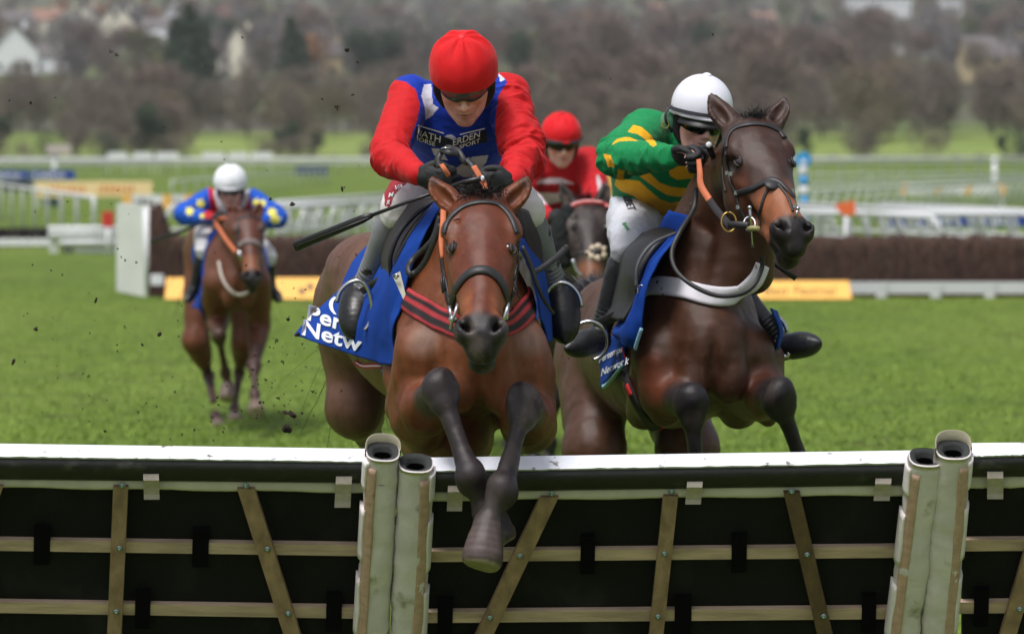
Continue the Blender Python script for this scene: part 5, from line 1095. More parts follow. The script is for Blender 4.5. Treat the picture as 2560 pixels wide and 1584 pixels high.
M_SKIN = mat('skin', attr=True, rough=.5, var=.06, nscale=60, bump=.08, bscale=300); M_SILK = mat('racing silks', attr=True, rough=.72, var=.05, nscale=30, bump=.12, bscale=260, sheen=.1, spec=.25)
M_BREECH = mat('white breeches', attr=True, rough=.6, var=.05, nscale=20, bump=.08, bscale=200); M_GLOVE = mat('black gloves', lin((30, 30, 33)), .65, var=.2, nscale=60, bump=.3, bscale=300)
M_BOOT = mat('grey riding boot', attr=True, rough=.38, var=.12, nscale=12, bump=.06, bscale=60) if True else mat('x', lin((84, 84, 88)), .38, var=.12, nscale=12, col2=lin((40, 34, 30)), c2scale=26, c2lo=.66, c2hi=.72, bump=.06, bscale=60); M_BOOTB = mat('black riding boot', lin((22, 22, 24)), .38, var=.3, nscale=30, bump=.2, bscale=60); M_BOOTG = mat('dark grey riding boot', lin((44, 45, 48)), .38, var=.25, nscale=24, bump=.2, bscale=50)
M_LENS = mat('smoked lens', lin((8, 8, 10)), .16, var=.0, spec=.45); M_LENSP = mat('pale lens', lin((70, 74, 78)), .12, var=.0, spec=.8); M_WHIP = mat('black whip', lin((28, 26, 28)), .4, var=.15, nscale=50)
M_EYEW = mat('eye white', lin((200, 190, 184)), .3); M_LIP = None
def face(F, J, hi=True):
    k = J.k; R = J.R
    F.ell(J(0, .035, -.012), V(.077, .098, .096)*k, R, .02); F.ell(J(0, -.02, .02), V(.064, .075, .070)*k, R, .03)
    for s in (-1, 1):
        F.chain([J(.052*s, -.03, .01), J(.045*s, -.085, .028), J(.014*s, -.112, .070)], V(.026, .022, .018)*k, .03, n=3)     # jaw
        F.ell(J(.043*s, -.022, .062), V(.022, .022, .022)*k, R, .02)                                                # cheekbone
        F.ell(J(.032*s, .006, .092), V(.019, .013, .012)*k, R, .010, 's')
        F.ell(J(.080*s, -.005, -.005), V(.010, .030, .018)*k, R, .01)
        F.ell(J(.013*s, -.040, .098), V(.009, .008, .010)*k, R, .006)
    F.chain([J(-.045, .026, .078), J(0, .026, .090), J(.045, .026, .078)], V(.012, .013, .012)*k, .015, n=3)             # brow
    F.chain([J(0, .012, .088), J(0, -.015, .102), J(0, -.036, .113)], V(.008, .0095, .0115)*k, .010, n=3)               # nose
    F.ell(J(0, -.066, .076), V(.034, .030, .026)*k, R, .02); F.ell(J(0, -.105, .074), V(.023, .019, .018)*k, R, .02)
    F.ell(J(0, -.0655, .100), V(.022, .0055, .007)*k, R, .004); F.ell(J(0, -.079, .097), V(.019, .006, .008)*k, R, .004)
    F.chain([J(-.021, -.0725, .094), J(0, -.0720, .104), J(.021, -.0725, .094)], .0028*k, .003, n=3, mode='s')
def hand(F, W, d, p, s, k=1.0, curl=1.0, r0=.0095, spread=1.0):
    """wrist, direction to knuckles, palm normal, thumb side"""
    W = np.array(W, float); d = unit(d); s = unit(s - d*(np.dot(s, d))); p = np.array(p, float); p = unit(p - d*(p @ d) - s*(p @ s))
    F.chain([W, W + d*.045*k, W + d*.085*k], V(.021, .026, .022)*k, .012, p, [.85, .55, .6], 3) if False else F.chain([W, W + d*.04*k, W + d*.085*k], V(.028, .040, .042)*k, .012, p, [.8, .48, .40], 3)
    for i, L in enumerate([.95, 1.06, 1.0, .80]):
        b = W + d*(.090 - .004*abs(i-1))*k + s*(.0315 - .021*i)*k*spread; pts = [b - d*.012*k, b]; a = 0; q = b
        for (ln, da) in ((.043*L, 62*curl), (.027*L, 82*curl), (.021*L, 62*curl)):
            a += math.radians(da); q = q + (d*math.cos(a) + p*math.sin(a)) * ln * k; pts.append(q)
        F.chain(pts, V(r0*1.12, r0*1.08, r0, r0*.95, r0*.82)*k, .0015, n=3)
    F.chain([W + d*.018*k + s*.026*k, W + d*.045*k + s*.046*k + p*.018*k, W + d*.078*k + s*.040*k + p*.036*k, W + d*.098*k + s*.022*k + p*.044*k], V(.015, .0125, .0105, .009)*k, .006, n=4)
def arm_folds(v, a, b, c, seed, amp=.006, freq=22):
    """cloth folds running round a sleeve a-b-c"""
    d1, t1 = seg_d(v, a, b); d2, t2 = seg_d(v, b, c); L1, L2 = np.linalg.norm(b-a), np.linalg.norm(c-b); m = d1 < d2; t = np.where(m, t1*L1, L1 + t2*L2); d = np.minimum(d1, d2)
    ax = np.where(m[:, None], unit(b-a), unit(c-b)); q = v*13 + ax*(t*17)[:, None]
    rg = ridged(q, seed, 2) + .5*ridged(v*9 + ax*(t*8)[:, None], seed+4, 1); msk = np.clip(.45 + 1.1*fbm(v*5, seed+9, 2) + .8*np.exp(-((t - L1)/.08)**2), .1, 1.3); return amp*rg*msk*np.clip((.14 - d)/.05, 0, 1)
def jockey(name, label, root, S, J, silk_col, h=.0045, group='jockeys'):
    """S: joints dict. image-left = L"""
    t = thing('jockey', label, 'person', root, group); k = S.get('k', 1.0); A = {q: np.array(v, float) for q, v in S.items() if isinstance(v, (np.ndarray, tuple, list)) and len(v) == 3 and q not in ('skin',)}
    tor_side = unit(A['shR'] - A['shL'])
    # ---- body
    F = Rec(); face(F, J)
    F.chain([J(0, -.04, -.03), A['neck'], A['chest']], V(.056, .058, .08)*k, .02, n=3)
    F.chain([A['neck'] + (A['chest']-A['neck'])*.3, A['chest'], A['waist'], A['pelvis']], V(.10, .10, .085, .10)*k, .03, tor_side, [1.4, 1.5, 1.4, 1.4], 4)
    for q in 'LR':
        F.chain([A['neck']*.3 + A['chest']*.7, A['sh'+q]], V(.05, .048)*k, .03, n=1); F.chain([A['sh'+q], A['el'+q], A['wr'+q]], V(.048, .036, .024)*k, .02, n=1); F.chain([A['pelvis'], A['hip'+q]], V(.09, .08)*k, .03, n=1)
        F.chain([A['hip'+q], A['kn'+q], A['an'+q]], V(.075, .050, .034)*k, .03, n=1); F.chain([A['an'+q], A['an'+q]*.45 + A['toe'+q]*.55], V(.028, .020)*k, .02, n=1)
        hd = S['hand'+q]; hand(F, A['wr'+q], hd[0], hd[1], hd[2], k*.94, hd[3] if len(hd) > 3 else 1.0, .0080)
    v, f = F.bake(max(h, .0045), 1); n = vnormals(v, f); c = np.tile(lin(S['skin']), (len(v), 1)); loc = (v - J.O) @ np.array(J.R).T / J.k
    x, u, fz = loc[:, 0], loc[:, 1], loc[:, 2]; c = c * (.94 + .16*fbm(v*30, 2, 2))[:, None]; c = paint(c, (u > -.115) * (u < -.055) * (fz > .02) * np.clip(.5 + fbm(v*90, 6, 1), 0, 1) * .22, lin((110, 88, 82)))
    c = paint(c, wsoft(np.sqrt((x/1.0)**2 + ((u + .072)*3)**2), .020, .012) * (fz > .08) * .75, lin((150, 78, 74))); c = paint(c, wsoft(np.abs(x) + 0*u, .05, .03) * ((u < -.05) & (fz > .02)) * .25, lin((120, 92, 84)))
    for s in (-1, 1): c = paint(c, wsoft(np.sqrt((x - .04*s)**2 + (u + .03)**2), .026, .02) * (fz > .03) * .35, lin((196, 110, 96)))
    c = paint(c, np.clip((u - .035)/.01, 0, 1) * (fz < .12), lin((40, 30, 26)))
    obj('body', v, f, M_SKIN, t, c)
    for s in (-1, 1): mb = MB(); mb.ball(J(.031*s, .006, .078), .0125*J.k, 8); e = mb.build('eye', M_EYEW, t, True); mb = MB(); mb.ball(J(.031*s, .004, .0865), .0062*J.k, 6); mb.build('iris', M_EYE, e, True)
    # ---- silks
    F = Rec(); ts = S.get('tw', 1.0)
    F.chain([A['neck'] - unit(A['neck']-A['chest'])*.03, A['chest'], A['waist'], A['pelvis']], V(.105, .128, .115, .105)*k*ts, .04, tor_side, [1.35, 1.45, 1.35, 1.3], 5)
    for q in 'LR':
        F.chain([A['neck']*.55 + A['chest']*.45, A['sh'+q]*.85 + A['chest']*.15, A['sh'+q]], V(.075, .075, .070)*k, .05, n=3)
        e = A['el'+q]; w_ = A['wr'+q]; s_ = A['sh'+q]; wr = w_ + unit(e - w_)*.012
        F.chain([s_, s_*.5 + e*.5, e, e*.5 + wr*.5, wr], V(.070, .068, .058, .048, .036)*k*S.get('sl', 1.0), .03, n=4)
    nk = J(0, -.06, -.035); F.ell(nk + V(0, -.02, .01), V(.062, .062, .05)*k, J.R, .015, 's')
    v, f = F.bake(h*.78, 1); n = vnormals(v, f)
    for i, q in enumerate('LR'): v = v + n*arm_folds(v, A['sh'+q], A['el'+q], A['wr'+q], 10 + i, S.get('fold', .013))[:, None]
    dch = np.minimum(seg_d(v, A['chest'], A['pelvis'])[0], 1); v = v + n*(.008*ridged(v*V(9, 5, 12) + 3, 21, 2)*np.clip((.2 - dch)/.08, 0, 1))[:, None] + n*(.0016*ridged(v*26, 31, 2))[:, None]
    px, py = proj(v); so = obj('silks', v, f, M_SILK, t, silk_col(v, vnormals(v, f), px, py, A)); B = bvh(v, f)
    # ---- breeches
    F = Rec(); F.chain([A['waist']*.5 + A['pelvis']*.5, A['pelvis']], V(.10, .118)*k, .03, tor_side, 1.3, 2)
    for q in 'LR': kk = A['kn'+q]; F.chain([A['pelvis']*.4 + A['hip'+q]*.6, A['hip'+q], A['hip'+q]*.45 + kk*.55, kk, kk + unit(A['an'+q]-kk)*.05], V(.115, .112, .094, .070, .052)*k*S.get('br', 1.0), .05, n=4)
    v, f = F.bake(h, 1); n = vnormals(v, f); v = v + n*(.006*ridged(v*V(9, 9, 16), 41, 2) + .002*ridged(v*22, 43, 2))[:, None]; px, py = proj(v)
    bc = S.get('bcol'); c = np.tile(lin((206, 204, 206)), (len(v), 1)) if bc is None else bc(v, px, py); bo = obj('breeches', v, f, M_BREECH, t, c); BB = bvh(v, f)
    # ---- boots and gloves
    for q in 'LR':
        kk, an, to = A['kn'+q], A['an'+q], A['toe'+q]; F = Rec(); F.chain([kk*.90 + an*.10, kk*.7 + an*.3, kk*.35 + an*.65, an], V(.052, .057, .044, .037)*k, .02, n=4); sd = unit(np.cross(unit(to - an), unit(kk - an)))
        F.ell(an + unit(an - kk)*.015, V(.040, .045, .040)*k, None, .02); F.chain([an + unit(an-kk)*.022, an*.6 + to*.4 + unit(an-kk)*.012, to*.72 + an*.28 + unit(an-kk)*.01, to + unit(an-kk)*.004], V(.038, .043, .034, .008)*k*S.get('ft', 1.0), .02, n=4)
        he = an - unit(to-an)*.035 + unit(an-kk)*.035; F.ell(he, V(.034, .034, .030)*k, None, .02)
        v, f = F.bake(h, 1); n = vnormals(v, f); d = seg_d(v, an, an + unit(kk-an)*.06)[0]; ph = ((v - an) @ unit(kk-an))*60; v = v + n*(.0022*(1 - np.abs((ph % 1) - .5)*4)*np.clip((.09 - d)/.05, 0, 1) + .001*ridged(v*20, 5, 2))[:, None]
        bc_ = np.tile(lin((124, 124, 130)), (len(v), 1)); bc_ = paint(bc_, np.clip((fbm(v*30, 3, 2) - .42)*20, 0, 1), lin((50, 42, 36))); bc_ = paint(bc_, np.clip(.5 - ((v - an) @ unit(kk - an) - .035)/.02, 0, 1), lin((20, 19, 20))); b = obj('boot', v, f, S.get('boot'+q, M_BOOTB), t, bc_)
        if S.get('toecap'): b['label'] = 'riding boot'
        hd = S['hand'+q]; F = Rec(); hand(F, A['wr'+q], hd[0], hd[1], hd[2], k*1.06, hd[3] if len(hd) > 3 else 1.0, .0105); w_ = A['wr'+q]; F.chain([w_ + unit(A['el'+q]-w_)*.028, w_ + unit(hd[0])*.02], V(.033, .028)*k, .01, n=1)
        v, f = F.bake(min(h, .0038) if h < .006 else .005, 1); n = vnormals(v, f); v = v + n*(.0009*ridged(v*70, 8, 2))[:, None]; obj('glove', v, f, M_GLOVE, t)
    # ---- helmet
    capc = S['cap']; HR = S.get('hr', V(.119, .118, .136))*J.k; hc = J(0, .052, -.006); F = Rec(); F.ell(hc, HR, J.R, .01); F.cut(J(0, .014, 0), -J.u*1.0 + J.f*.12, .012)
    if S.get('brim', True): F.chain([J(-.103, .022, .010), J(-.085, .026, .082), J(0, .030, .134), J(.085, .026, .082), J(.103, .022, .010)], .0065*J.k, .006, n=6)
    F.chain([J(-.108, .018, .010), J(-.096, .014, -.075), J(0, .012, -.132), J(.096, .014, -.075), J(.108, .018, .010)], .0065*J.k, .006, n=6)
    v, f = F.bake(.004 if h < .006 else .006, 1); n = vnormals(v, f); loc = (v - hc) @ np.array(J.R).T
    ang = np.arctan2(loc[:, 0], loc[:, 2]); rad = np.hypot(loc[:, 0], loc[:, 2])/.12; top = np.clip(loc[:, 1]/.1, 0, 1)
    if S.get('gather', True): v = v + n*((.0050*np.cos(ang*7 + .9*np.sin(ang*3))*np.exp(-((rad - .45)/.35)**2)*top) + .0028*ridged(v*V(14, 14, 8), 7, 2) - .006*np.exp(-(rad/.12)**2)*top)[:, None]
    cc = capc(v, loc) if callable(capc) else np.tile(lin(capc), (len(v), 1)); hel = obj('helmet', v, f, M_SILK if S.get('gather', True) else mat('white helmet shell', attr=True, rough=.35, var=.03, nscale=20, col2=lin((120, 118, 122)), c2scale=30, c2lo=.72, c2hi=.75), t, cc)
    mb = MB(); mb.ball(J(0, .172, -.008), V(.016, .016, .008)*J.k, 8, [J.r, J.f, J.u]); mb.build('cap_button', M_SILK if False else mat('cap button '+name, lin(capc if not callable(capc) else (235, 235, 240)), .6), hel, True)
    # liner and ear flaps
    F = Rec(); F.ell(J(0, .020, -.018), V(.098, .100, .112)*J.k, J.R, .01)
    for s in (-1, 1): F.chain([J(.088*s, .01, .0), J(.086*s, -.045, .005), J(.070*s, -.085, .02)], V(.018, .017, .010)*J.k, .01, n=3)
    F.ell(J(0, -.045, .085), V(.070, .085, .10)*J.k, J.R, .008, 's'); F.cut(J(0, .03, 0), J.u, .004); F.cut(J(0, -.045, -.05), -J.u - J.f*.8, .01)
    v, f = F.bake(.004 if h < .006 else .006, 1); obj('helmet_liner', v, f, mat('black liner', lin((20, 19, 22)), .85, bump=.3, bscale=200), hel)
    if S.get('peak', True):   # black peak
        rows = []
        for a in np.linspace(-1.25, 1.25, 25):
            for (rr_, du) in ((.108, .030), (.128, .018), (.138, .004)): rows.append(J(rr_*.78*math.sin(a)*(1.0), du - .012*(1 - math.cos(a)) + .0, rr_*math.cos(a)*1.02 if math.cos(a) > 0 else 0))
        ff = [(i*3 + q, i*3 + q + 1, (i+1)*3 + q + 1, (i+1)*3 + q) for i in range(24) for q in range(2)]; rows = np.array(rows); ff2 = ff + [tuple(len(rows) + q for q in x[::-1]) for x in ff]
        obj('peak', np.vstack([rows, rows - J.u*.004]), ff2, mat('black peak', lin((26, 28, 26)), .45, var=.3), hel)
    # goggles
    gy = S.get('gog', .006); rows = []; lens = S.get('lens', M_LENS)
    for a in np.linspace(-1.35, 1.35, 41):
        dip = .5*math.exp(-(a/.16)**2)
        for (q, ex) in ((-1, 0), (-.5, .008), (.5, .008), (1, 0)):
            hh = .029*(1 - (dip if q < 0 else dip*.15))*(1 - .25*(abs(a)/1.35)**3); rows.append(J((.078 + ex)*math.sin(a)*1.0, gy + q*hh, .012 + (.098 + ex)*math.cos(a)))
    rows = np.array(rows); ff = [(i*4 + q, (i+1)*4 + q, (i+1)*4 + q + 1, i*4 + q + 1) for i in range(40) for q in range(3)]; inn = rows - np.array([J.f*.006]); N_ = len(rows); ff += [tuple(N_ + q for q in x[::-1]) for x in ff]
    gg = obj('goggles', np.vstack([rows, inn]), ff, lens, t); mb = MB()
    for sg in (-1, 1): mb = MB(); mb.ribbon([J(.072*sg, gy, .03), J(.092*sg, gy + .006, .005), J(.104*sg, gy + .014, -.04)], J.r*sg, .022, .003, 4); mb.build('goggle_strap', M_LEATH, gg)
    if S.get('frame'):
        mb = MB(); mb.tube([J((.0795)*math.sin(a), gy - .024*(1 - .5*math.exp(-(a/.16)**2)), .014 + .101*math.cos(a)) for a in np.linspace(-1.3, 1.3, 30)], .003, 6); mb.build('goggle_frame', M_WHIP, gg, True)
    return t, B, BB, so, bo
def poly_fill(c, px, py, poly, col, m=None):
    k = in_poly(px, py, poly)
    if m is not None: k &= m
    c[k] = lin(col); return c
# ================================================================ jockey 1: red sleeves, blue waistcoat
def build_j1():
    J = JH(P(1160, 202, 13.30), 0, 36, 2, 1.03)
    def silk(v, n, px, py, A):
        c = np.tile(lin((196, 24, 30)), (len(v), 1))
        vest = in_poly(px, py, [(968, 196), (1012, 186), (1040, 150), (1200, 150), (1262, 196), (1268, 205), (1246, 240), (1238, 300), (1240, 350), (1246, 380), (1262, 420), (1240, 470), (1100, 520), (1020, 480), (1018, 420), (1022, 372), (1032, 330), (1044, 300), (1050, 262), (1040, 225), (1015, 205)])
        arm = np.minimum(np.minimum(seg_d(v, A['elL'], A['wrL'])[0], seg_d(v, A['elR'], A['wrR'])[0]), 9) < .085
        vest &= ~arm | (v[:, 1] > 13.36); vest |= (v[:, 1] > 13.62); c[vest] = lin((14, 52, 164))
        wh = in_poly(px, py, [(1060, 212), (1078, 210), (1082, 260), (1096, 270), (1080, 290), (1064, 300), (1062, 270), (1053, 240)]) | in_poly(px, py, [(1246, 185), (1260, 192), (1262, 200), (1250, 205)])
        wh |= in_poly(px, py, [(1158, 408), (1182, 392), (1221, 388), (1216, 405), (1196, 430), (1182, 444), (1158, 443), (1142, 434), (1141, 420)]) | in_poly(px, py, [(1078, 370), (1098, 372), (1112, 388), (1120, 402), (1096, 398), (1084, 385)])
        wh |= in_poly(px, py, [(1112, 340), (1128, 336), (1140, 344), (1130, 352), (1116, 350)]); c[wh & vest] = lin((206, 206, 222))
        return c
    def bcol(v, px, py):
        c = np.tile(lin((228, 222, 222)), (len(v), 1)); m = in_poly(px, py, [(960, 480), (968, 455), (990, 447), (1022, 455), (1000, 472), (985, 490), (975, 520), (962, 515)]); c[m] = lin((158, 24, 38)); return c
    S = dict(k=1.0, neck=P(1162, 255, 13.52), chest=P(1150, 330, 13.62), waist=P(1140, 400, 13.85), pelvis=P(1132, 455, 14.08), tw=1.0, sl=1.06,
        shL=P(1026, 244, 13.52), shR=P(1268, 242, 13.52), elL=P(972, 388, 13.28), elR=P(1312, 388, 13.28), wrL=P(1048, 438, 13.06), wrR=P(1276, 458, 13.06),
        hipL=P(1062, 470, 13.98), hipR=P(1205, 470, 13.98), knL=P(1000, 518, 13.50), knR=P(1310, 518, 13.50), anL=P(905, 722, 13.70), anR=P(1392, 716, 13.66), toeL=P(885, 838, 13.56), toeR=P(1412, 850, 13.52),
        handL=(V(.75, -.45, -.22), V(.15, .5, -.85), V(.2, -.4, .8), .95), handR=(V(-.72, -.5, -.05), V(-.1, .5, -.85), V(-.1, -.4, .9), .95),
        skin=(228, 178, 162), cap=(214, 24, 30), bcol=bcol, bootL=M_BOOT, bootR=M_BOOT, gog=.016, lens=M_LENSP, frame=True, peak=False, brim=False, ft=1.6, hr=V(.117, .124, .130), br=.95)
    t, B, BB, so, bo = jockey('red', 'jockey in red cap, red sleeves and blue white spotted waistcoat, head bent down', P(1160, 560, 13.9) * V(1, 1, 0) + V(0, 0, 1.4), S, J, silk, .0045)
    # sponsor panel and lettering on the waistcoat
    pm = mat('navy print', lin((16, 24, 40)), .7, var=.05)
    def patch(nm, pts, m, lift):
        ns = 28; A0, A1, B1, B0 = map(np.array, pts); vs = []; last = None
        for i in range(7):
            for j in range(ns):
                u, w_ = j/(ns-1), i/6; q = (A0*(1-u) + A1*u)*(1-w_) + (B0*(1-u) + B1*u)*w_; p, m_ = hit(B, q[0], q[1], 13.25)
                if p is None: p, m_ = P(q[0], q[1], 13.5), V(0, -1, 0)
                vs.append(p + V(0, -1, 0)*lift)
        return obj(nm, vs, [(i*ns + j, (i+1)*ns + j, (i+1)*ns + j + 1, i*ns + j + 1) for i in range(6) for j in range(ns-1)], m, so)
    patch('printed_panel', [(1040, 318), (1128, 348), (1126, 376), (1036, 348)], pm, .004); patch('printed_panel', [(1128, 350), (1216, 326), (1218, 354), (1126, 376)], pm, .004)
    patch('white_line', [(1044, 312), (1110, 332), (1110, 335), (1044, 315)], M_LET, .006); patch('white_line', [(1150, 335), (1212, 320), (1212, 323), (1150, 338)], M_LET, .006)
    for s, x0, y0, ex, ey in [('HATH', 1040, 334, (24, 8), (2, -23)), ('ERDEN', 1132, 362, (22, -7), (2, -22)), ('HORSE', 1038, 346, (17, 6), (1, -14)), ('SPORT', 1148, 371, (17, -6), (1, -14))]:
        decal_text('lettering', s, B, (x0, y0), ex, ey, M_LET, so, 13.25, .007, 1.0, .01)
    for s, x0, y0, sz in [('VA', 985, 478, 17), ('M', 972, 495, 16), ('R', 968, 512, 14)]: decal_text('lettering', s, BB, (x0, y0), (sz, -sz*.25), (sz*.25, -sz), M_LET, bo, 13.0, .004, .9, .02)
    # reins through the hands: black loop with orange rubber
    rn = thing('reins', 'black and orange reins looped up over the leading jockey hands', 'reins', P(1150, 440, 12.95)); mb = MB()
    mb.ribbon([P(1100, 418, 12.94), P(1094, 402, 12.95), P(1100, 386, 12.96), P(1112, 374, 12.98), P(1128, 372, 12.98), P(1142, 376, 12.95), P(1152, 388, 12.93), P(1160, 402, 12.92), P(1172, 408, 12.92)], V(-.3, -1, .5), .022, .005, 5); mb.build('rein', M_LEATH, rn, True)
    mb = MB(); mb.ribbon([P(1104, 374, 12.93), P(1122, 382, 12.90), P(1140, 384, 12.92), P(1132, 372, 12.99), P(1116, 370, 13.0), P(1106, 384, 12.95)], V(0, -1, .3), .020, .005, 5); mb.build('knot', M_LEATH, rn, True)
    mb = MB(); mb.ribbon([P(1166, 398, 12.92), P(1178, 410, 12.91), P(1186, 420, 12.90)], V(.3, -1, .4), .022, .005, 4); mb.build('rein', M_LEATH, rn, True)
    mb = MB(); mb.ribbon([P(1184, 416, 12.90), P(1196, 436, 12.89), P(1210, 460, 12.88), P(1216, 475, 12.87)], V(.3, -1, .2), .021, .005, 4); mb.build('rubber_grip', M_RUB, rn, True)
    mb = MB(); mb.ribbon([P(1104, 412, 12.92), P(1112, 424, 12.91), P(1122, 440, 12.92)], V(.2, -1, .4), .018, .005, 4); mb.build('rubber_grip', M_RUB, rn, True)
    mb = MB(); mb.tube([P(1103, 372, 12.92), P(1112, 370, 12.91), P(1121, 371, 12.91)], .003, 6, n=3); mb.build('keeper', M_STEEL, rn, True)
    # whip
    wp = thing('whip', 'long black whip held low by the leading jockey', 'whip', P(1120, 470, 12.92)); mb = MB()
    a, b, c = P(1206, 446, 12.88), P(1085, 482, 12.96), P(745, 618, 13.3)
    mb.tube([a, P(1160, 456, 12.92), b], [.011, .010, .009], 10); mb.build('handle', M_WHIP, wp, True)
    mb = MB(); mb.tube([b, P(1000, 512, 13.04), P(930, 538, 13.12)], [.006, .006, .007], 8); mb.build('shaft', M_WHIP, wp, True)
    mb = MB(); mb.tube([P(930, 538, 13.12), P(905, 548, 13.14), P(740, 616, 13.3)], [.009, .015, .019], 12, flat=.75, upv=(0, 1, 0)); mb.tube([P(922, 545, 13.115), P(742, 616, 13.28)], [.004, .0045], 6); mb.build('flap', M_WHIP, wp, True)
    mb = MB(); mb.ball(P(1206, 446, 12.875), (.007, .005, .010), 8); mb.build('end_button', M_LET, wp, True)
    # rein pouch glimpsed under the hands
    return t, S
J1 = build_j1()
# ================================================================ horse 2: dark bay on the right, head up
def build_h2():
    h = Horse('', P(1768, 868, 14.1), 8, 11); T = h.T; S = h.S
    t = thing('racehorse', 'dark brown horse with white breast strap taking off beside the leader', 'horse', (h.C[0], h.C[1] + .9, 0), 'racehorses')
    H = HeadFrame(P(1880, 308, 13.86), 17, 53, 0, 1.0)
    F = Field(V(-.15, 13.0, -.05), V(1.25, 16.9, 2.5), .0090)
    neck = ([T(.26, .0, .10), T(.20, .01, .30), P(1768, 560, 14.34), P(1835, 440, 14.14), H(.06, -.14)], [.30, .24, .180, .145, .108], [.74, .66, .62, .66, .80], S)
    trunk(F, h, neck); horse_head(F, H)
    F.chain([P(1860, 440, 14.05), P(1845, 520, 14.12), P(1830, 600, 14.12), P(1800, 720, 14.1)], [.05, .05, .055, .06], .06, n=4)      # windpipe
    F.chain([P(1880, 430, 14.02), P(1890, 560, 14.08), P(1880, 680, 14.12)], [.06, .07, .08], .06, n=4)
    horse_ear(F, P(1828, 312, 13.90), P(1775, 234, 13.94), V(.25, -1, 0), 1.30); horse_ear(F, P(1928, 312, 13.88), P(1962, 242, 13.92), V(-.6, -1, 0), 1.30)
    LF = [T(.07, -.15, -.02), P(1655, 985, 14.22), P(1728, 1006, 13.80), P(1745, 1225, 13.84), P(1744, 1290, 13.95), P(1744, 1345, 14.10)]
    RF = [T(.07, .15, -.02), P(1898, 985, 14.22), P(1945, 990, 13.86), P(2020, 1200, 14.0), P(2032, 1262, 14.05), P(2036, 1320, 14.1)]
    leg_front(F, *LF, S, 1.02, 1.12); leg_front(F, *RF, S, 1.0, 1.05)
    F.chain([P(1905, 900, 14.3), P(1915, 990, 14.3), P(1922, 1046, 14.32)], [.085, .065, .03], .05, n=4)
    F.chain([P(1645, 915, 14.08), P(1646, 980, 14.08), P(1662, 1035, 14.1)], [.062, .066, .045], .035, n=3)
    for q in ([P(1700, 1050, 14.0), P(1708, 1090, 14.05)], [P(1862, 1000, 14.0), P(1850, 1060, 14.05)]): F.chain(q, [.014, .02], .03, n=1, mode='s')
    LH = [T(1.72, -.15, .18), T(1.42, -.20, -.22), T(1.86, -.17, -.62), T(1.72, -.17, -.98), V(*T(1.60, -.17, -1.12)), T(1.56, -.17, -1.19)]
    RH = [T(1.72, .15, .18), T(1.40, .18, -.22), T(1.84, .15, -.62), T(1.66, .15, -.98), T(1.54, .15, -1.12), T(1.50, .15, -1.19)]
    leg_hind(F, *LH, S, 1.08); leg_hind(F, *RH, S, 1.08)
    v, f = F.mesh(1); n = vnormals(v, f); v = v + n*(.0016*ridged(v*16, 2, 2) + .006*fbm(v*5, 9, 2) + .0028*ridged(v*8, 12, 2))[:, None]
    base = lin((76, 46, 30)); dark = lin((36, 32, 35)); blk = lin((20, 18, 20)); rust = lin((108, 56, 36))
    def body(c, v, n):
        b = (v - h.C) @ h.B; c = paint(c, np.clip((b - .5)/.5, 0, 1)*.55, lin((80, 54, 38)))
        x = (v - H.O) @ H.S / H.k; d = (v - H.O) @ H.D / H.k; m = (v - H.O) @ H.N / H.k; hd = (d > -.14) & (m > -.34) & (np.abs(x) < .2) & (v[:, 1] < 14.12)
        c = paint(c, hd*np.clip((m + .20)*10, 0, 1)*.8, lin((56, 33, 26)))
        c = paint(c, hd*np.clip((d - .34 + .5*np.abs(x))/.07, 0, 1)*.95, lin((146, 88, 56))); c = paint(c, hd*wsoft(np.linalg.norm(v - H(.26, -.12, -.09), axis=1), .06, .06)*.5, lin((128, 74, 48)))
        c = paint(c, hd*np.clip((d - .505 + .10*np.abs(x))/.03, 0, 1), lin((34, 29, 31))); c = paint(c, hd*np.clip((d - .57)/.03, 0, 1), lin((30, 25, 25)))
        for s in (-1, 1):
            c = paint(c, hd*wsoft(np.linalg.norm(v - H(.548, -.032, .050*s), axis=1), .030, .012), lin((12, 9, 10)))
            c = paint(c, hd*wsoft(np.linalg.norm(v - H(.176, -.062, .10*s), axis=1), .030, .02)*.8, lin((26, 18, 18)))
        return c
    spec = dict(mud=.2, base=base, paint=[('fn', body), ('seg', LF[1]*.9 + LF[2]*.1, LF[2]*.5 + LF[1]*.5, .07, .08, rust, .55), ('seg', RF[1], RF[1]*.5 + RF[2]*.5, .09, .08, rust, .7), ('seg', P(1635, 930, 14.0), P(1660, 1020, 14.0), .06, .08, rust, .7)]
        + blackleg([LF[1]*.35 + LF[2]*.65, LF[2], LF[3], LF[4], LF[5]], .066, dark, lin((60, 54, 52)), .03) + blackleg([RF[1]*.4 + RF[2]*.6, RF[2], RF[3], RF[4], RF[5]], .066, dark, lin((60, 54, 52)), .03)
        + blackleg([LH[2]*.8 + LH[1]*.2, LH[2], LH[3], LH[4], LH[5]], .08, blk, lin((60, 54, 52))) + blackleg([RH[2]*.8 + RH[1]*.2, RH[2], RH[3], RH[4], RH[5]], .08, blk, lin((60, 54, 52)))
        + [('seg', P(1775, 234, 13.94), P(1786, 252, 13.94), .012, .02, blk, .8), ('seg', P(1962, 242, 13.92), P(1958, 262, 13.92), .018, .02, lin((60, 54, 56)), .8)])
    obj('body', v, f, M_COAT, t, coat(v, n, spec)); B = bvh(v, f); eyes(H, t, B, [(1844, 402), (1981, 404)], 13.2, M_LIDD); r = np.random.default_rng(21)
    R0 = [P(1890 + 14*r.normal(), 305 + 4*r.normal(), 13.86 + .05*r.random()) for _ in range(460)]; strands('forelock', R0, [V(.3 + .5*r.normal(), -.3, .9) for _ in R0], .075, .0035, M_HAIR, t, .9, .4, 2, bend=V(-.6, 0, -.8))
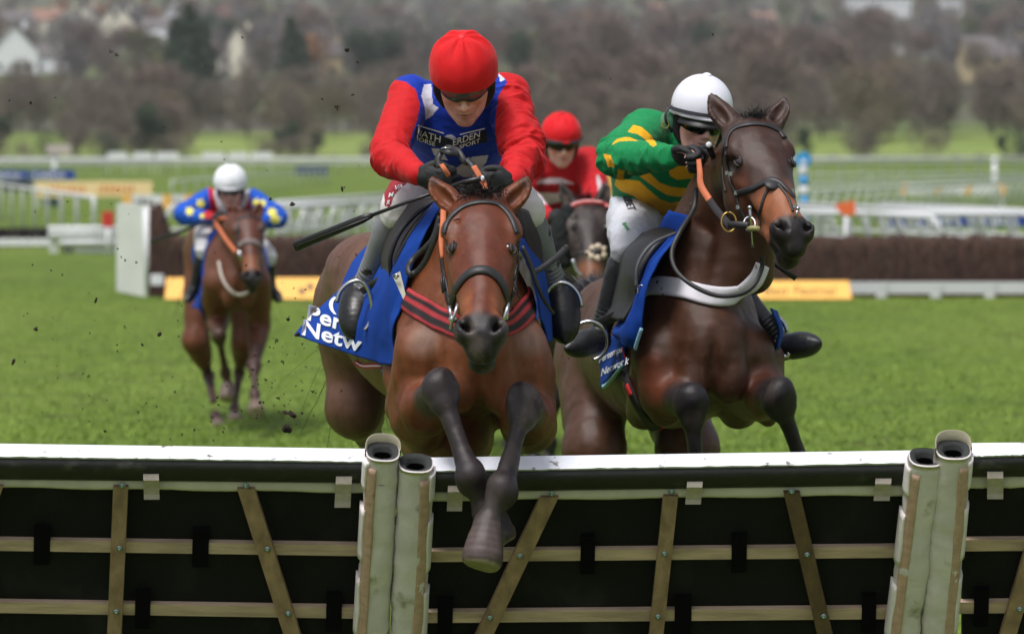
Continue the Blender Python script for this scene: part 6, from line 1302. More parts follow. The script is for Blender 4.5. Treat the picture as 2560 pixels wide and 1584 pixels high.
    R0 = [P(1808 - 4*i, 380 + 11*i, 14.1 + .008*i) for i in range(18) for _ in range(9)]; strands('mane', R0, [V(-.5, .2, .2 + .3*r.normal()) for _ in R0], .06, .006, M_HAIR, t, .9, .4, 3)
    R0 = [P(1500 + 14*r.normal(), 800 + 8*r.normal(), 15.75 + .1*r.random()) for _ in range(1800)]; strands('tail', R0, [V(-.05 + .28*r.normal(), .15, 1.05) for _ in R0], .17, .006, mat('grey black tail hair', lin((58, 58, 66)), .5, var=.3), t, .25, .10, 4, 8, bend=V(-.5, .2, -.6), wtip=.5)
    # bridle
    br = strap('bridle', B, [(1817, 372), (1820, 345), (1832, 326), (1850, 316), (1878, 311), (1905, 312), (1932, 319), (1950, 330), (1962, 346)], .026, M_LEATH, t, .005, 13.2, step=4)
    strap('noseband', B, [(1840, 486), (1858, 479), (1885, 470), (1906, 460), (1922, 452), (1940, 452), (1956, 462), (1972, 480), (1984, 496)], .024, M_LEATH, br, .006, 13.2, step=4)
    mb = MB(); nz = hit(B, 1930, 462, 13.0)[0]; mb.ball(nz + V(0, -.004, .0), (.030, .012, .028), 8, [H.S, H.N, H.D]); mb.build('nose_pad', M_LEATH, br, True)
    strap('cross_strap', B, [(1924, 468), (1912, 492), (1904, 520), (1900, 545), (1902, 566)], .012, M_LEATH, br, .004, 13.2); strap('cross_strap', B, [(1944, 462), (1960, 480), (1974, 505), (1981, 530)], .012, M_LEATH, br, .004, 13.2)
    strap('cheekpiece', B, [(1818, 380), (1820, 420), (1828, 455), (1838, 480), (1846, 510), (1860, 540), (1870, 562)], .020, M_LEATH, br, .006, 13.2)
    for (x, y) in [(1824, 432), (1832, 437), (1845, 480), (1849, 516), (1978, 480), (1984, 520)]:
        p, m = hit(B, x, y, 13.2)
        if p is not None: mb = MB(); mb.box(p + m*.010, (.012, .006, .014)); mb.build('buckle', M_STEEL, br)
    strap('throat_lash', B, [(1812, 350), (1808, 400), (1810, 450), (1816, 480)], .014, M_LEATH, br, .004, 13.4)
    mb = MB(); c = P(1822, 555, 13.50); mb.tube([c + V(math.sin(a)*.026, math.cos(a)*.01, math.cos(a)*.034) for a in np.linspace(0, 6.283, 24)], .004, 6); mb.build('bit_ring', mat('brass', lin((170, 140, 80)), .3, metal=1), br, True)
    mb = MB(); c = P(1874, 560, 13.44); mb.tube([c + V(math.sin(a)*.020, math.cos(a)*.02, math.cos(a)*.024) for a in np.linspace(0, 6.283, 24)], .004, 6); mb.build('bit_ring', M_STEEL, br, True)
    mb = MB(); mb.tube([P(1872, 573, 13.42), P(1884, 570, 13.40), P(1899, 572, 13.40)], [.011, .010, .009], 8); mb.build('bit_mouthpiece', mat('olive rubber', lin((150, 144, 96)), .6), br, True)
    mb = MB(); mb.tube([P(1874, 519, 13.40), P(1877, 560, 13.42), P(1880, 600, 13.44), P(1882, 618, 13.44)], [.006, .0045, .0045, .006], 6); mb.ball(P(1874, 519, 13.40), .008, 6); mb.build('bit_cheek', M_STEEL, br, True)
    mb = MB(); mb.tube([P(1995, 522, 13.42), P(1988, 545, 13.42)], .005, 6); mb.ball(P(1995, 521, 13.42), .008, 6); mb.build('bit_cheek', M_STEEL, br, True)
    mb = MB(); mb.ribbon([P(1822, 562, 13.47), P(1845, 562, 13.44), P(1872, 564, 13.42)], V(0, -1, 0), .026, .006, 4); mb.build('bit_strap', M_LEATH, br, True)
    # reins
    mb = MB(); mb.ribbon([P(1747, 400, 13.92), P(1750, 430, 13.88), P(1751, 455, 13.86), P(1758, 475, 13.84), P(1776, 503, 13.80)], V(-.2, -1, .1), [.018, .022, .024, .026, .026], .005, 6); mb.build('rubber_grip', M_RUB, br, True)
    mb = MB(); mb.ribbon([P(1774, 500, 13.80), P(1792, 525, 13.7), P(1818, 556, 13.55), P(1828, 566, 13.5)], V(-.2, -1, .1), .026, .004, 6); mb.build('rein', M_LEATH, br, True)
    mb = MB(); mb.ribbon([P(1740, 470, 14.02), P(1735, 520, 13.98), P(1700, 580, 13.88), P(1680, 630, 13.84), P(1690, 675, 13.80), P(1730, 712, 13.76), P(1790, 738, 13.74), P(1850, 735, 13.74), P(1885, 712, 13.76), P(1904, 672, 13.8), P(1906, 640, 13.8)], V(0, -1, .1), .017, .005, 8); mb.build('hanging_rein', M_LEATH, br, True)
    WB = mat('white padded strap', lin((236, 232, 240)), .75, var=.05, nscale=8, col2=lin((110, 96, 90)), c2scale=30, c2lo=.64, c2hi=.70, bump=.2)
    strap('breast_strap', B, [(1606, 742), (1618, 726), (1640, 716), (1680, 718), (1730, 729), (1780, 739), (1830, 736), (1870, 718), (1894, 694), (1907, 662)], .072, WB, t, .010, 13.5, lift=.006, step=5, smooth=6, across=9)
    strap('martingale_strap', B, [(1618, 745), (1600, 720), (1612, 690), (1636, 640), (1660, 600), (1690, 560)], .018, M_LEATH, t, .005, 13.5, lift=.01)
    mb = MB(); mb.tube([P(1594, 715, 14.02), P(1606, 713, 14.01), P(1606, 731, 14.01), P(1594, 733, 14.02), P(1594, 715, 14.02)], .004, 6); mb.build('buckle', M_STEEL, t, True)
    sheet('saddle_flap', [[P(1690, 580, 14.15), P(1650, 574, 14.3), P(1600, 590, 14.5)], [P(1640, 620, 14.08), P(1590, 620, 14.22), P(1556, 636, 14.5)], [P(1600, 680, 14.06), P(1570, 680, 14.2), P(1548, 690, 14.5)], [P(1592, 750, 14.08), P(1566, 752, 14.2), P(1535, 760, 14.45)], [P(1565, 800, 14.12), P(1545, 800, 14.25), P(1520, 790, 14.45)]], M_LEATH, t, 20, 34, .02, .003)
    mb = MB(); mb.tube([P(1690, 582, 14.1), P(1630, 610, 14.03), P(1595, 660, 14.0), P(1590, 720, 14.0)], .006, 6, n=6); mb.build('piping', mat('grey piping', lin((90, 90, 92)), .6), t, True)
    cl, cp, cf = sheet('saddle_cloth', [[P(1728, 540, 14.2), P(1706, 545, 14.35), P(1690, 545, 14.6)], [P(1676, 610, 14.02), P(1640, 622, 14.15), P(1620, 630, 14.4)], [P(1636, 690, 13.98), P(1608, 700, 14.08), P(1590, 710, 14.4)], [P(1614, 760, 13.98), P(1580, 775, 14.08), P(1560, 780, 14.4)], [P(1606, 830, 14.0), P(1566, 830, 14.06), P(1536, 828, 14.3)], [P(1592, 868, 14.05), P(1562, 862, 14.1), P(1540, 838, 14.3)]], M_CLOTH, t, 50, 60, .006, .022, 6, seed=8, push=B)
    cl2, cp2, cf2 = sheet('number_cloth', [[P(1598, 850, 14.45), P(1560, 840, 14.6), P(1520, 840, 14.9)], [P(1580, 895, 14.42), P(1540, 890, 14.6), P(1506, 890, 14.9)], [P(1558, 908, 14.40), P(1530, 934, 14.6), P(1502, 968, 14.9)]], M_CLOTH, t, 30, 20, .006, .004, 7, seed=9, push=B)
    B2 = bvh(cp2, cf2); decal_text('lettering', 'Pertemps', B2, (1501, 906), (16, -7.5), (4, -25), M_LET, cl2, 13.8, .006, .95, .02); decal_text('lettering', 'Network', B2, (1506, 940), (18, -9), (5, -27), M_LET, cl2, 13.8, .006, .95, .02)
    mb = MB(); mb.ribbon([P(1507, 962, 14.82), P(1512, 968, 14.80), P(1530, 948, 14.58), P(1558, 912, 14.36)], V(0, -1, .2), .016, .010, 5); mb.build('light_blue_hem', mat('light blue binding', lin((150, 196, 214)), .7), t, True)
    mb = MB(); mb.ribbon([P(1588, 872, 14.02), P(1594, 850, 14.0), P(1604, 820, 13.98)], V(0, -1, 0), .014, .008, 5); mb.build('light_blue_hem', MATS['light blue binding'], t, True)
    gm = mat('dark girth', attr=True, rough=.85, bump=.2); bk = lin((30, 28, 30)); rd = lin((200, 34, 44))
    g_ = strap('girth', B, [(1552, 866), (1560, 905), (1572, 955), (1590, 1000), (1628, 1056), (1680, 1092), (1740, 1110)], .060, gm, t, .008, 13.8, lift=.005, cols=[bk]*7, across=7)
    for (a, b) in [((1576, 962), (1586, 986)), ((1644, 1064), (1660, 1078))]: strap('red_tab', B, [a, ((a[0]+b[0])/2, (a[1]+b[1])/2), b], .034, mat('red webbing', lin((200, 34, 44)), .8), g_, .004, 13.8, lift=.015)
    strap('red_stitching', B, [(1566, 872), (1570, 890), (1576, 905)], .006, mat('red webbing', lin((200, 34, 44)), .8), g_, .003, 13.8, lift=.015)
    sheet('saddle_cloth', [[P(1926, 770, 14.05), P(1944, 780, 14.3), P(1930, 780, 14.6)], [P(1946, 820, 14.1), P(1956, 826, 14.3), P(1940, 820, 14.6)], [P(1940, 872, 14.2), P(1948, 870, 14.3), P(1936, 870, 14.6)]], M_CLOTH, t, 16, 24, .006, .006, 9, seed=5)
    iron(t, [(1424, 846), (1434, 822), (1452, 808), (1478, 803), (1502, 814), (1517, 838), (1517, 868), (1502, 890), (1482, 900)], 14.30)
    iron(t, [(1938, 798), (1950, 796), (1962, 812), (1968, 830)], 14.34); iron(t, [(1938, 850), (1942, 872), (1954, 888), (1966, 890), (1972, 882)], 14.34)
    mb = MB(); mb.ribbon([P(1590, 770, 14.2), P(1550, 785, 14.3), P(1500, 808, 14.42)], V(0, -1, 0), .040, .005, 4); mb.build('stirrup_leather', M_LEATH, t, True)
    return t, B, H, h
H2 = build_h2()
def build_j2():
    J = JH(P(1750, 300, 14.42), 14, 14, -6, 1.0)
    def silk(v, n, px, py, A):
        g_, y_ = lin((14, 132, 74)), lin((244, 176, 24)); c = np.tile(g_, (len(v), 1)); dL = np.minimum(seg_d(v, A['shL'], A['elL'])[0], seg_d(v, A['elL'], A['wrL'])[0])
        torso = (dL > .095) | (v[:, 1] > A['elL'][1] + .45); u = (py - 470) + .30*(px - 1600)*(-1) + 10*np.sin(px*.03) + 6*np.sin(px*.011 + 1)
        sl = in_poly(px, py, [(1569, 330), (1584, 312), (1604, 318), (1628, 338), (1642, 362), (1632, 368), (1614, 350), (1594, 335), (1578, 332)]) | in_poly(px, py, [(1529, 363), (1541, 348), (1563, 343), (1575, 343), (1596, 353), (1572, 352), (1548, 353)]) | in_poly(px, py, [(1508, 384), (1526, 388), (1538, 418), (1520, 418)])
        c[sl] = y_
        t1 = in_poly(px, py, [(1548, 418), (1564, 418), (1558, 448), (1598, 452), (1624, 476), (1650, 498), (1675, 507), (1724, 501), (1770, 490), (1770, 512), (1736, 522), (1703, 540), (1675, 550), (1642, 533), (1616, 516), (1583, 490), (1550, 476), (1536, 462)])
        t2 = in_poly(px, py, [(1569, 434), (1578, 420), (1602, 419), (1624, 432), (1648, 456), (1681, 468), (1724, 471), (1770, 465), (1770, 480), (1736, 488), (1693, 492), (1669, 488), (1644, 474), (1620, 456), (1600, 441)])
        t3 = in_poly(px, py, [(1673, 430), (1684, 410), (1760, 408), (1760, 444), (1724, 447), (1693, 450), (1675, 440)]) | in_poly(px, py, [(1626, 420), (1646, 411), (1668, 426), (1645, 421)]); c[(t1 | t2 | t3) & (v[:, 1] > 14.2)] = y_
        c[in_poly(px, py, [(1652, 290), (1676, 296), (1690, 330), (1684, 338), (1664, 320)])] = lin((40, 120, 84)); return c
    def bcol(v, px, py): return np.tile(lin((204, 206, 214)), (len(v), 1))
    S = dict(k=1.0, neck=P(1715, 350, 14.68), chest=P(1662, 408, 14.78), waist=P(1640, 475, 14.98), pelvis=P(1625, 530, 15.15), tw=1.12, sl=1.22,
        shL=P(1620, 330, 14.62), shR=P(1800, 370, 14.66), elL=P(1548, 392, 14.30), elR=P(1850, 470, 14.55), wrL=P(1676, 392, 14.02), wrR=P(1795, 410, 14.28),
        hipL=P(1590, 535, 15.0), hipR=P(1700, 545, 15.05), knL=P(1572, 612, 14.50), knR=P(1770, 640, 14.6), anL=P(1498, 838, 14.55), anR=P(1955, 858, 14.52), toeL=P(1416, 868, 14.38), toeR=P(2048, 854, 14.38),
        handL=(V(.95, -.25, .05), V(.2, .35, -.9), V(.1, -.6, .75), .9), handR=(V(-.5, -.7, .1), V(-.1, .5, -.85), V(-.1, -.4, .9), .95),
        skin=(232, 180, 166), cap=(226, 226, 236), bcol=bcol, bootL=M_BOOTG, bootR=M_BOOTG, gog=-.004, ft=1.2, peak=True, gather=False, hr=V(.114, .120, .132), br=.98)
    # left boot: narrow calf running down behind the flap
    t, B, BB, so, bo = jockey('white', 'jockey in white helmet and green and yellow hooped silks, face half behind the horse neck', P(1650, 700, 14.9)*V(1, 1, 0) + V(0, 0, 1.3), S, J, silk, .0048)
    for s, x0, y0, ex, ey, m in [('NIBET', 1554, 488, (6.8, 15), (26, -4), mat('dark lettering', lin((24, 28, 44)), .7)), ('bet', 1556, 560, (9, 14), (14, -4), mat('green lettering', lin((30, 150, 60)), .7))]:
        decal_text('lettering', s, BB, (x0, y0), ex, ey, m, bo, 13.9, .004, 1.0, .02)
    # band round the helmet, yellow goggle stud, spare goggles on the side
    hel = [c for c in t.children if c.name.startswith('helmet')][0]; mb = MB()
    mb.ribbon([J(.118*math.sin(a), .034 + .012*math.cos(a), -.004 + .136*math.cos(a)) for a in np.linspace(-1.9, 1.5, 30)], J.f*.2 + J.u*.1 + V(0, -1, 0)*.7, .014, .004); mb.build('helmet_band', mat('dark band', lin((34, 34, 40)), .6), hel)
    mb = MB(); mb.ball(J(-.070, .004, .066), (.013, .013, .005), 8); mb.build('yellow_stud', mat('yellow plastic', lin((206, 176, 50)), .4), t, True)
    mb = MB(); mb.ball(P(1668, 306, 14.40), (.028, .016, .042), 10); o = mb.build('spare_goggles', mat('green clear lens', lin((74, 130, 96)), .15, coat=.8), t, True); mb = MB(); mb.tube([P(1664 + 8*math.cos(a), 312 + 9*math.sin(a), 14.375) for a in np.linspace(0, 6.283, 18)], .0025, 6); mb.build('goggle_rim', mat('olive plastic', lin((130, 124, 60)), .4), o, True)
    mb = MB(); mb.ribbon([P(1688, 262, 14.40), P(1668, 275, 14.38), P(1664, 300, 14.37), P(1680, 330, 14.4)], V(-.4, -1, 0), .010, .004, 5); mb.build('goggle_band', M_BRNL, o, True)
    wp = thing('whip', 'black whip end with a white button held in front of the mouth', 'whip', P(1775, 380, 14.1)); mb = MB(); mb.tube([P(1772, 364, 14.0), P(1780, 385, 14.08), P(1800, 430, 14.2)], [.013, .012, .010], 10); mb.build('handle', M_WHIP, wp, True); mb = MB(); mb.ball(P(1772, 362, 13.99), (.011, .005, .011), 8); mb.build('end_button', M_LET, wp, True)
    mb = MB(); mb.tube([P(1912, 640, 14.3), P(1945, 665, 14.3), P(1990, 696, 14.3)], [.005, .009, .011], 8, flat=.5, upv=(0, 1, 0)); mb.build('flap', M_WHIP, wp, True)
    return t
J2 = build_j2()
# ================================================================ horse 3 and jockey (middle, behind)
def far_horse(label, C, yaw, pitch, m, H, neckpts, legs, ears, cols, h_=.013, grp='racehorses', eyepx=None):
    h = Horse('', C, yaw, pitch, m); T = h.T; S = h.S; t = thing('racehorse', label, 'horse', (h.C[0], h.C[1] + .9, 0), grp); pts = [T(2.1, -.4, .7), T(2.1, .4, .7), T(-.3, -.4, -.3), H(-.2, .1), H(.7, -.2)] + [p for l in legs for p in l]
    pts = np.array(pts); F = Field(pts.min(0) - .25, pts.max(0) + .25, h_)
    trunk(F, h, neckpts(h)); horse_head(F, H)
    for (b, tp, fc) in ears: horse_ear(F, b, tp, fc, 1.35)
    leg_front(F, *legs[0], S, m); leg_front(F, *legs[1], S, m); leg_hind(F, *legs[2], S, m); leg_hind(F, *legs[3], S, m)
    v, f = F.mesh(1); n = vnormals(v, f); v = v + n*(.003*fbm(v*7, 9, 2) + .0015*ridged(v*14, 4, 2))[:, None]
    def body(c, v, n):
        x = (v - H.O) @ H.S / H.k; d = (v - H.O) @ H.D / H.k; mm = (v - H.O) @ H.N / H.k; hd = (d > -.14) & (mm > -.34) & (np.abs(x) < .2) & (v[:, 1] < H.O[1] + .25)
        c = paint(c, hd*np.clip((mm + .20)*10, 0, 1)*.9, cols[1]); c = paint(c, hd*np.clip((d - .38 + .4*np.abs(x))/.06, 0, 1)*.8, cols[2]); c = paint(c, hd*np.clip((d - .51)/.03, 0, 1), lin((30, 26, 28)))
        for s in (-1, 1):
            c = paint(c, hd*wsoft(np.linalg.norm(v - H(.548, -.032, .050*s), axis=1), .030, .012), lin((12, 9, 10))); c = paint(c, hd*wsoft(np.linalg.norm(v - H(.176, -.062, .10*s), axis=1), .030, .02)*.8, lin((22, 16, 16)))
        return c
    pt = [('fn', body)]
    for i, l in enumerate(legs): pt += blackleg([l[1]*.35 + l[2]*.65 if i < 2 else l[2]*.8 + l[1]*.2, l[2], l[3], l[4], l[5]], .08 if i > 1 else .066, cols[3], cols[4] if len(cols) > 4 else lin((70, 62, 60)), .04)
    obj('body', v, f, M_COAT, t, coat(v, n, dict(base=cols[0], paint=pt))); B = bvh(v, f)
    if eyepx: eyes(H, t, B, eyepx, H.O[1] - .8, M_LIDD)
    return t, B, h
def build_3():
    H = HeadFrame(P(1470, 506, 21.9), 2, 46, 0, 1.14); C = P(1462, 800, 22.35); h0 = Horse('', C, 4, 3); T = h0.T
    legs = [[T(.07, -.15, .0), P(1385, 905, 22.6), P(1380, 1000, 22.35), P(1373, 1105, 22.4), P(1371, 1150, 22.4), P(1371, 1180, 22.4)], [T(.07, .15, .0), P(1520, 930, 22.6), P(1520, 1030, 22.2), P(1520, 1130, 22.5), P(1520, 1175, 22.55), P(1520, 1200, 22.6)],
            [T(1.72, -.15, .2), T(1.42, -.2, -.15), T(1.9, -.17, -.5), T(1.75, -.17, -.85), T(1.65, -.17, -.98), T(1.6, -.17, -1.05)], [T(1.72, .15, .2), T(1.42, .2, -.15), T(1.9, .17, -.5), T(1.75, .17, -.85), T(1.65, .17, -.98), T(1.6, .17, -1.05)]]
    t, B, h = far_horse('very dark horse with black sheepskin cheekpieces and red browband, between the two leaders', C, 4, 3, 1.0, H, lambda h: ([h.T(.22, 0, .10), h.T(.18, .0, .22), h.T(.06, 0, .36), H(.13, -.24) + V(0, .12, -.04), H(.06, -.14)], [.28, .235, .18, .14, .110], [.80, .74, .70, .72, .80], h.S), legs,
        [(P(1430, 520, 21.95), P(1402, 450, 21.97), V(.4, -1, .1)), (P(1500, 520, 21.95), P(1514, 450, 21.97), V(-.4, -1, .1))], [lin((48, 36, 30)), lin((40, 31, 29)), lin((132, 84, 54)), lin((26, 24, 26))], .012, eyepx=[(1433, 566), (1521, 568)])
    r = np.random.default_rng(31); R0 = [P(1462 + 9*r.normal(), 498, 21.95) for _ in range(90)]; strands('forelock', R0, [V(.3*r.normal(), -.6, .4) for _ in R0], .09, .008, M_HAIR, t, .7, .3, 2)
    bp, bn = drape_pts(B, [(1424, 528), (1436, 515), (1460, 508), (1490, 508), (1512, 514), (1526, 530)], 21.3, 3); br = strap('bridle', B, [(1424, 528), (1436, 515), (1460, 508), (1490, 508), (1512, 514), (1526, 530)], .030, mat('red browband', lin((190, 40, 48)), .6), t, .008, 21.3)
    bp = smooth1(bp, 3)
    for i in range(1, len(bp) - 1, 2): mb = MB(); mb.ball(bp[i] + bn[i]*.012, .011, 6); mb.build('bead', mat('pale red bead', lin((226, 150, 150)), .5), br, True)
    WO = mat('black sheepskin', lin((18, 24, 24)), .95, var=.4, nscale=30, bump=1, bscale=60)
    def fluff(nm, pts, rad, m, seed, amp=.008):
        F = Rec(); F.chain(pts, rad, .02, n=4); v, f = F.bake(.006, 1); n = vnormals(v, f); v = v + n*(amp*fbm(v*45, seed, 3) + amp*.5*fbm(v*110, seed, 1))[:, None]; return obj(nm, v, f, m, br)
    fluff('cheekpiece', [P(1418, 530, 21.85), P(1402, 575, 21.82), P(1402, 620, 21.80), P(1408, 655, 21.78)], [.045, .058, .056, .042], WO, 3); fluff('cheekpiece', [P(1532, 560, 21.8), P(1542, 590, 21.75), P(1542, 625, 21.72), P(1538, 660, 21.70)], [.03, .045, .045, .035], WO, 4)
    WW = mat('cream sheepskin', lin((206, 188, 166)), .95, var=.3, nscale=60, bump=.8, bscale=120)
    for (x, y) in [(1468, 636), (1480, 622), (1494, 618), (1506, 624), (1508, 640), (1478, 642), (1492, 646)]:
        p, m = hit(B, x, y, 21.0); p = p if p is not None else P(x, y, 21.5); fluff('noseband_tuft', [p, p + V(.004, 0, .004)], [.019, .019], WW, int(x), .005)
    p = hit(B, 1487, 632, 21.0)[0]; p = p if p is not None else P(1487, 632, 21.5); mb = MB(); mb.ball(p, (.03, .02, .025), 8); mb.build('nose_pad', M_LEATH, br, True)
    mb = MB(); mb.tube([P(1432, 648, 21.5), P(1440, 675, 21.5), P(1456, 690, 21.5)], .010, 6, n=3); mb.build('bit_cheek', M_STEEL, br, True); mb = MB(); mb.tube([P(1432, 640, 21.48), P(1450, 632, 21.45), P(1470, 636, 21.42)], .009, 6, n=3); mb.build('cheek_strap', M_LEATH, br, True)
    mb = MB(); mb.tube([P(1520, 650, 21.45), P(1532, 668, 21.45), P(1528, 700, 21.45)], .009, 6, n=3); mb.build('cheek_strap', M_LEATH, br, True)
    sheet('saddle_cloth', [[P(1392, 590, 22.55), P(1372, 600, 22.8), P(1366, 610, 23.1)], [P(1376, 680, 22.5), P(1356, 690, 22.7), P(1350, 700, 23.1)], [P(1374, 790, 22.5), P(1352, 800, 22.7), P(1344, 810, 23.1)]], M_CLOTH, t, 16, 20, .008, .01, 6, seed=4, push=B)
    mb = MB()
    R0 = [T(2.0 + .03*r.random(), .03*r.normal(), .2) for _ in range(160)]; strands('tail', R0, [V(.1*r.normal(), .5, -.6) for _ in R0], .7, .012, M_HAIR, t, .9, .2, 4, 7)
    # jockey
    J = JH(P(1402, 356, 22.75), 10, 14, 0, 1.04)
    def silk(v, n, px, py, A):
        c = np.tile(lin((186, 24, 34)), (len(v), 1)); w1 = in_poly(px, py, [(1338, 460), (1350, 450), (1375, 444), (1405, 446), (1430, 456), (1440, 462), (1440, 480), (1338, 480)]); c[w1 & (py < 460)] = lin((232, 220, 226)); c[in_poly(px, py, [(1322, 474), (1345, 482), (1400, 482), (1432, 478), (1412, 502), (1370, 512), (1340, 506), (1318, 492)])] = lin((228, 212, 220)); c[in_poly(px, py, [(1490, 440), (1496, 436), (1503, 452), (1505, 470), (1496, 478)])] = lin((204, 190, 196)); return c
    S = dict(k=1.03, neck=P(1398, 405, 22.95), chest=P(1394, 452, 23.0), waist=P(1380, 500, 23.2), pelvis=P(1370, 532, 23.4), shL=P(1330, 400, 22.95), shR=P(1470, 405, 22.95), elL=P(1300, 480, 22.7), elR=P(1492, 490, 22.7), wrL=P(1370, 545, 22.35), wrR=P(1440, 545, 22.35), tw=1.05, sl=1.25, fold=.010,
        hipL=P(1335, 540, 23.2), hipR=P(1410, 540, 23.3), knL=P(1335, 590, 22.8), knR=P(1560, 600, 22.9), anL=P(1345, 720, 22.95), anR=P(1585, 720, 22.95), toeL=P(1330, 770, 22.8), toeR=P(1590, 770, 22.8),
        handL=(V(.6, -.6, -.2), V(.1, .5, -.85), V(.1, -.4, .9)), handR=(V(-.6, -.6, -.1), V(-.1, .5, -.85), V(-.1, -.4, .9)), skin=(232, 186, 172), cap=(216, 24, 34), bcol=lambda v, px, py: np.tile(lin((190, 170, 172)), (len(v), 1)), gog=.002, peak=False, hr=V(.116, .116, .130))
    jt, JB, _, so, bo = jockey('mid', 'jockey in red cap and red silks with dark goggles between the two leaders', P(1390, 700, 23.1)*V(1, 1, 0) + V(0, 0, 1.3), S, J, silk, .007)
    decal_text('lettering', 'OPTION', JB, (1338, 480), (23, -1), (0, -28), mat('red print', lin((176, 30, 44)), .7), so, 22.0, .010, .95, .03)
    hel = [c for c in jt.children if c.name.startswith('helmet')][0]; mb = MB(); mb.ribbon([J(.119*math.sin(a), .030, -.004 + .134*math.cos(a)) for a in np.linspace(-1.9, 1.9, 30)], V(0, -1, .2), .018, .006); mb.build('helmet_band', mat('dark band', lin((34, 34, 40)), .6), hel)
    mb = MB(); mb.ball(J(-.120, .036, .02), (.014, .014, .014), 6); mb.build('white_toggle', M_LET, hel, True)
build_3()
# ================================================================ horse 4 and jockey (far left)
def build_4():
    C = P(594, 706, 28.3); h0 = Horse('', C, 9, 0); T = h0.T; H = HeadFrame(P(618, 532, 27.95), 7, 42, 2, 1.0)
    legs = [[T(.07, -.15, 0), P(545, 800, 28.65), P(547, 838, 28.25), P(564, 930, 28.55), P(570, 962, 28.55), P(568, 990, 28.5)], [T(.07, .15, 0), P(648, 812, 28.6), P(636, 912, 28.3), P(637, 985, 28.1), P(638, 1008, 28.0), P(640, 1026, 27.9)],
            [T(1.72, -.14, .2), P(490, 850, 29.75), P(522, 940, 30.0), P(540, 1040, 29.35), P(544, 1056, 29.2), P(545, 1068, 29.1)], [T(1.72, .14, .2), P(612, 850, 29.9), P(598, 930, 30.2), P(586, 1020, 30.0), P(586, 1040, 29.9), P(587, 1052, 29.8)]]
    t, B, h = far_horse('bay horse galloping far behind on the left, white breast girth', C, 9, 0, .93, H, lambda h: ([h.T(.22, 0, .10), h.T(.16, .02, .24), h.T(.02, .03, .40), H(.14, -.24) + V(0, .10, -.04), H(.06, -.14)], [.28, .23, .175, .14, .105], [.80, .74, .70, .72, .80], h.S), legs,
        [(P(598, 540, 28.0), P(588, 508, 28.0), V(.3, -1, .1)), (P(640, 538, 28.0), P(650, 505, 28.0), V(-.3, -1, .1))], [lin((104, 60, 40)), lin((88, 48, 36)), lin((140, 84, 56)), lin((70, 48, 42)), lin((112, 94, 86))], .013, eyepx=[(592, 576), (656, 572)])
    mb_ = None; r = np.random.default_rng(41); R0 = [P(620 + 6*r.normal(), 528, 28.0) for _ in range(70)]; strands('forelock', R0, [V(.2*r.normal(), -.8, .2) for _ in R0], .12, .010, M_HAIR, t, .9, .25, 2)
    br = strap('bridle', B, [(594, 552), (604, 544), (620, 541), (638, 543), (650, 552)], .022, M_LEATH, t, .006, 27); strap('noseband', B, [(598, 618), (604, 608), (620, 603), (640, 606), (652, 618)], .045, mat('grey noseband', lin((120, 108, 106)), .8), br, .010, 27)
    strap('cheekpiece', B, [(594, 560), (594, 590), (598, 625)], .02, M_LEATH, br, .006, 27); strap('cheekpiece', B, [(654, 560), (656, 590), (652, 625)], .02, M_LEATH, br, .006, 27)
    mb = MB(); mb.tube([P(598, 628, 27.5), P(602, 650, 27.5)], .014, 6); mb.build('bit_ring', M_STEEL, br, True)
    strap('breast_girth', B, [(549, 654), (556, 690), (572, 720), (592, 736), (618, 730), (636, 708), (648, 670)], .024, mat('white girth', lin((206, 196, 188)), .8), t, .01, 27.6, lift=.008, smooth=6)
    sheet('saddle_cloth', [[P(572, 600, 28.6), P(562, 610, 28.9), P(550, 620, 29.3)], [P(540, 690, 28.5), P(524, 690, 28.8), P(510, 690, 29.3)], [P(522, 760, 28.5), P(500, 760, 28.8), P(484, 760, 29.3)], [P(516, 800, 28.6), P(498, 775, 28.8), P(478, 762, 29.2)]], M_CLOTH, t, 24, 30, .01, .015, 5, seed=4, push=B)
    sheet('saddle_cloth', [[P(640, 620, 28.6), P(650, 630, 29.0)], [P(660, 680, 28.5), P(668, 690, 29.0)], [P(672, 740, 28.6), P(676, 735, 29.0)]], M_CLOTH, t, 12, 20, .01, .01, 5, seed=6, push=B)
    R0 = [T(2.0, .03*r.normal(), .2) for _ in range(160)]; strands('tail', R0, [V(-.1 + .15*r.normal(), .5, -.6) for _ in R0], .7, .012, M_HAIR, t, .9, .2, 4, 7)
    J = JH(P(576, 470, 28.95), 2, 18, 0, 1.02)
    def silk(v, n, px, py, A):
        c = np.tile(lin((20, 84, 190)), (len(v), 1)); c[in_poly(px, py, [(520, 470), (536, 462), (560, 470), (610, 470), (622, 480), (628, 520), (620, 560), (560, 560), (510, 545), (504, 535), (526, 520)])] = lin((190, 30, 44)); c[in_poly(px, py, [(534, 462), (546, 466), (556, 490), (566, 520), (572, 540), (556, 540), (544, 520), (535, 490)])] = lin((216, 214, 222)); c[in_poly(px, py, [(612, 462), (624, 474), (622, 500), (606, 530), (596, 545), (590, 530), (606, 500), (612, 480)])] = lin((216, 214, 222))
        for (x, y, rr_) in [(502, 509, 15), (474, 528, 14), (505, 540, 9), (640, 506, 13), (656, 508, 12), (680, 530, 15), (688, 548, 17)]:
            st = [(x + (rr_ if k % 2 == 0 else rr_*.5)*math.sin(k*math.pi/6 + .3), y - (rr_ if k % 2 == 0 else rr_*.5)*math.cos(k*math.pi/6 + .3)) for k in range(12)]; c[in_poly(px, py, st)] = lin((236, 226, 96))
        return c
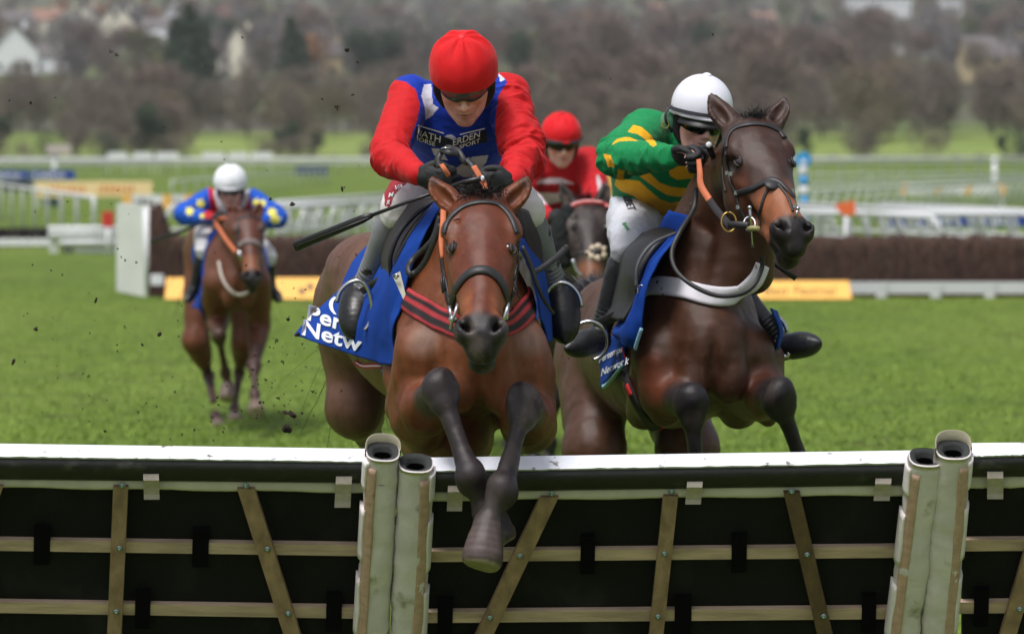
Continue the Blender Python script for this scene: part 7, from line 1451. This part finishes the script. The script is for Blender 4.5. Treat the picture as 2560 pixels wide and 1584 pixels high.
    S = dict(k=1.0, neck=P(576, 505, 29.1), chest=P(570, 540, 29.25), waist=P(560, 570, 29.5), pelvis=P(552, 590, 29.7), shL=P(524, 498, 29.1), shR=P(632, 500, 29.1), elL=P(458, 536, 28.9), elR=P(694, 544, 28.9), wrL=P(532, 548, 28.6), wrR=P(640, 560, 28.6), tw=1.0, sl=1.15, fold=.010,
        hipL=P(524, 586, 29.3), hipR=P(600, 590, 29.4), knL=P(512, 622, 28.72), knR=P(668, 640, 28.8), anL=P(484, 722, 28.75), anR=P(678, 720, 28.8), toeL=P(466, 752, 28.6), toeR=P(702, 750, 28.6),
        handL=(V(.8, -.5, -.1), V(.1, .5, -.85), V(.1, -.4, .9)), handR=(V(-.8, -.5, -.1), V(-.1, .5, -.85), V(-.1, -.4, .9)), skin=(228, 178, 164), cap=(236, 238, 244), bcol=lambda v, px, py: np.tile(lin((206, 204, 206)), (len(v), 1)), gog=.004, peak=True, hr=V(.122, .122, .130))
    jockey('left', 'jockey in white cap and blue silks with yellow stars, far behind on the left', P(560, 700, 29.4)*V(1, 1, 0) + V(0, 0, 1.3), S, J, silk, .0062)
    mb = MB(); rn = thing('reins', 'orange reins held by the star sleeved jockey on the left', 'reins', P(560, 560, 28.4)); mb.ribbon([P(536, 552, 28.5), P(550, 575, 28.3), P(566, 600, 28.0), P(590, 630, 27.7)], V(0, -1, 0), .03, .006, 4); mb.build('rein', M_RUB, rn, True); mb = MB(); mb.ribbon([P(546, 548, 28.45), P(566, 546, 28.45), P(588, 552, 28.4)], V(0, -1, 0), .03, .006, 4); mb.build('rein', M_RUB, rn, True)
    wp = thing('whip', 'whip pointing down left from the far left jockey hand', 'whip', P(460, 580, 28.6)); mb = MB(); mb.tube([P(545, 540, 28.4), P(500, 560, 28.6), P(440, 584, 28.8), P(378, 604, 29.0)], [.012, .010, .014, .018], 6); mb.build('shaft', M_WHIP, wp, True)
build_4()
# ================================================================ horse 5 and jockey, hidden but for the pale blue cap
def build_5():
    C = P(1240, 790, 25.4); h0 = Horse('', C, 3, 0); T = h0.T; H = HeadFrame(P(1235, 560, 24.95), 0, 40, 0, 1.0)
    legs = [[T(.07, s*.15, 0), T(.3, s*.18, -.2), T(.15, s*.15, -.55), T(.2, s*.15, -.88), T(.18, s*.15, -.98), T(.16, s*.15, -1.05)] for s in (-1, 1)] + [[T(1.72, s*.15, .2), T(1.42, s*.2, -.15), T(1.9, s*.17, -.5), T(1.75, s*.17, -.85), T(1.65, s*.17, -.98), T(1.6, s*.17, -1.05)] for s in (-1, 1)]
    far_horse('dark bay horse hidden behind the leading horse, under the pale blue capped jockey', C, 3, 0, 1.0, H, lambda h: ([h.T(.22, 0, .10), h.T(.16, 0, .24), h.T(.02, 0, .36), H(.14, -.24) + V(0, .10, -.04), H(.06, -.14)], [.28, .23, .175, .14, .105], [.80, .74, .70, .72, .80], h.S), legs,
        [(P(1218, 560, 25.0), P(1206, 525, 25.0), V(.3, -1, .1)), (P(1255, 560, 25.0), P(1266, 525, 25.0), V(-.3, -1, .1))], [lin((90, 58, 40)), lin((70, 44, 34)), lin((110, 70, 50)), lin((34, 28, 30))], .018)
    J = JH(P(1232, 425, 26.1), 4, 14, 0, 1.05)
    S = dict(k=1.0, neck=P(1230, 450, 26.3), chest=P(1228, 490, 26.4), waist=P(1226, 530, 26.6), pelvis=P(1226, 565, 26.8), shL=P(1180, 455, 26.3), shR=P(1282, 458, 26.3), elL=P(1160, 515, 26.1), elR=P(1300, 520, 26.1), wrL=P(1205, 555, 25.7), wrR=P(1258, 555, 25.7),
        hipL=P(1200, 570, 26.6), hipR=P(1256, 570, 26.6), knL=P(1165, 610, 26.2), knR=P(1300, 610, 26.2), anL=P(1175, 730, 26.4), anR=P(1290, 730, 26.4), toeL=P(1165, 760, 26.2), toeR=P(1300, 760, 26.2),
        handL=(V(.8, -.5, -.1), V(.1, .5, -.85), V(.1, -.4, .9)), handR=(V(-.8, -.5, -.1), V(-.1, .5, -.85), V(-.1, -.4, .9)), skin=(228, 178, 164), cap=(150, 206, 226), gog=.004, peak=True, hr=V(.118, .12, .132), gather=False)
    jockey('pale', 'jockey in pale blue cap almost hidden behind the leading jockey', P(1226, 700, 26.5)*V(1, 1, 0) + V(0, 0, 1.3), S, J, lambda v, n, px, py, A: np.tile(lin((60, 110, 150)), (len(v), 1)), .010)
build_5()
# ================================================================ flying clods
def clods():
    r = np.random.default_rng(77); m = mat('wet soil', lin((58, 44, 32)), .9, var=.5, nscale=60, bump=.8, bscale=80); protos = []
    for k in range(5):
        F = Rec(); F.ell(V(0, 0, 0), V(.5, .38, .3), None, .1)
        for _ in range(4): F.ell(r.normal(size=3)*.35, V(.3, .22, .18)*(.5 + r.random()), None, .12)
        v, f = F.bake(.07, 1); n = vnormals(v, f); v = v + n*(.16*fbm(v*2.5, k, 3))[:, None]; protos.append(mkmesh('clod', v, f)); protos[-1].materials.append(m)
    big = [(866, 126, 10, 'large dark clod flying left of the red cap'), (893, 156, 5, None), (276, 130, 5, None), (605, 94, 4, None), (291, 138, 5, None), (843, 268, 7, 'flat dark clod level with the leading jockey shoulder'), (77, 258, 6, None), (24, 251, 4, None), (883, 237, 5, None), (806, 248, 4, None), (855, 471, 9, 'jagged clod above the far rail left of the leading jockey'), (730, 511, 9, 'narrow dark clod above the whip'), (676, 498, 7, None), (398, 836, 11, 'clod falling left of the far left horse'),
           (728, 1034, 17, 'large double clod above the hurdle left of the leading horse'), (716, 1070, 21, 'largest clod just above the hurdle top'), (33, 905, 10, 'clod near the left edge over the grass'), (90, 822, 8, None), (240, 750, 9, None), (720, 798, 9, None), (745, 835, 9, None), (1782, 86, 5, None), (263, 1078, 8, 'clod just above the left hurdle top'), (1526, 197, 3, None), (690, 850, 7, None), (650, 1005, 6, None), (560, 1070, 5, None), (455, 1085, 5, None)]
    for k in range(235):
        a = r.random(); big.append((30 + 900*r.random()**.8, 620 + 480*r.random(), 2 + 3.2*r.random()**2, None) if a < .55 else ((665 + 120*r.normal()*.6, 960 + 100*r.normal()*.7, 1.6 + 4*r.random()**3, None) if a < .92 else (60 + 860*r.random(), 120 + 480*r.random(), 1.8 + 1.6*r.random(), None)))
    big += [(1410 + 20*r.normal(), 900 + 60*r.normal(), 2 + r.random(), None) for _ in range(6)]
    for (px, py, s, lb) in big:
        if py > 1100: continue
        Y = 13.2 + 2.2*r.random(); px_ = px; p = P(px_, py, Y); o = bpy.data.objects.new('turf_clod', protos[int(r.integers(5))]); COL.objects.link(o); o.location = tuple(p); k = s/FPX*Y*1.25; o.scale = (k, k, k*(.6 + .5*r.random())); o.rotation_euler = tuple(r.random(3)*6.28)
        tag(o, lb or 'small speck of dark turf flying in the air around the leading horse', 'clod', None if lb else 'small flying specks of turf')
clods()
# ---------------------------------------------------------------- the damp air of a grey winter day
def haze():
    m = bpy.data.materials.new('damp air'); m.use_nodes = True; N = m.node_tree.nodes; L = m.node_tree.links
    N.remove(N['Principled BSDF']); pv = N.new('ShaderNodeVolumePrincipled'); pv.inputs['Color'].default_value = (.90, .91, .92, 1); pv.inputs['Density'].default_value = .00018; pv.inputs['Anisotropy'].default_value = .2
    L.new(pv.outputs[0], N['Material Output'].inputs['Volume'])
    mb = MB(); mb.box((0, 1600, 89), (2400, 3360, 184)); o = mb.build('haze', m); tag(o, kind='stuff')
haze()
sc.cycles.volume_bounces = 0
